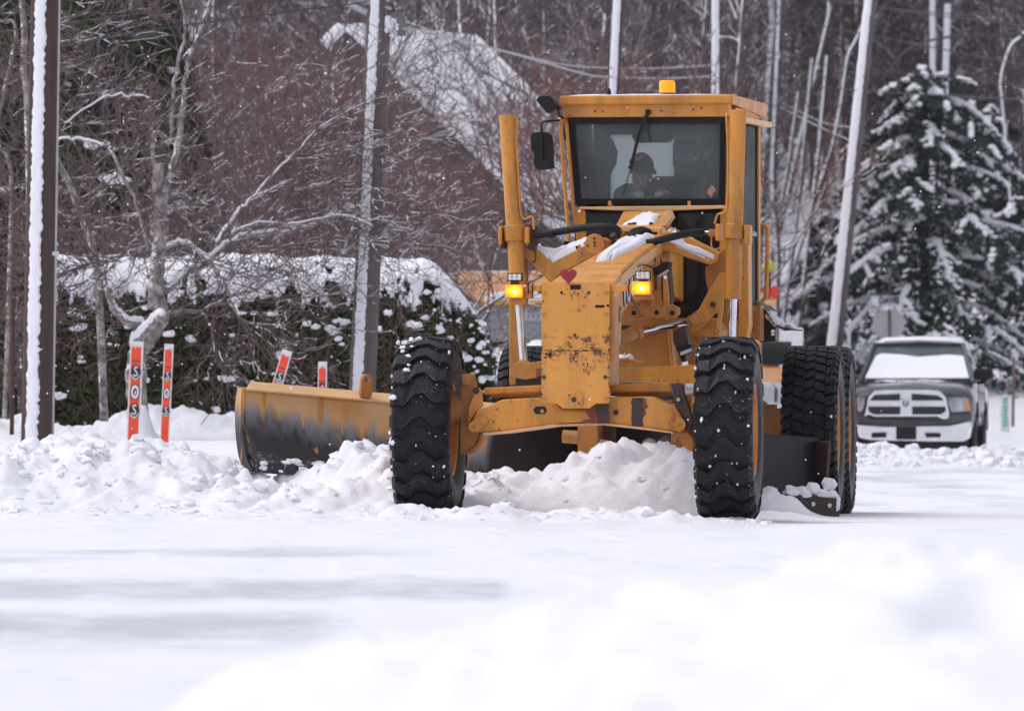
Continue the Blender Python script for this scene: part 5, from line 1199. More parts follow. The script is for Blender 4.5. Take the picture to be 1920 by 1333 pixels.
m = MB(T); m.add([(-.84, 1.33, 1.262), (.86, 1.33, 1.262), (.75, 1.76, 1.61), (.5, 1.80, 1.64), (.25, 1.77, 1.625), (0, 1.75, 1.61), (-.25, 1.80, 1.645), (-.6, 1.83, 1.67), (-.68, 1.76, 1.61),
                  (-.86, 1.27, 1.28), (.88, 1.27, 1.28), (.76, 1.72, 1.66), (.5, 1.75, 1.68), (.25, 1.73, 1.66), (0, 1.70, 1.64), (-.25, 1.75, 1.68), (-.6, 1.78, 1.70), (-.70, 1.72, 1.66)],
                 [tuple(range(8, -1, -1)), tuple(range(9, 18))] + [(i, (i + 1) % 9, (i + 1) % 9 + 9, i + 9) for i in range(9)], True); tp('windscreen_snow', m, M_snow_soft, wsk, .02)
m = MB(T); loft(m, [sec(2.12, gh(.64, 1.86, .62, 1.90)), sec(2.3, gh(.69, 1.86, .67, 1.945)), sec(3.6, gh(.7, 1.87, .68, 1.965)), sec(3.95, gh(.68, 1.85, .64, 1.91))]); tp('roof_snow', m, M_snow_soft, rfk, 0)
def P_(px, py, v): return T(px, py, v)
m = MB(T); m.pprism([(1620, 782), (1623, 770), (1628, 745), (1640, 733), (1660, 731), (1740, 731), (1762, 733), (1774, 745), (1780, 775), (1778, 785), (1768, 786), (1757, 781), (1640, 781), (1628, 777)], -.06, .06); gr = tp('grille', m, M_chr, None, .02)
for pts in ([(1631, 750), (1640, 740), (1688, 738), (1688, 751), (1631, 751)], [(1709, 738), (1758, 741), (1767, 747), (1769, 751), (1709, 751)], [(1627, 762), (1688, 762), (1688, 777), (1640, 777), (1630, 773)], [(1710, 762), (1772, 762), (1774, 770), (1764, 777), (1710, 777)]):
    m = MB(T); m.pprism(pts, -.075, -.061); tp('grille_opening', m, simple('grille_black', (.012, .012, .014), .6), gr, .003)
m = MB(T)      # badge on the crossing: shield with a curled-horn outline
q = P_(1698, 753, -.09)
m.prism([(q.x - .07, q.z + .06), (q.x + .07, q.z + .06), (q.x + .055, q.z - .03), (q.x + .02, q.z - .085), (q.x - .02, q.z - .085), (q.x - .055, q.z - .03)], -.095, -.062); bdg = tp('badge', m, simple('badge_dark', (.10, .10, .12), .3, .8), gr, .01)
m = MB(T)
for s_ in (-1, 1): m.tube([(q.x + s_ * .006, -.10, q.z + .03), (q.x + s_ * .03, -.10, q.z + .046), (q.x + s_ * .055, -.10, q.z + .028), (q.x + s_ * .052, -.10, q.z - .008), (q.x + s_ * .034, -.10, q.z - .014)], [.012, .012, .011, .009, .006], 8)
m.prism([(q.x - .018, q.z + .04), (q.x + .018, q.z + .04), (q.x + .012, q.z - .05), (q.x, q.z - .07), (q.x - .012, q.z - .05)], -.108, -.096); tp('badge_emblem', m, M_chr, bdg, .003)
M_lamp = simple('headlamp_glass', (.50, .52, .56), .12, .4, c2=(.22, .24, .27), scale=7)
for pts, pa in (([(1777, 746), (1812, 745), (1818, 752), (1820, 771), (1783, 773), (1780, 760)], [(1808, 747), (1816, 750), (1819, 768), (1804, 769), (1804, 764), (1812, 762)]), ([(1608, 745), (1622, 746), (1620, 760), (1616, 772), (1608, 771)], [(1607, 747), (1610, 747), (1610, 768), (1607, 768)])):
    m = MB(T); m.pprism(pts, -.02, .2); hl = tp('headlight', m, M_lamp, None, .015)
    m = MB(T); m.pprism(pa, -.03, -.021); tp('side_marker', m, simple('amber_marker', (.62, .22, .08), .3), hl, .002)
m = MB(T); m.pprism([(1606, 774), (1620, 775), (1632, 786), (1766, 788), (1782, 776), (1822, 774), (1822, 790), (1780, 796), (1700, 800), (1620, 796), (1606, 792)], -.02, .3); tp('valance', m, M_car, None, .02)
m = MB(T)
q0 = [P_(*p, -.12) for p in [(1605, 796), (1660, 800), (1780, 798), (1800, 794), (1821, 789), (1822, 800), (1818, 822), (1806, 828), (1740, 828), (1633, 825), (1610, 820)]]
m.prism([(p.x, p.z) for p in q0], -.14, .15); bu = tp('front_bumper', m, M_chr, None, .03)
for pts in ([(1634, 811), (1662, 810), (1662, 820), (1634, 821)], [(1734, 811), (1762, 811), (1765, 815), (1763, 820), (1736, 820)]):
    m = MB(T); m.pprism(pts, -.155, -.141); tp('fog_recess', m, M_black, bu, .004)
m = MB(T); m.pbox(1680, 800, 1718, 824, -.165, -.143); tp('plate_holder', m, M_black, bu, .004)
m = MB(T); m.pprism([(1625, 826), (1815, 828), (1808, 842), (1640, 842)], -.05, .3); tp('air_dam', m, M_black, None, .02)
m = MB(T); q = P_(1840, 702, 1.75); m.pprism([(1825, 694), (1830, 691), (1858, 691), (1862, 696), (1862, 710), (1840, 713), (1828, 712)], 1.7, 1.8); mr = tp('door_mirror', m, M_black, None, .02)
m = MB(T); m.tube([(.98, 1.8, 1.2), (1.12, 1.76, 1.23)], .03, 8); tp('mirror_arm', m, M_black, mr, 0)
for s_ in (-1, 1):
    for v in (.95, 4.55):
        m = MB(T); m.lathe([(-.13, .22), (-.13, .34), (-.09, .40), (.09, .40), (.13, .34), (.13, .22)], 32, (s_ * .87, v, .40)); wl = tp('wheel', m, M_rubber, None, 0)
        m = MB(T); m.lathe([(s_ * .12, .24), (s_ * .10, .20), (s_ * .08, .05), (s_ * .08, .0)], 24, (s_ * .87, v, .40)); tp('rim', m, M_steel, wl, 0)
        m = MB(T); ring = [(.47 * math.cos(t), .47 * math.sin(t)) for t in [math.pi * i / 16 for i in range(17)]]
        pts = [(s_ * 1.0, v + a, .42 + b) for a, b in ring] + [(s_ * 1.0, v + a * .88, .42 + b * .88) for a, b in ring[::-1]]; pts2 = [(s_ * 1.025, p[1], p[2]) for p in pts]; n = len(pts)
        ff = [(i, i + 1, 33 - i - 1, 33 - i) for i in range(16)]; m.add(pts + pts2, ff + [tuple(n + k for k in f[::-1]) for f in ff] + [(i, (i + 1) % n, n + (i + 1) % n, n + i) for i in range(n)]); tp('wheel_arch', m, M_black, bd, 0)
for v in (1.72, 2.78, 3.85):
    m = MB(T); m.box(1.0, 1.015, v, v + .015, .62, 1.22); tp('door_gap', m, M_black, bd, 0)
m = MB(T); m.box(1.0, 1.04, 2.5, 2.65, 1.05, 1.09); m.box(1.0, 1.04, 3.5, 3.65, 1.05, 1.09); tp('door_handle', m, M_chr, bd, .005)
snow_quad('bonnet_snow', (-.6, 1.0, 1.225), (.5, 1.0, 1.225), (.6, 1.28, 1.235), (-.7, 1.28, 1.235), .02, 51, bd, fr=T)

# ================================================================== ROADSIDE: stakes, poles, wires, signs
M_wood = simple('pole_wood', (.075, .040, .036), .8, c2=(.045, .025, .024), scale=3, stretch=(6, 6, .4), bumpd=.01)
M_wood2 = simple('weathered_pole', (.14, .11, .11), .8, c2=(.08, .06, .06), scale=3, stretch=(6, 6, .4))
def pole(name, pb, pt, Y, r_, label, mat, zb=None, ext=1.25, snow=(-1.15, .25), rough=.012, seed=1, top=.9, w_px=None):
    """pb, pt: pixel points of the centre line; built as a tapered log with snow driven onto its left"""
    B = W(*pb, Y); Tp = W(*pt, Y); d = (Tp - B)
    if zb is not None: B = B + d * ((zb - B.z) / d.z)
    Tp = B + (Tp - B) * ext
    if zb is not None: B = B - d.normalized() * .25
    root = thing(name, label, 'utility pole', Matrix.Translation(B), None)
    fl = type('f', (), {})(); fl.M = Matrix.Translation(B); L_ = Tp - B
    m = MB(); m.fr = fl; m.tube([L_ * t for t in (0, .25, .5, .75, 1)], [r_ * (1 - (1 - top) * t) for t in (0, .25, .5, .75, 1)], 24); m.obj('shaft', root, mat)
    n = int(L_.length / .03); rr = random.Random(seed); vv = []; K = 9; ff = []
    for i in range(n + 1):
        t = i / n; c = L_ * t; rad = r_ * (1 - (1 - top) * t)
        a0 = snow[0] + rr.uniform(-rough, rough) * 4 + .07 * mnoise.noise(Vector((t * 170, seed, 0))) + .05 * mnoise.noise(Vector((t * 30, seed, 4))); a1 = snow[1] + rr.uniform(-rough, rough) * 4 + .12 * mnoise.noise(Vector((t * 150, 9, seed))) + .08 * mnoise.noise(Vector((t * 25, 9, seed)))
        for k in range(K):
            f_ = k / (K - 1); a = a0 + (a1 - a0) * f_; rr_ = rad + (.001 if k in (0, K - 1) else .022 + .008 * mnoise.noise(Vector((t * 40, k * .7, seed))))
            vv.append(c + Vector((math.sin(a) * rr_, -math.cos(a) * rr_, 0)))
    for i in range(n):
        for k in range(K - 1): ff.append((i * K + k, i * K + k + 1, (i + 1) * K + k + 1, (i + 1) * K + k))
    m = MB(); m.fr = fl; m.add(vv, ff, True); m.obj('driven_snow', root, M_snow)
    return root, B, L_, fl
p1, B, L_, fl = pole('utility_pole', (70, 830), (86, 0), 25, .16, 'thick brown pole with grey conduit and a strip of driven snow, far left', M_wood, zb=.45, snow=(-.75, .06), rough=.02, seed=2, top=.86)
m = MB(); m.fr = fl; m.tube([Vector((.145, -.05, 0)), L_ + Vector((.12, -.05, 0))], .019, 8); m.obj('conduit', p1, simple('conduit', (.42, .40, .40), .5))
m = MB(); m.fr = fl; z_ = W(0, 476, 25).z - B.z; c = L_ * (z_ / L_.z); m.box(c.x + .10, c.x + .175, -.10, -.03, z_ - .02, z_ + .02); m.obj('clamp', p1, simple('conduit_clamp', (.6, .6, .62), .5))
p2, B, L_, fl = pole('utility_pole', (679, 740), (712, 0), 38, .145, 'brown utility pole with a transformer, leaning right in front of the hedge', M_wood2, zb=.45, snow=(-.80, .0), seed=5, top=.9)
def lp(px, py, Y, dy=0): return W(px, py, Y) - B + Vector((0, dy, 0))
m = MB(); m.fr = fl; a = lp(741, 68, 38); m.tube([a, lp(742, 30, 38)], .12, 20); m.tube([lp(741, 30, 38), lp(741, 24, 38)], .105, 20); tf = m.obj('transformer', p2, simple('transformer_grey', (.16, .15, .16), .5))
m = MB(); m.fr = fl; m.tube([lp(738, 30, 38), lp(735, 8, 38)], .015, 8); m.box(a.x - .02, a.x + .02, -.1, .1, a.z + .0, a.z + .02); m.tube([lp(722, 72, 38), lp(716, 130, 38)], .012, 6); m.obj('insulator', p2, M_black)
m = MB(); m.fr = fl; m.tube([lp(738, 16, 38, -.02), lp(734, 26, 38, -.02)], .022, 8); m.obj('insulator', p2, M_redox)
rr = random.Random(3)
blobs('driven_snow', [(a.x + rr.uniform(-.11, .02), a.y - .12 + rr.uniform(-.0, .02), a.z + rr.uniform(.0, .19), rr.uniform(.022, .04), 1, .4, 1) for k in range(34)] , M_snow, parent=p2, fr=fl, seed=2)
m = MB(); m.fr = fl; m.tube([lp(650, -4, 38, -.1), lp(735, 18, 38, -.1)], .02, 6); m.tube([lp(655, 2, 38), lp(690, 22, 38)], .06, 8); m.obj('cross_arm', p2, M_steel)
pole('utility_pole', (1151, 178), (1160, 0), 96, .088, 'slim distant pole rising just left of the cab roof, snow on its left', M_wood, zb=.3, ext=1.3, snow=(-1.3, .45), seed=6)
pole('utility_pole', (1342, 178), (1342, 0), 118, .062, 'slim distant pole behind the amber beacon side of the cab roof', M_wood, zb=.3, ext=1.3, snow=(-1.6, 1.2), seed=7)
pR, B, L_, fl = pole('utility_pole', (1566, 645), (1633, 0), 100, .140, 'leaning pole thick with driven snow, between the grader and the big evergreen', M_wood2, zb=.0, ext=1.12, snow=(-1.5, .12), seed=8, top=.66)
m = MB(); m.fr = fl; q = W(1580, 502, 100) - B; m.box(q.x - .045, q.x + .045, -.06, .1, q.z - .14, q.z + .14); m.obj('meter_box', pR, simple('meter_box', (.25, .24, .26), .5))
pole('utility_pole', (1749, 80), (1749, 0), 205, .075, 'far snow-whitened pole above the evergreen, left one of the close pair', M_wood, zb=1.5, ext=1.3, snow=(-1.6, 1.0), seed=9)
pole('utility_pole', (1775, 85), (1777, 8), 207, .085, 'short far pole above the evergreen, right one of the close pair', M_wood, zb=1.5, ext=1.0, snow=(-1.6, 1.2), seed=10)
pole('utility_pole', (1912, 420), (1924, 180), 232, .09, 'white snow-covered pole at the right edge beside the evergreen', M_wood, zb=4, ext=1.5, snow=(-1.6, 1.0), seed=11)

M_wire = simple('wire', (.03, .03, .034), .6); M_wire_s = simple('snowy_wire', (.40, .38, .41), .7)
def wire(pts, r_, mat, label, grp):
    P = [W(*p) for p in pts]; m = MB(); m.tube(catmull(P, 8), r_, 5); o = m.obj('power_line', None, mat); tag(o, label, 'wire', grp); return o
G1 = 'overhead power lines'
wire([(1490, -6, 150), (1700, 20, 140), (1925, 34, 130)], .012, M_wire, 'uppermost dark overhead wire at the top right', G1)
wire([(1560, 2, 150), (1760, 30, 140), (1925, 48, 130)], .012, M_wire, 'second dark overhead wire from the top right', G1)
wire([(1500, 42, 150), (1700, 80, 140), (1925, 123, 130)], .012, M_wire, 'third dark overhead wire, sloping across the evergreen top', G1)
wire([(1500, 118, 150), (1720, 140, 140), (1925, 163, 130)], .010, M_wire, 'thin dark wire over the evergreen top, fourth down', G1)
wire([(1536, 164, 150), (1720, 177, 140), (1925, 187, 130)], .016, M_wire, 'thick dark wire lowest across the evergreen', G1)
wire([(1655, 150, 160), (1700, 95, 160), (1760, 73, 160), (1830, 68, 160), (1925, 66, 160)], .03, M_wire, 'dark curved lamp arm wire arching above the evergreen', G1)
wire([(760, 40, 40), (860, 76, 60), (960, 100, 80), (1060, 122, 90), (1148, 128, 96), (1250, 128, 107), (1342, 122, 118)], .014, M_wire_s, 'snowy upper cable sagging behind the cab', G1)
wire([(790, 60, 45), (900, 85, 60), (1000, 112, 75), (1100, 140, 90), (1150, 145, 96), (1250, 147, 107), (1342, 143, 118)], .016, M_wire_s, 'snowy lower cable sagging behind the cab', G1)
wire([(1400, 170, 235), (1470, 205, 170), (1540, 240, 120), (1610, 270, 100)], .012, M_wire_s, 'pale lower cable dropping to the leaning pole', G1)
wire([(1400, 160, 235), (1480, 200, 170), (1545, 230, 120), (1610, 240, 100)], .012, M_wire_s, 'pale upper cable dropping to the leaning pole', G1)
wire([(-5, 110, 28), (300, 55, 34), (700, 3, 38)], .008, M_wire, 'thin wire from the far left rising to the transformer pole', G1)
wire([(-5, 60, 28), (300, 22, 34), (700, -12, 38)], .006, M_wire, 'highest thin wire at the upper left', G1)

# stakes
M_or = simple('fluorescent_orange', (.85, .085, .025), .5, c2=(.75, .06, .02), scale=5); M_wh = simple('stake_white', (.78, .78, .82), .6); M_brownline = simple('dark_red_print', (.20, .02, .015), .6)
def stake(px0, py0, px1, py1, Y, w_, marks, label, seed, face=0):
    """marks: list of (fraction from the top, text)"""
    B_ = W(px1, py1, Y); T_ = W(px0, py0, Y); ax = (T_ - B_); L0 = ax.length; ax.normalize(); ri = Vector((ax.z, 0, -ax.x)); ny = ri.cross(ax)
    M_ = Matrix.Translation(B_ - ax * .15) @ Matrix(((ri.x, -ny.x, ax.x, 0), (ri.y, -ny.y, ax.y, 0), (ri.z, -ny.z, ax.z, 0), (0, 0, 0, 1))) @ Matrix.Rotation(R(face), 4, 'Z')
    root = thing('marker_stake', label, 'marker stake', M_, 'orange marker stakes along the verge'); H_ = L0 + .15
    f_ = type('f', (), {})(); f_.M = M_
    def o_(n, m, mt, par=None): m.fr = f_; return m.obj(n, par or root, mt, 0)
    m = MB(); m.box(-w_ / 2, w_ / 2, 0, .02, 0, H_); brd = o_('board', m, M_wh)
    rr = random.Random(seed); m = MB(); n = 14; pts = [(-w_ * .40, .05), (w_ * .36, .05)]; iw = w_ * .76
    for i in range(n + 1): pts.append((w_ * .36 - iw * i / n, H_ - .055 + rr.uniform(-.022, .018)))
    m.prism(pts, -.0035, 0); pnl = o_('orange_face', m, M_or)
    for fr_, ch_ in marks:
        z = H_ - fr_
        if ch_ == '-': m = MB(); m.box(-w_ * .38, w_ * .34, -.0055, -.004, z - .005, z + .005); o_('printed_bar', m, M_brownline, pnl); continue
        m = MB(); hh = w_ * .62; n = 28
        if ch_ == '9': m.prism([(-w_ * .33, z - .09), (w_ * .30, z - .09), (w_ * .30, z + .06), (-w_ * .33, z + .06)], -.005, -.004); o_('printed_box', m, M_brownline, pnl)
        else:
            m.prism([(.39 * w_ * math.cos(6.2832 * i / n), z + hh * .98 * math.sin(6.2832 * i / n)) for i in range(n)], -.006, -.004); o_('emblem_ground', m, M_blackdecal, pnl)
        if ch_ == 'Q':
            m = MB(); n = 28
            for i in range(n):
                a, b = 6.2832 * i / n, 6.2832 * (i + 1) / n; k = lambda t, q: (q * .30 * w_ * math.cos(t), -.0075, z + q * hh * .85 * math.sin(t))
                m.add([k(a, 1), k(b, 1), k(b, .55), k(a, .55)], [(0, 1, 2, 3)])
            m.add([(-.02 * w_, -.0078, z + .1 * w_), (.10 * w_, -.0078, z + .1 * w_), (.06 * w_, -.0078, z - .2 * w_), (-.04 * w_, -.0078, z - .2 * w_)], [(0, 1, 2, 3)]); o_('emblem_letter', m, M_wh, pnl)
        else:
            m = MB(); text_into(m, ch_ if ch_ != 'S' else 'S', w_ * (1.12 if ch_ == 'S' else .95), Matrix.Translation((0, -.007, z + (.04 * w_ if ch_ == 'S' else 0))) @ Matrix.Rotation(R(90), 4, 'X') @ Matrix.Diagonal((.72, 1, 1, 1)), 0, .001, .0005); o_('emblem_letter', m, M_wh, pnl)
            if ch_ == 'S':
                m = MB()
                for i in range(10):
                    a, b = R(200 + 14 * i), R(200 + 14 * (i + 1)); k = lambda t, q: (q * .35 * w_ * math.cos(t), -.0079, z + q * hh * .92 * math.sin(t))
                    m.add([k(a, 1), k(b, 1), k(b, .82), k(a, .82)], [(0, 1, 2, 3)])
                o_('emblem_arc', m, M_wh, pnl)
    return root
sA = [(.255, '-'), (.375, 'S'), (.61, 'Q'), (.82, 'S')]
stake(257, 640, 249, 836, 30, .132, [(.20, '-'), (.315, 'S'), (.51, 'Q'), (.70, 'S')], 'orange and white marker stake with S Q S emblems in front of the birch trunk', 1)
stake(317, 645, 308, 838, 30, .094, [(.235, '-'), (.325, 'S'), (.50, 'Q'), (.68, 'S')], 'narrower upright marker stake with S Q S emblems, right of the birch stake', 2)
stake(539, 657, 500, 790, 30, .105, [(.19, '-'), (.285, 'S'), (.46, 'Q')], 'tilted orange marker stake above the left end of the blade', 3)
stake(605, 678, 603, 810, 31, .092, [(.20, '-'), (.275, '9'), (.42, '9')], 'short orange marker stake with a 9 beside the blade lifting eye', 4)
for k, (px, py) in enumerate([(253, 641)]):
    pass
# rusty pipe stake at the far left
m = MB(); m.tube([W(22, 815, 30), W(25, 560, 30)], .022, 8); o = m.obj('rusty_pipe', None, simple('rusty_pipe', (.07, .03, .02), .9)); tag(o, 'thin rusty pipe standing in the snow left of the thick pole', 'pipe')

# signs on the right
S = Frame(0, 172, 0); q = S(1666, 607, 0)
sg = thing('stop_sign', 'grey back of an octagonal sign under a street name plate reading DAVIS', 'road sign', Matrix.Translation(S.M @ Vector((q.x, 0, 0))))
def sp2(n, m, mt, par=None, b=0): return m.obj(n, par or sg, mt, b, fr=S)
m = MB(S); rad = 30.5 / cosk if False else .405; m.prism([(q.x + rad * math.cos(R(22.5 + 45 * i)), q.z + rad * math.sin(R(22.5 + 45 * i))) for i in range(8)], 0, .006); sp2('sign_plate', m, simple('sign_back', (.40, .37, .38), .5, .2, c2=(.35, .33, .34)))
m = MB(S); a = S(1668, 520, 0); m.tube([(a.x, -.03, a.z), (a.x, -.03, 0)], .027, 8); sp2('post', m, simple('sign_post', (.05, .035, .035), .6))
m = MB(S); b = S(1668, 548, 0); m.tube([(b.x, -.032, a.z + .2), (b.x, -.032, b.z)], .012, 6); sp2('post_tip', m, simple('post_tip', (.30, .38, .10), .5))
m = MB(S); m.pbox(1634, 555, 1695, 573, -.07, -.06); npx = sp2('name_plate', m, simple('name_plate', (.58, .58, .64), .5))
m = MB(S); c = S(1667, 564, 0); text_into(m, 'DAVIS', .22, Matrix.Translation((c.x, -.074, c.z)) @ Matrix.Rotation(R(90), 4, 'X') @ Matrix.Diagonal((.8, 1, 1, 1)), 0, .014, .001); sp2('lettering', m, M_blackdecal, npx)
rr = random.Random(6)
blobs('sign_snow', [(S(rr.uniform(1632, 1644), 0, 0).x, -.08, S(0, rr.uniform(562, 574), 0).z, rr.uniform(.015, .035), 1, .5, 1) for k in range(5)] + [(S(rr.uniform(1652, 1676), 0, 0).x, -.04, S(0, rr.uniform(575, 580), 0).z, rr.uniform(.02, .04), 1, .5, 1) for k in range(14)], M_snow, parent=sg, fr=S)
S2 = Frame(0, 150, 0); q = S2(1578, 640, 0)
sg2 = thing('pedestrian_sign', 'white sign with two walking figures beside the leaning pole', 'road sign', Matrix.Translation(S2.M @ Vector((q.x, 0, 0))))
m = MB(S2); m.pbox(1559, 614, 1595, 662, 0, .01); pl_ = m.obj('sign_plate', sg2, simple('sign_white', (.52, .51, .54), .5), 0, fr=S2)
m = MB(S2)
for cxp in (1571, 1584):
    def z(x, y, v=-.004): return S2(cxp + x, y, 0)
    h_ = z(0, 621); m.prism([(h_.x + .017 * math.cos(i), h_.z + .022 * math.sin(i)) for i in [6.28 * k / 10 for k in range(10)]], -.008, -.002)
    for pp in ([(-2, 624), (2, 624), (3, 634), (-2.5, 634)], [(-2.5, 633), (1, 633), (-2, 645), (-4.5, 645)], [(.5, 633), (3, 633), (5, 645), (2.5, 645)], [(-2, 625), (-1, 628), (-5, 636), (-6, 634)], [(2, 625), (5.5, 633), (4.5, 634.5), (1, 629)]):
        m.prism([(z(*p).x, z(*p).z) for p in pp], -.008, -.002)
m.obj('walking_figure', sg2, M_blackdecal, 0, parent) if False else m.obj('walking_figure', sg2, M_blackdecal, 0, fr=S2)
m = MB(S2); m.tube([(q.x, .04, S2(0, 640, 0).z), (q.x, .04, 0)], .03, 8); m.obj('post', sg2, M_dark, 0, fr=S2)
S3 = Frame(0, 160, 0)
m = MB(S3); m.pbox(1876, 742, 1893, 810, 0, .03); gs = m.obj('green_marker', None, simple('marker_white', (.7, .72, .72), .6), .005, fr=S3); tag(gs, 'pale marker board with green print low at the right edge', 'marker')
m = MB(S3)
for y in range(746, 800, 7): m.pbox(1881, y, 1888 + (y % 3), y + 4, -.01, -.002)
m.obj('green_print', gs, simple('green_print', (.05, .42, .26), .6), 0, fr=S3)
m = MB(S3); m.tube([S3(1899, 800, .5), S3(1901, 670, .5)], .035, 8); o = m.obj('fence_post', None, simple('fence_post', (.16, .09, .08), .7), fr=S3); tag(o, 'thin brown post at the right edge beside the green marker', 'post')

# ================================================================== VEGETATION
def seg_mesh(segs, sides=3):
    """segs: rows of p0 p1 r0 r1 -> verts, faces (vectorised)"""
    A = np.array(segs, float); p0 = A[:, 0:3]; p1 = A[:, 3:6]; r0 = A[:, 6]; r1 = A[:, 7]
    d = p1 - p0; d /= np.linalg.norm(d, axis=1)[:, None] + 1e-9
    ref = np.where(np.abs(d[:, 2:3]) < .9, np.array([[0, 0, 1.]]), np.array([[1., 0, 0]]))
    nx = np.cross(d, ref); nx /= np.linalg.norm(nx, axis=1)[:, None]; ny = np.cross(d, nx)
    n = len(A); V = np.zeros((n, 2, sides, 3))
    for k in range(sides):
        a = 2 * math.pi * k / sides; o = nx * math.cos(a) + ny * math.sin(a)
        V[:, 0, k] = p0 + o * r0[:, None]; V[:, 1, k] = p1 + o * r1[:, None]
    base = (np.arange(n) * 2 * sides)[:, None]
    Fs = np.concatenate([base + np.array([[k, (k + 1) % sides, sides + (k + 1) % sides, sides + k]]) for k in range(sides)], 1).reshape(-1, 4)
    return V.reshape(-1, 3), Fs
def np_mesh(name, parts, mats, smooth=False):
    """parts: list of (V, F(quads n x 4), material index)"""
    me = bpy.data.meshes.new(name); co = []; fi = []; mi = []; o = 0
    for V, Fc, k in parts: co.append(V); fi.append(Fc + o); mi.append(np.full(len(Fc), k, dtype=np.int32)); o += len(V)
    co = np.concatenate(co); fi = np.concatenate(fi); mi = np.concatenate(mi)
    me.vertices.add(len(co)); me.vertices.foreach_set('co', co.ravel()); nf = len(fi); me.loops.add(nf * 4); me.loops.foreach_set('vertex_index', fi.astype(np.int32).ravel())
    me.polygons.add(nf); me.polygons.foreach_set('loop_start', np.arange(0, nf * 4, 4, dtype=np.int32)); me.polygons.foreach_set('loop_total', np.full(nf, 4, dtype=np.int32))
    me.polygons.foreach_set('use_smooth', np.full(nf, smooth)); me.polygons.foreach_set('material_index', mi); me.update()
    for m in mats: me.materials.append(m)
    return me
def bark(name, c, c2, snow_dir=(-.75, -.55, .45), amt=.5, scale=6, lo=.0, ns=5):
    m, N, L, P = new_mat(name)
    f = ramp(N, L, nz(N, L, scale, 4), [(.35, c2), (.65, c)])
    ge = N.new('ShaderNodeNewGeometry'); dp = N.new('ShaderNodeVectorMath'); dp.operation = 'DOT_PRODUCT'; L.new(ge.outputs['Normal'], dp.inputs[0]); dp.inputs[1].default_value = Vector(snow_dir).normalized()
    n = nz(N, L, ns, 4); k = math_(N, L, 'ADD', dp.outputs['Value'], math_(N, L, 'MULTIPLY', math_(N, L, 'SUBTRACT', n, .5), 2.2))
    f = mixc(N, L, ramp(N, L, k, [(1 - amt, 0.0), (min(1, 1 - amt + .12), 1.0)]), f, (.80, .80, .86))
    L.new(f, P.inputs['Base Color']); P.inputs['Roughness'].default_value = .85; P.inputs['Specular IOR Level'].default_value = .15; return m
M_twig_red = bark('reddish_twigs', (.225, .105, .092), (.13, .068, .064), (0, -.2, 1), .06)
M_twig = bark('grey_brown_twigs', (.19, .135, .135), (.10, .068, .070), (-.3, -.2, 1), .07)
M_far = bark('far_bark', (.145, .108, .115), (.082, .060, .066), (-.85, -.45, .2), .14, ns=.7)
M_birch = bark('birch_bark', (.42, .38, .37), (.12, .095, .095), (-.5, -.2, .8), .36, scale=11, ns=9)
M_limb = bark('limb_bark', (.14, .11, .11), (.06, .045, .045), (-.3, -.2, 1), .30)

def grow(rr, p, d, L_, r_, depth, out, spread=.55, up=.12, nch=(3, 4), wig=.16, minr=.004, steps=5):
    st = L_ / steps; rad = r_; pts = []
    for i in range(steps):
        d = (d + Vector((rr.gauss(0, wig), rr.gauss(0, wig), rr.gauss(0, wig) + up * .3))).normalized(); q = p + d * st; r2 = max(minr, rad * (1 - .5 / steps))
        out[0 if depth > 1 else 1].append((*p, *q, rad, r2)); p = q; rad = r2; pts.append((p.copy(), d.copy(), rad))
    if depth <= 0: return
    for k in range(rr.randint(*nch)):
        i = rr.randrange(1, steps) if k else steps - 1; pp, dd, rd = pts[i]
        ax = Vector((rr.gauss(0, 1), rr.gauss(0, 1), rr.gauss(0, .6))); ax = (ax - dd * ax.dot(dd)).normalized()
        nd = (dd * math.cos(spread) + ax * math.sin(spread * rr.uniform(.7, 1.5)) + Vector((0, 0, up))).normalized()
        grow(rr, pp, nd, L_ * rr.uniform(.55, .8), max(minr, rd * rr.uniform(.5, .75)), depth - 1, out, spread, up, nch, wig, minr, steps)
def bare_tree(seed, H_, r_, depth=5, stems=1, spread=.6, up=.1, nch=(3, 4), mats=None, wig=.14, minr=.004, trunk_frac=.35):
    rr = random.Random(seed); out = ([], [])
    for s_ in range(stems):
        d = Vector((rr.gauss(0, .22 if stems > 1 else .05), rr.gauss(0, .22 if stems > 1 else .05), 1)).normalized()
        grow(rr, Vector((rr.gauss(0, .15) * (stems > 1), rr.gauss(0, .15) * (stems > 1), -.3)), d, H_ * trunk_frac, r_, depth, out, spread, up, nch, wig, minr)
    return out
def tree_pair(name, out, m1, m2):
    V, Fc = seg_mesh(out[0], 5); a = np_mesh(name + '_trunk', [(V, Fc, 0)], [m1], True)
    V, Fc = seg_mesh(out[1], 3); b = np_mesh(name + '_twigs', [(V, Fc, 0)], [m2]); return a, b
def place_tree(name, cat, label, grp, pair, loc, rot, s_):
    r0 = bpy.data.objects.new(name, None); C.objects.link(r0); r0.location = loc; r0.rotation_euler = (0, 0, rot); r0.scale = (s_, s_, s_); r0['label'] = label; r0['category'] = cat
    if grp: r0['group'] = grp
    for nm, me in zip(('trunk', 'crown'), pair):
        o = bpy.data.objects.new(nm, me); C.objects.link(o); o.parent = r0
    return r0
def gz(x, y):
    if y > 111: return float(wide_h(np.array([x]), np.array([y * 1.0]))[0])
    return float(ground_h(np.array([x]), np.array([y * 1.0]))[0])

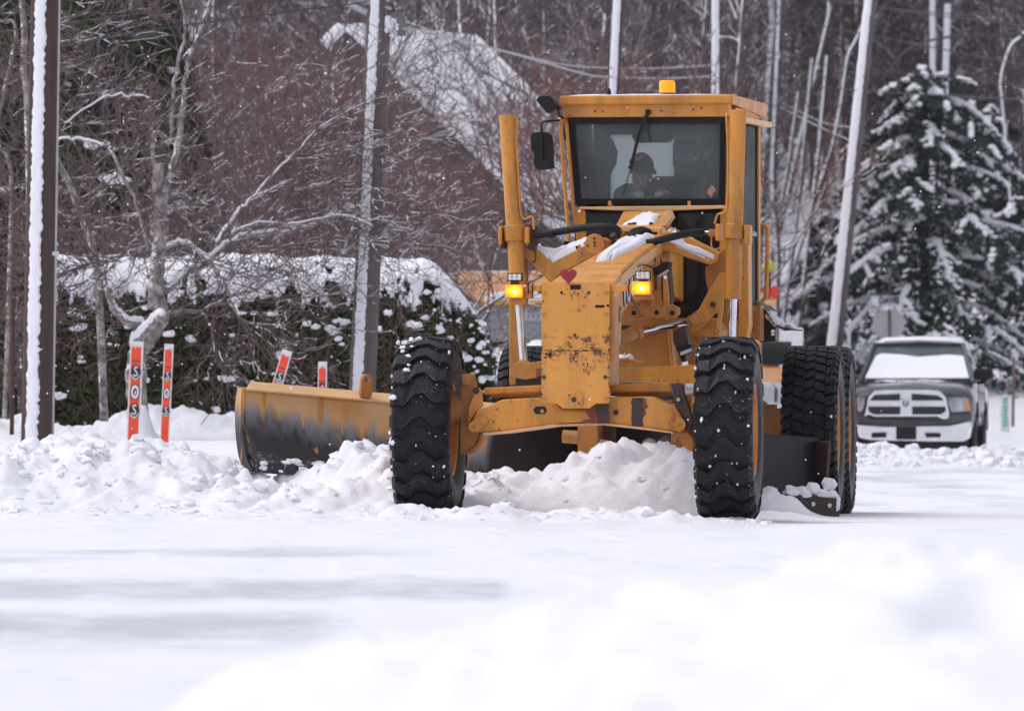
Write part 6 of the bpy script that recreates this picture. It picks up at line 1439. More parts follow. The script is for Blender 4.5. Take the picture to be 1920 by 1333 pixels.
# thicket of bare reddish small trees behind the hedge
RED = [tree_pair('thicket', bare_tree(100 + k, 5.0, .055, 5, 3, .62, .13, (2, 4), wig=.17, minr=.0048, trunk_frac=.34), M_limb, M_twig_red if k % 2 else M_twig) for k in range(5)]
GRY = [tree_pair('bare', bare_tree(200 + k, 8.5, .12, 5, 1, .62, .12, (4, 4), wig=.15, minr=.0055, trunk_frac=.33), M_limb, M_twig) for k in range(3)]
rr = random.Random(77)
spots = [(140, 74), (330, 64), (395, 58), (450, 70), (510, 60), (575, 66), (635, 58), (700, 68), (725, 60), (640, 70), (730, 76), (500, 84), (450, 88), (400, 76), (560, 78), (600, 88), (20, 62), (80, 72), (540, 92), (660, 76)]
for k, (px, Y) in enumerate(spots):
    p = W(px, 700, Y); z = gz(p.x, Y)
    place_tree('thicket_tree', 'tree', 'leafless reddish-brown small tree in the thicket behind the hedge', 'bare reddish trees behind the hedge', RED[k % 5], (p.x, Y, z), rr.uniform(0, 6.28), rr.uniform(.95, 1.35) * (.70 if px < 350 or px > 640 else 1))
for k, (px, Y) in enumerate([(470, 100), (620, 96), (1060, 116), (1100, 104), (1180, 118), (1240, 110), (1120, 130), (1200, 140), (250, 110), (400, 112), (1060, 125), (560, 96), (1080, 118), (1140, 100)]):
    p = W(px, 700, Y); place_tree('bare_tree', 'tree', 'tall leafless grey-brown tree among the trees behind the house and cab', 'tall bare trees in the middle distance', GRY[k % 3] if k < 9 else RED[k % 5], (p.x, Y, gz(p.x, Y)), rr.uniform(0, 6.28), rr.uniform(1.0, 1.35) * (1 if k < 9 else 1.4))

# the far wood: trunks on the rising ground
def far_tree(seed):
    rr = random.Random(seed); a = []; b = []; p = Vector((0, 0, -.4)); d = Vector((rr.gauss(0, .06), rr.gauss(0, .04), 1)).normalized(); r_ = .16; fork = rr.randint(5, 11)
    for i in range(18):
        d = (d + Vector((rr.gauss(0, .035), rr.gauss(0, .03), .05))).normalized(); q = p + d * 1.0; a.append((*p, *q, r_, r_ * .94)); r_ *= .94
        if i > 1:
            for j in range(5):
                e = Vector((rr.gauss(0, 1), rr.gauss(0, 1), rr.uniform(.2, 1.4))).normalized(); o = ([], []); grow(rr, p.lerp(q, rr.random()), e, rr.uniform(.9, 2.0), .028, 2, o, .5, .12, (3, 4), .14, .008, 3); b += o[0] + o[1]
        p = q
    V, Fc = seg_mesh(a, 7); ta = np_mesh('far_trunk', [(V, Fc, 0)], [M_far], True); V, Fc = seg_mesh(b, 3); tb = np_mesh('far_twigs', [(V, Fc, 0)], [M_far]); return ta, tb
FAR = [far_tree(300 + k) for k in range(5)]
rr = random.Random(5)
for k in range(150):
    Y = 150 + 130 * (k / 150) + rr.uniform(-4, 4); px = rr.uniform(700, 1960) if rr.random() < .8 else rr.uniform(-20, 960)
    if Y < 232 and 1430 < px: Y = rr.uniform(232, 290)
    p = W(px, 700, Y); place_tree('forest_tree', 'tree', 'bare trunk with driven snow standing in the far hillside wood', 'tree trunks of the far wood', FAR[k % 5], (p.x, Y, gz(p.x, Y)), rr.uniform(0, 6.28), rr.uniform(.75, 1.15))
# white-streaked trunks one can tell apart between grader and pole
M_streak = bark('snow_streaked_bark', (.08, .062, .068), (.05, .04, .045), (-.9, -.5, .1), .62, ns=2.2)
for k, (pl, w_) in enumerate([([(1456, 560), (1458, 480), (1452, 400), (1450, 320), (1455, 205)], 13), ([(1470, 590), (1485, 480), (1497, 380), (1506, 290)], 9), ([(1472, 345), (1480, 300), (1486, 258)], 8), ([(1530, 330), (1537, 270), (1542, 215)], 9),
                              ([(1538, 345), (1562, 270), (1578, 190), (1590, 110), (1606, 75)], 8), ([(1548, 60), (1555, 30), (1556, -10)], 10), ([(1448, 95), (1452, 40), (1447, -10)], 18), ([(1884, 225), (1878, 150), (1895, 90), (1915, 70)], 9)]):
    Y = 178 + k * 3; q = [W(x, y, Y) for x, y in pl]; q = [q[0] - (q[1] - q[0]).normalized() * max(0, (q[0].z - gz(q[0].x, Y) + .3))] + q + [q[-1] + (q[-1] - q[-2]) * 2.0]
    r_ = w_ / 2 * (D + Y) / F; m = MB(); m.tube(catmull(q, 4), r_, 8); o = m.obj('leafless_tree', None, M_streak)
    tag(o, ['snow-streaked trunk closest to the engine handrail', 'curved white-streaked trunk rising from the mudguard', 'short slanting streaked trunk right of the cab', 'thin streaked trunk halfway to the leaning pole', 'slim slanting trunk just left of the leaning pole', 'streaked trunk at the top edge left of the leaning pole', 'broad pale streaked trunk at the top edge right of the cab', 'forked pale trunk at the right edge above the evergreen'][k], 'tree')
# deep wood behind as one mass
out = []; rr = random.Random(9)
for k in range(520):
    px = rr.uniform(-60, 1980); Y = rr.uniform(175 if px < 1430 else 228, 310); p = W(px, 700, Y); z = gz(p.x, Y); H_ = rr.uniform(7, 14); lean = rr.gauss(0, .05); r_ = rr.uniform(.05, .14)
    for i in range(4): out.append((p.x + lean * H_ * i / 4, Y, z + H_ * i / 4, p.x + lean * H_ * (i + 1) / 4, Y, z + H_ * (i + 1) / 4, r_ * (1 - i * .18), r_ * (1 - (i + 1) * .18)))
    if 660 < px < 1120 and rr.random() < .72: continue
    for j in range(110):
        t = rr.random() ** .8; a = Vector((p.x + lean * H_ * t, Y, z + H_ * t)); e = Vector((rr.gauss(0, 1), rr.gauss(0, .5), rr.uniform(-.1, 1.2))).normalized() * rr.uniform(.5, 1.9); b = a + e
        out.append((*a, *b, .022, .010)); c = a + e * rr.uniform(.3, .8); out.append((*c, *(c + Vector((rr.gauss(0, .5), rr.gauss(0, .3), rr.gauss(.2, .4)))), .013, .008))
V, Fc = seg_mesh(out, 3); me = np_mesh('distant_wood', [(V, Fc, 0)], [M_far]); o = bpy.data.objects.new('distant_wood', me); C.objects.link(o); tag(o, 'deep purple-brown mass of bare wood on the hillside behind everything', 'woods', kind='stuff')

# ---- leafy things: quads of foliage
def leaf_quads(P, Nn, size, rr, jit=.5):
    n = len(P); rs = np.random.RandomState(rr); t = rs.normal(size=(n, 3)); Nn = Nn + rs.normal(scale=jit, size=(n, 3)); Nn /= np.linalg.norm(Nn, axis=1)[:, None] + 1e-9
    t -= Nn * (t * Nn).sum(1)[:, None]; t /= np.linalg.norm(t, axis=1)[:, None] + 1e-9; b = np.cross(Nn, t); s_ = size * (.6 + .8 * rs.rand(n))[:, None]; as_ = (.45 + .3 * rs.rand(n))[:, None]
    V = np.stack([P - t * s_ - b * s_ * as_ * .3, P + t * s_ * .1 - b * s_ * as_, P + t * s_ * 1.1, P - t * s_ * .1 + b * s_ * as_], 1); return V.reshape(-1, 3), np.arange(n * 4).reshape(-1, 4)
def foliage_mat(name, c, c2, sc_=3, brown=None):
    m, N, L, P = new_mat(name); f = ramp(N, L, nz(N, L, sc_, 5, rough=.7), [(.35, c2), (.65, c)])
    if brown: f = mixc(N, L, ramp(N, L, nz(N, L, 1.3, 4), [(.48, 0.0), (.62, .8)]), f, brown)
    L.new(f, P.inputs['Base Color']); P.inputs['Roughness'].default_value = .7; P.inputs['Specular IOR Level'].default_value = .2; return m
M_hedge = foliage_mat('hedge_foliage', (.062, .078, .030), (.020, .028, .012), 5, (.065, .048, .030)); M_cedar = foliage_mat('cedar_foliage', (.055, .072, .030), (.018, .024, .011), 4, (.050, .040, .028)); M_spruce = foliage_mat('hemlock_foliage', (.050, .068, .058), (.018, .026, .022), 4)
M_core_d = simple('dark_inner_parts', (.020, .016, .013), .9)
# hedge
YH = 45; xa, xb = W(60, 0, YH).x, W(932, 0, YH).x; rs = np.random.RandomState(4)
hedge = thing('hedge', 'long dark green cedar hedge with a thick cap of snow behind the birch and stakes', 'hedge', Matrix.Translation(((xa + xb) / 2, YH, .4)))
fh = type('f', (), {})(); fh.M = Matrix.Translation(((xa + xb) / 2, YH, .4)); hwid = (xb - xa) / 2; hd_ = .7; HT = 2.02
def hsurf(u, a):      # u: along -1..1, a: 0 foot of the front .. 1 top .. 1.6 back
    x = u * hwid; endk = np.clip((hwid - x) / .85, 0, 1) ** .45; h = HT * (.42 + .58 * endk) + .05 * fbm(x * 1.2, x * 0 + 1, 3, 4)
    d_ = hd_ * (.35 + .65 * endk)
    y = np.where(a < .62, -d_ - .0 * a, -d_ * np.cos(np.clip((a - .62) / .38, 0, 2) * math.pi / 2)); z = np.where(a < .62, (h - .5) * a / .62, h - .5 + .5 * np.sin(np.clip((a - .62) / .38, 0, 2) * math.pi / 2))
    lean = .30 * (z / HT) ** 2 * np.clip((x - hwid + .7) / .7, 0, 1)
    return x - lean, y + .1 * fbm(x * 2.5, z * 2.5, 3, 8), z
n = 42000; u = rs.uniform(-1, 1, n); a = rs.uniform(0, 1.3, n); x, y, z = hsurf(u, a); dep = rs.rand(n) ** 2 * .22; y = y + dep; P_h = np.stack([x + rs.normal(scale=.02, size=n), y, z + rs.normal(scale=.03, size=n) + .02], 1); Nn = np.tile(np.array([[0, -.8, .45]]), (n, 1))
n2 = 7000; zz = rs.uniform(0, HT - .15, n2); yy = rs.uniform(-.55, .6, n2); xx = hwid - .12 - .85 * np.clip((zz / HT - .42) / .58, 0, 1) ** 2.2 - (yy / .75) ** 2 * .25 + rs.normal(scale=.05, size=n2) - .02; P2 = np.stack([xx, yy, zz], 1)
V, Fc = leaf_quads(np.concatenate([P_h, P2]), np.concatenate([Nn, np.tile(np.array([[.9, -.3, .3]]), (n2, 1))]), .034, 5)
me = np_mesh('hedge_foliage', [(V, Fc, 0)], [M_hedge]); o = bpy.data.objects.new('foliage', me); C.objects.link(o); o.parent = hedge
m = MB(); m.fr = fh; m.box(-hwid + .1, hwid - 1.0, -hd_ + .16, hd_ - .1, .05, HT - .4); m.obj('inner_core', hedge, M_core_d, .15)  # dark box added inside the hedge to block the view through it
tw = []; rr = random.Random(8)
for k in range(900):
    xx = rr.uniform(-hwid, hwid - .1); z0 = rr.uniform(.1, HT); p = Vector((xx, -hd_ - .02, z0)); q = p + Vector((rr.gauss(0, .12), rr.uniform(-.12, -.02), rr.uniform(.02, .22))); tw.append((*p, *q, .004, .002))
V, Fc = seg_mesh(tw, 3); me = np_mesh('twigs', [(V, Fc, 0)], [M_twig_red]); o = bpy.data.objects.new('twigs', me); C.objects.link(o); o.parent = hedge
# cap of snow: draped sheet with ragged lower edge
nu, nv = 420, 70; U = np.linspace(-1, 1, nu); A_ = np.linspace(.60, 1.7, nv); UU, AA = np.meshgrid(U, A_); X_, Y_, Z_ = hsurf(UU, AA)
nn = fbm(UU * 9, AA * 5, 5, 33, .6); th = .07 + .05 * nn; edge = .68 + .08 * fbm(UU * 6, UU * 0, 4, 12, .6) + .30 * np.clip((UU - .80) / .18, 0, 1); keep = (AA - edge) > (.12 * fbm(UU * 26, AA * 22, 3, 3) ); hole = (fbm(UU * 26, AA * 18, 3, 66) > (.50 - .25 * (UU > .62) * (AA < .85))) & (AA < .95) & ((fbm(UU * 3, UU * 0, 2, 6) > .0) | (UU > .55))
k_ = keep & ~hole; off = np.clip((AA - edge) / .1, 0, 1) ** .5
VX = np.stack([X_, Y_ - (.05 + th * .8) * off, Z_ + (th * 1.3 + .04) * off], -1).reshape(-1, 3); idx = np.arange(nu * nv).reshape(nv, nu); q = np.stack([idx[:-1, :-1], idx[:-1, 1:], idx[1:, 1:], idx[1:, :-1]], -1)[k_[:-1, :-1] & k_[1:, 1:]].reshape(-1, 4)
me = np_mesh('snow_cap', [(VX, q, 0)], [M_snow], True); o = bpy.data.objects.new('snow_cap', me); C.objects.link(o); o.parent = hedge; so_ = o.modifiers.new('thick', 'SOLIDIFY'); so_.thickness = .05
itm = []
rr = random.Random(14)
for k in range(150):
    uu = rr.uniform(-1, .99); aa = rr.uniform(.05, .75); x, y, z = [float(t) for t in hsurf(np.array([uu]), np.array([aa]))]
    if rr.random() < .4 and uu < .6: aa = rr.uniform(.45, .75); x, y, z = [float(t) for t in hsurf(np.array([uu]), np.array([aa]))]
    r_ = rr.random() ** 3.0 * .050 + .008
    for j in range(rr.randint(1, 3)): itm.append((x + rr.gauss(0, .04), y - .02, z + rr.gauss(0, .02), r_, 1.3, .7, .7))
for k in range(90):
    xx = hwid - .1 - rr.random() ** 1.4 * 1.0; zz = HT * (.42 + .58 * min(1, max(0, (hwid - xx) / .85)) ** .45) - rr.random() ** 1.3 * .7; itm.append((xx, -.72 + .3 * max(0, xx - hwid + .6), zz, rr.random() ** 2 * .032 + .008, 1.2, .7, .9))
blobs('snow_patch', itm, M_snow, parent=hedge, fr=fh, seed=15)
# small snowy shrub beyond the hedge's end
out = ([], []); rr = random.Random(18)
for k in range(16): grow(rr, Vector((rr.gauss(0, .12), rr.gauss(0, .1), -.1)), Vector((rr.gauss(0, .3), rr.gauss(0, .3), 1)).normalized(), .33, .009, 3, out, .5, .15, (2, 3), .15, .004, 4)
V, Fc = seg_mesh(out[0] + out[1], 4); me = np_mesh('snowy_shrub', [(V, Fc, 0)], [bark('snowy_shrub_bark', (.20, .09, .06), (.10, .05, .04), (-.2, -.3, 1), .62)]); o = bpy.data.objects.new('snowy_shrub', me); C.objects.link(o); p = W(928, 760, 52); o.location = (p.x, 52, .3); tag(o, 'small twiggy shrub dusted with snow at the right end of the hedge', 'shrub')

# conifers
def cedar(seed, H_, rad, nleaf, snow_n):
    rs = np.random.RandomState(seed); t = rs.rand(nleaf) ** .8; ang = rs.rand(nleaf) * 6.283; prof_ = np.sin(np.clip(t * 1.02 + .08, 0, 1) * math.pi) ** .55 * (1 - .35 * t); wob = 1 + .35 * fbm(ang * 1.4, t * 7, 4, seed)
    r_ = rad * prof_ * wob * (1 - .35 * rs.rand(nleaf) ** 2); P = np.stack([r_ * np.cos(ang), r_ * np.sin(ang), t * H_], 1); Nn = np.stack([np.cos(ang), np.sin(ang), np.full(nleaf, .4)], 1)
    V, Fc = leaf_quads(P, Nn, .068, seed, .6); me = np_mesh('cedar_crown', [(V, Fc, 0)], [M_cedar])
    itm = []
    rr = random.Random(seed)
    for k in range(snow_n):
        i = rr.randrange(nleaf); p = P[i] * np.array([1.03, 1.03, 1]); b = rr.random() ** 2 * .10 + .02
        for j in range(rr.randint(1, 4)): itm.append((p[0] + rr.gauss(0, b), p[1] + rr.gauss(0, b), p[2] + rr.gauss(0, b * .7), b, 1, 1, .6))
    return me, itm
def place_conifer(name, label, x, Y, z0, H_, rad, nleaf, snow_n, seed, mat_core=True):
    r0 = thing(name, label, 'evergreen tree', Matrix.Translation((x, Y, z0))); me, itm = cedar(seed, H_, rad, nleaf, snow_n)
    f_ = type('f', (), {})(); f_.M = Matrix.Translation((x, Y, z0))
    o = bpy.data.objects.new('crown', me); C.objects.link(o); o.parent = r0
    m = MB(); m.fr = f_; m.tube([(0, 0, -.3), (0, 0, H_ * .95)], [.16, .03], 8); m.obj('trunk', r0, M_core_d)
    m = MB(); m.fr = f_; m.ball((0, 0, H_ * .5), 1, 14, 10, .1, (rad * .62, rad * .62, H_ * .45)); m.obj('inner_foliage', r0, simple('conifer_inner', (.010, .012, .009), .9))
    blobs('snow_clump', itm, M_snow, parent=r0, fr=f_, seed=seed); return r0
place_conifer('cedar_tree', 'dark dense cedar at the upper left just right of the thick pole', W(165, 0, 68).x, 68, .4, 7.6, 1.25, 22000, 80, 21)
place_conifer('cedar_tree', 'dark cedar at the upper left behind the forked birch stems', W(300, 0, 70).x, 70, .4, 7.4, .80, 16000, 55, 22)
place_conifer('cedar_tree', 'dark cedar at the left edge behind the thick pole', W(20, 0, 76).x, 76, .4, 8.2, .9, 14000, 60, 23)
# the big snow-laden evergreen
def laden(seed, H_, R0, nb, lay=1.0):
    rr = random.Random(seed); rs = np.random.RandomState(seed); P = []; Nn = []; sn = []; segs = []
    for k in range(nb):
        t = (k + .5) / nb; z0 = H_ * (.04 + .93 * t); a = k * 2.399 + rr.uniform(-.3, .3); Lb = R0 * (1 - t * .80) ** .75 * rr.uniform(.5, 1.15); dr = rr.uniform(.35, .80)
        dx, dy = math.cos(a), math.sin(a); prev = None
        for i in range(9):
            s_ = i / 8; rr_ = Lb * s_; zz = z0 + .22 * Lb * s_ - dr * Lb * s_ * s_ * 1.1; p = (dx * rr_, dy * rr_, zz)
            if prev: segs.append((*prev, *p, .03 * (1 - s_) + .008, .03 * (1 - s_) + .005))
            prev = p
        nl = int(330 * (Lb / R0) + 60)
        s_ = rs.rand(nl) ** .7; w_ = (.10 + .30 * np.sin(np.clip(s_ * 1.05, 0, 1) * math.pi) ** .7) * Lb * .55; lat = rs.uniform(-1, 1, nl) * w_; rr_ = Lb * s_ + rs.normal(scale=.03, size=nl); zz = z0 + .22 * Lb * s_ - dr * Lb * s_ * s_ * 1.1 - np.abs(lat) * .45 - rs.rand(nl) ** 1.5 * .34
        P.append(np.stack([dx * rr_ - dy * lat, dy * rr_ + dx * lat, zz], 1)); Nn.append(np.tile(np.array([[dx * .5, dy * .5, .7]]), (nl, 1)))
        gate = mnoise.noise(Vector((k * 1.7, seed, 3)))
        def sp(s1, w1): return (dx * Lb * s1 - dy * w1, dy * Lb * s1 + dx * w1, z0 + .22 * Lb * s1 - dr * Lb * s1 * s1 * 1.1 - abs(w1) * .45 + .02)
        n_sp = int(Lb / .055)
        for j in range(n_sp):
            s1 = .25 + .75 * j / n_sp
            if mnoise.noise(Vector((k * 3.1, s1 * 3.0, seed))) < -.05 - .2 * (lay - 1) + .15 * gate: continue
            sn.append((*sp(s1, rr.gauss(0, .02)), rr.uniform(.05, .105) * (1 - .3 * s1), 1.3, 1.3, .8))
        for q_ in range(int(4 + Lb * 2.4 * lay)):
            s1 = rr.random() ** .6; wm = (.10 + .30 * math.sin(min(1, s1) * math.pi) ** .7) * Lb * .5 * rr.choice((-1, 1)); l0 = rr.uniform(0, .4); l1 = rr.uniform(.5, 1)
            if rr.random() < .35: continue
            for j in range(max(2, int(abs(wm) * (l1 - l0) / .05))):
                f_ = l0 + (l1 - l0) * j / max(1, int(abs(wm) * (l1 - l0) / .05)); p_ = sp(min(1, s1 + .12 * f_), wm * f_); sn.append((p_[0], p_[1], p_[2] + rr.gauss(-.01, .02), rr.uniform(.03, .075), 1.3, 1.3, .8))
    return np.concatenate(P), np.concatenate(Nn), sn, segs
def place_laden(label, x, Y, z0, H_, R0, nb, seed, lay=1.0):
    r0 = thing('hemlock_tree', label, 'evergreen tree', Matrix.Translation((x, Y, z0))); P, Nn, sn, segs = laden(seed, H_, R0, nb, lay); f_ = type('f', (), {})(); f_.M = Matrix.Translation((x, Y, z0))
    V, Fc = leaf_quads(P, Nn, .085, seed, .7); o = bpy.data.objects.new('needles', np_mesh('needles', [(V, Fc, 0)], [M_spruce])); C.objects.link(o); o.parent = r0
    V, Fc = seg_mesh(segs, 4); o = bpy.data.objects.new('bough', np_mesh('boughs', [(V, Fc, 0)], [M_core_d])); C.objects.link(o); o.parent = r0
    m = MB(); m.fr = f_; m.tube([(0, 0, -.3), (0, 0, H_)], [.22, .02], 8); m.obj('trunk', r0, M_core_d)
    blobs('snow_load', sn, M_snow, parent=r0, fr=f_, seed=seed)
place_laden('big evergreen bowed with snow behind the stop sign and pickup', W(1735, 0, 185).x, 185, -.2, 9.8, 5.4, 84, 61)
place_laden('snow-laden evergreen at the right edge, partly outside the picture', W(1945, 0, 192).x, 192, -.2, 7.4, 3.0, 62, 62)
place_laden('low snow-laden evergreen between the grader and the leaning pole', W(1540, 0, 196).x, 196, -.2, 6.2, 1.9, 40, 63, 1.2)
place_laden('dusky snow-dusted evergreen behind and right of the big one', W(1850, 0, 215).x, 215, 1.0, 8.6, 3.0, 60, 64, .5)

# ---- the birch in front of the hedge
def birch():
    Yb = 37; fB = type('f', (), {})(); o0 = W(262, 800, Yb); o0.z = .42; fB.M = Matrix.Translation(o0)
    r0 = thing('birch_tree', 'gnarled birch with snow in its crooks, spreading limbs in front of the hedge', 'tree', fB.M)
    k_ = (D + Yb) / F; rr = random.Random(31); out = ([], []); M_ = []
    def limb(pl, w0, w1, dy=0, twn=0, snow=0, twl=.5, birch_=True):
        q = [W(x, y, Yb + dy * i / (len(pl) - 1)) - o0 for i, (x, y) in enumerate(pl)]; q = catmull(q, 6); q = [p + Vector((mnoise.noise(Vector((i * .55, w1, 0))), 0, mnoise.noise(Vector((i * .55, 7, w0))))) * .035 for i, p in enumerate(q)]; n = len(q); rs_ = [((w0 + (w1 - w0) * i / (n - 1)) / 2 * k_) * (1 + .10 * mnoise.noise(Vector((i * .6, w0, 0)))) for i in range(n)]
        m = MB(); m.fr = fB; m.tube(q, rs_, 10); m.obj('trunk' if w0 > 20 else 'limb', r0, M_birch if birch_ else M_limb)
        if snow:
            m = MB(); m.fr = fB; qs = [p + Vector((-.02 * 0, -.01, rs_[i] * .75)) for i, p in enumerate(q)]; st = [rs_[i] * snow * (1 + .35 * mnoise.noise(Vector((i * 1.3, 2, w1)))) for i in range(n)]; st[0] *= .3; st[-1] *= .3; m.tube(qs, st, 8); m.obj('limb_snow', r0, M_snow)
        for j in range(twn):
            i = rr.randrange(n // 4, n); d = (q[min(i + 1, n - 1)] - q[i - 1]).normalized(); ax = Vector((rr.gauss(0, 1), rr.gauss(0, .7), rr.gauss(.1, .8))).normalized(); grow(rr, q[i], (d * .8 + ax * .8).normalized(), rr.uniform(.5, 1.1) * twl, .010, 3, out, .5, .05, (2, 4), .2, .0038, 4)
    limb([(249, 822), (247, 760), (243, 700), (250, 660), (262, 640)], 17, 14); limb([(284, 825), (272, 770), (268, 700), (272, 670)], 13, 12)
    limb([(262, 668), (280, 640), (302, 600), (300, 575), (290, 555)], 22, 34, 0, 0); limb([(291, 580), (293, 530), (297, 480), (302, 420), (297, 360), (297, 310)], 31, 22)
    limb([(247, 645), (268, 625), (288, 604), (303, 592)], 14, 16, -1.0, 0, 1.35)
    limb([(268, 606), (245, 606), (222, 590), (208, 565), (200, 540)], 18, 12, -.3, 3, .85); limb([(200, 540), (196, 520), (180, 500), (120, 470)], 8, 3, 0, 16, 0, .8)
    limb([(308, 550), (340, 520), (385, 492), (430, 455), (480, 440), (560, 430), (640, 400)], 15, 9, .6, 30, .7, 1.0)
    limb([(292, 478), (315, 462), (345, 455), (370, 470), (392, 490)], 11, 8, 0, 6, .8, .6); limb([(392, 490), (420, 530), (450, 600)], 7, 3, 0, 10, 0, .8)
    limb([(405, 455), (440, 405), (470, 375), (520, 350), (565, 325)], 8, 4, .5, 18, .8, .9); limb([(430, 440), (480, 420), (560, 420), (640, 405), (700, 425)], 8, 6, .3, 16, .5, .8)
    limb([(303, 400), (318, 330), (335, 270), (340, 200)], 14, 11); limb([(336, 265), (345, 180), (352, 120), (375, 60), (398, -10)], 11, 6, .2, 10, 0, .9); limb([(322, 250), (325, 180), (335, 110), (348, 60), (338, -5)], 8, 4, -.2, 8, 0, .9)
    limb([(298, 345), (288, 300), (290, 250), (320, 270)], 8, 9, 0, 2); limb([(278, 470), (262, 400), (222, 310), (200, 270)], 9, 5, .2, 8, 0, .8); limb([(195, 272), (150, 262), (110, 262), (60, 290)], 6, 4, 0, 6, 1.0, .7)
    limb([(282, 182), (240, 180), (195, 183), (120, 232)], 4, 3, 0, 5, .8, .6); limb([(310, 380), (370, 430), (410, 450)], 4, 3, 0, 4); limb([(300, 598), (330, 583), (380, 582), (430, 555), (480, 545)], 9, 4, .5, 12, .0, .9)
    limb([(470, 372), (540, 300), (600, 240), (660, 205)], 5, 3, .5, 14, .7, .9); limb([(300, 455), (250, 470), (190, 490), (130, 500)], 6, 3, .2, 18, 0, .8)
    V, Fc = seg_mesh(out[0] + out[1], 3); o = bpy.data.objects.new('twigs', np_mesh('birch_twigs', [(V, Fc, 0)], [M_twig])); C.objects.link(o); o.parent = r0; o['kind'] = 'stuff'
    # snow drifted round the foot
    m = MB(); m.fr = fB; a = W(262, 800, Yb - .1) - o0; m.tube([(a.x, a.y, -.15), (a.x, a.y, .05), (a.x + .03, a.y, .16), (a.x + .04, a.y, .42)], [.42, .26, .13, .03], 18); m.obj('drifted_snow', r0, M_snow)
birch()
def stem(label, pl, w0, w1, Y, seed):
    q = [W(x, y, Y) for x, y in pl]; q = catmull(q, 5); n = len(q); m = MB(); m.tube(q, [((w0 + (w1 - w0) * i / (n - 1)) / 2 * (D + Y) / F) for i in range(n)], 9); o = m.obj('birch_tree', None, M_birch); tag(o, label, 'tree')
    out = ([], []); rr = random.Random(seed)
    for j in range(14):
        i = rr.randrange(n // 3, n); grow(rr, q[i], Vector((rr.gauss(0, 1), rr.gauss(0, .6), rr.uniform(0, 1))).normalized(), rr.uniform(.5, 1.1), .014, 3, out, .5, .05, (2, 4), .2, .004, 4)
    V, Fc = seg_mesh(out[0] + out[1], 3); t = bpy.data.objects.new('twigs', np_mesh('stem_twigs', [(V, Fc, 0)], [M_twig])); C.objects.link(t); t.parent = o
stem('leaning pale birch stem just right of the thick pole', [(196, 800), (188, 600), (178, 480), (150, 400), (130, 345), (106, 300), (90, 250)], 16, 12, 41, 1)
stem('upright pale birch stem at the top left edge', [(62, 800), (58, 500), (52, 200), (44, 130), (46, 60), (38, -20)], 16, 11, 40, 2)
stem('dark slim trunk left of the thick pole', [(8, 800), (16, 560), (20, 320), (-6, 250), (30, 60), (0, 40)], 9, 5, 44, 3)

# ================================================================== HOUSE
A = W(655, 62, 112); r_d = Vector((.33, .944, 0)).normalized(); d_d = Vector((.944, -.33, 0)).normalized(); hl, drop = 4.3, .93
house = thing('house', 'brown house with a steep snow-covered roof half hidden by bare trees', 'house', Matrix.Translation((A.x, A.y, 0)))
fHs = type('f', (), {})(); fHs.M = Matrix.Translation((A.x, A.y, 0)); Az = A.z
def hp_(d, r_, z): return Vector((d_d.x * d + r_d.x * r_, d_d.y * d + r_d.y * r_, z))
M_sid = simple('brown_siding', (.135, .105, .10), .8, c2=(.10, .078, .075), scale=1.5)
def slab(pts, n_, th):
    v = pts + [p - n_ * th for p in pts]; n = len(pts); return v, [tuple(range(n)), tuple(range(2 * n - 1, n - 1, -1))] + [(i, (i + 1) % n, (i + 1) % n + n, i + n) for i in range(n)]
m = MB(); m.fr = fHs; e = hl * .93; ez = Az - e * drop - .1
el = .3; v, f_ = slab([hp_(-el, .15, -.5), hp_(e, .15, -.5), hp_(e, .15, ez), hp_(0, .15, Az - .12), hp_(-el, .15, Az - el * drop - .1)], Vector((-r_d.x, -r_d.y, 0)), .2); m.add(v, f_)
v, f_ = slab([hp_(e, .16, -.5), hp_(e, 6.2, -.5), hp_(e, 6.2, ez), hp_(e, .16, ez)], d_d, .2); m.add(v, f_); v, f_ = slab([hp_(-el, 6.2, -.5), hp_(e, 6.2, -.5), hp_(e, 6.2, ez), hp_(0, 6.2, Az - .12), hp_(-el, 6.2, Az - el * drop - .1)], r_d, .2); m.add(v, f_)
wl_ = m.obj('wall', house, M_sid)
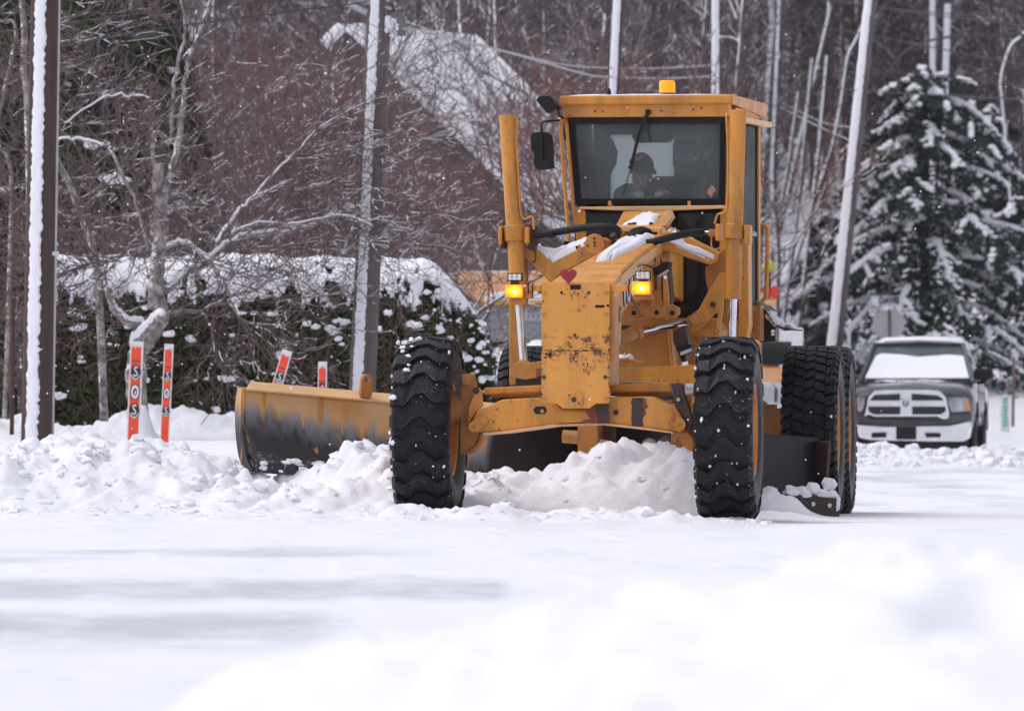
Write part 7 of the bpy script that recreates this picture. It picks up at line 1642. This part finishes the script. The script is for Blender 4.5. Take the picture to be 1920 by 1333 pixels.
for s_ in (1, -1):
    hl = 4.3 if s_ > 0 else .35
    nrm = (d_d * s_ * drop + Vector((0, 0, 1))).normalized(); m = MB(); m.fr = fHs
    v, f_ = slab([hp_(0, -.2, Az), hp_(s_ * hl, -.2, Az - hl * drop), hp_(s_ * hl, 6.4, Az - hl * drop), hp_(0, 6.4, Az)], nrm, .14); m.add(v, f_); rf_ = m.obj('roof', house, simple('roof_boards', (.09, .07, .07), .8))
    m = MB(); m.fr = fHs; v, f_ = slab([p + nrm * .26 for p in (hp_(0, -.18, Az), hp_(s_ * hl, -.18, Az - hl * drop), hp_(s_ * hl, 6.38, Az - hl * drop), hp_(0, 6.38, Az))], nrm, .25); m.add(v, f_); m.obj('roof_snow', rf_, M_snow_soft, .05)
m = MB(); m.fr = fHs
for k in range(34): z0 = .4 + k * .22; w_ = min(e, (Az - z0) / drop - .35); 
for k in range(34):
    z0 = .4 + k * .22; w_ = min(e, (Az - z0) / drop - .5)
    if w_ < .3: continue
    v, f_ = slab([hp_(-min(w_, .25), .14, z0), hp_(w_, .14, z0), hp_(w_, .12, z0 + .012), hp_(-min(w_, .25), .12, z0 + .012)], Vector((0, 0, 1)), .05); m.add(v, f_)
m.obj('siding', wl_, M_sid)

# ---- sparse falling snow
rr = random.Random(99); itm = []
for k in range(260):
    Y = rr.uniform(-20, 60); s_ = F / (D + Y); itm.append((rr.uniform(-1000, 1000) / s_, Y, rr.uniform(.2, .85 + 700 / s_), rr.uniform(.003, .007), 1, 1, 1))
o = blobs('falling_snow', itm, M_snow); tag(o, 'sparse snowflakes drifting through the air', 'snowflakes', kind='stuff')

# ---- the air: thin winter haze round the whole place
HZ = True
if HZ:
    m = MB(); m.box(-330, 330, -150, 470, -2.5, 60); m_, N_, L_, P_p = new_mat('haze'); N_.remove(P_p); v_ = N_.new('ShaderNodeVolumePrincipled'); v_.inputs['Color'].default_value = (.90, .87, .95, 1); v_.inputs['Density'].default_value = .0001; v_.inputs['Anisotropy'].default_value = .2
    L_.new(v_.outputs[0], N_['Material Output'].inputs['Volume']); o = m.obj('haze', None, m_); tag(o, 'thin pale winter haze in the air over the whole street', 'haze', kind='stuff')
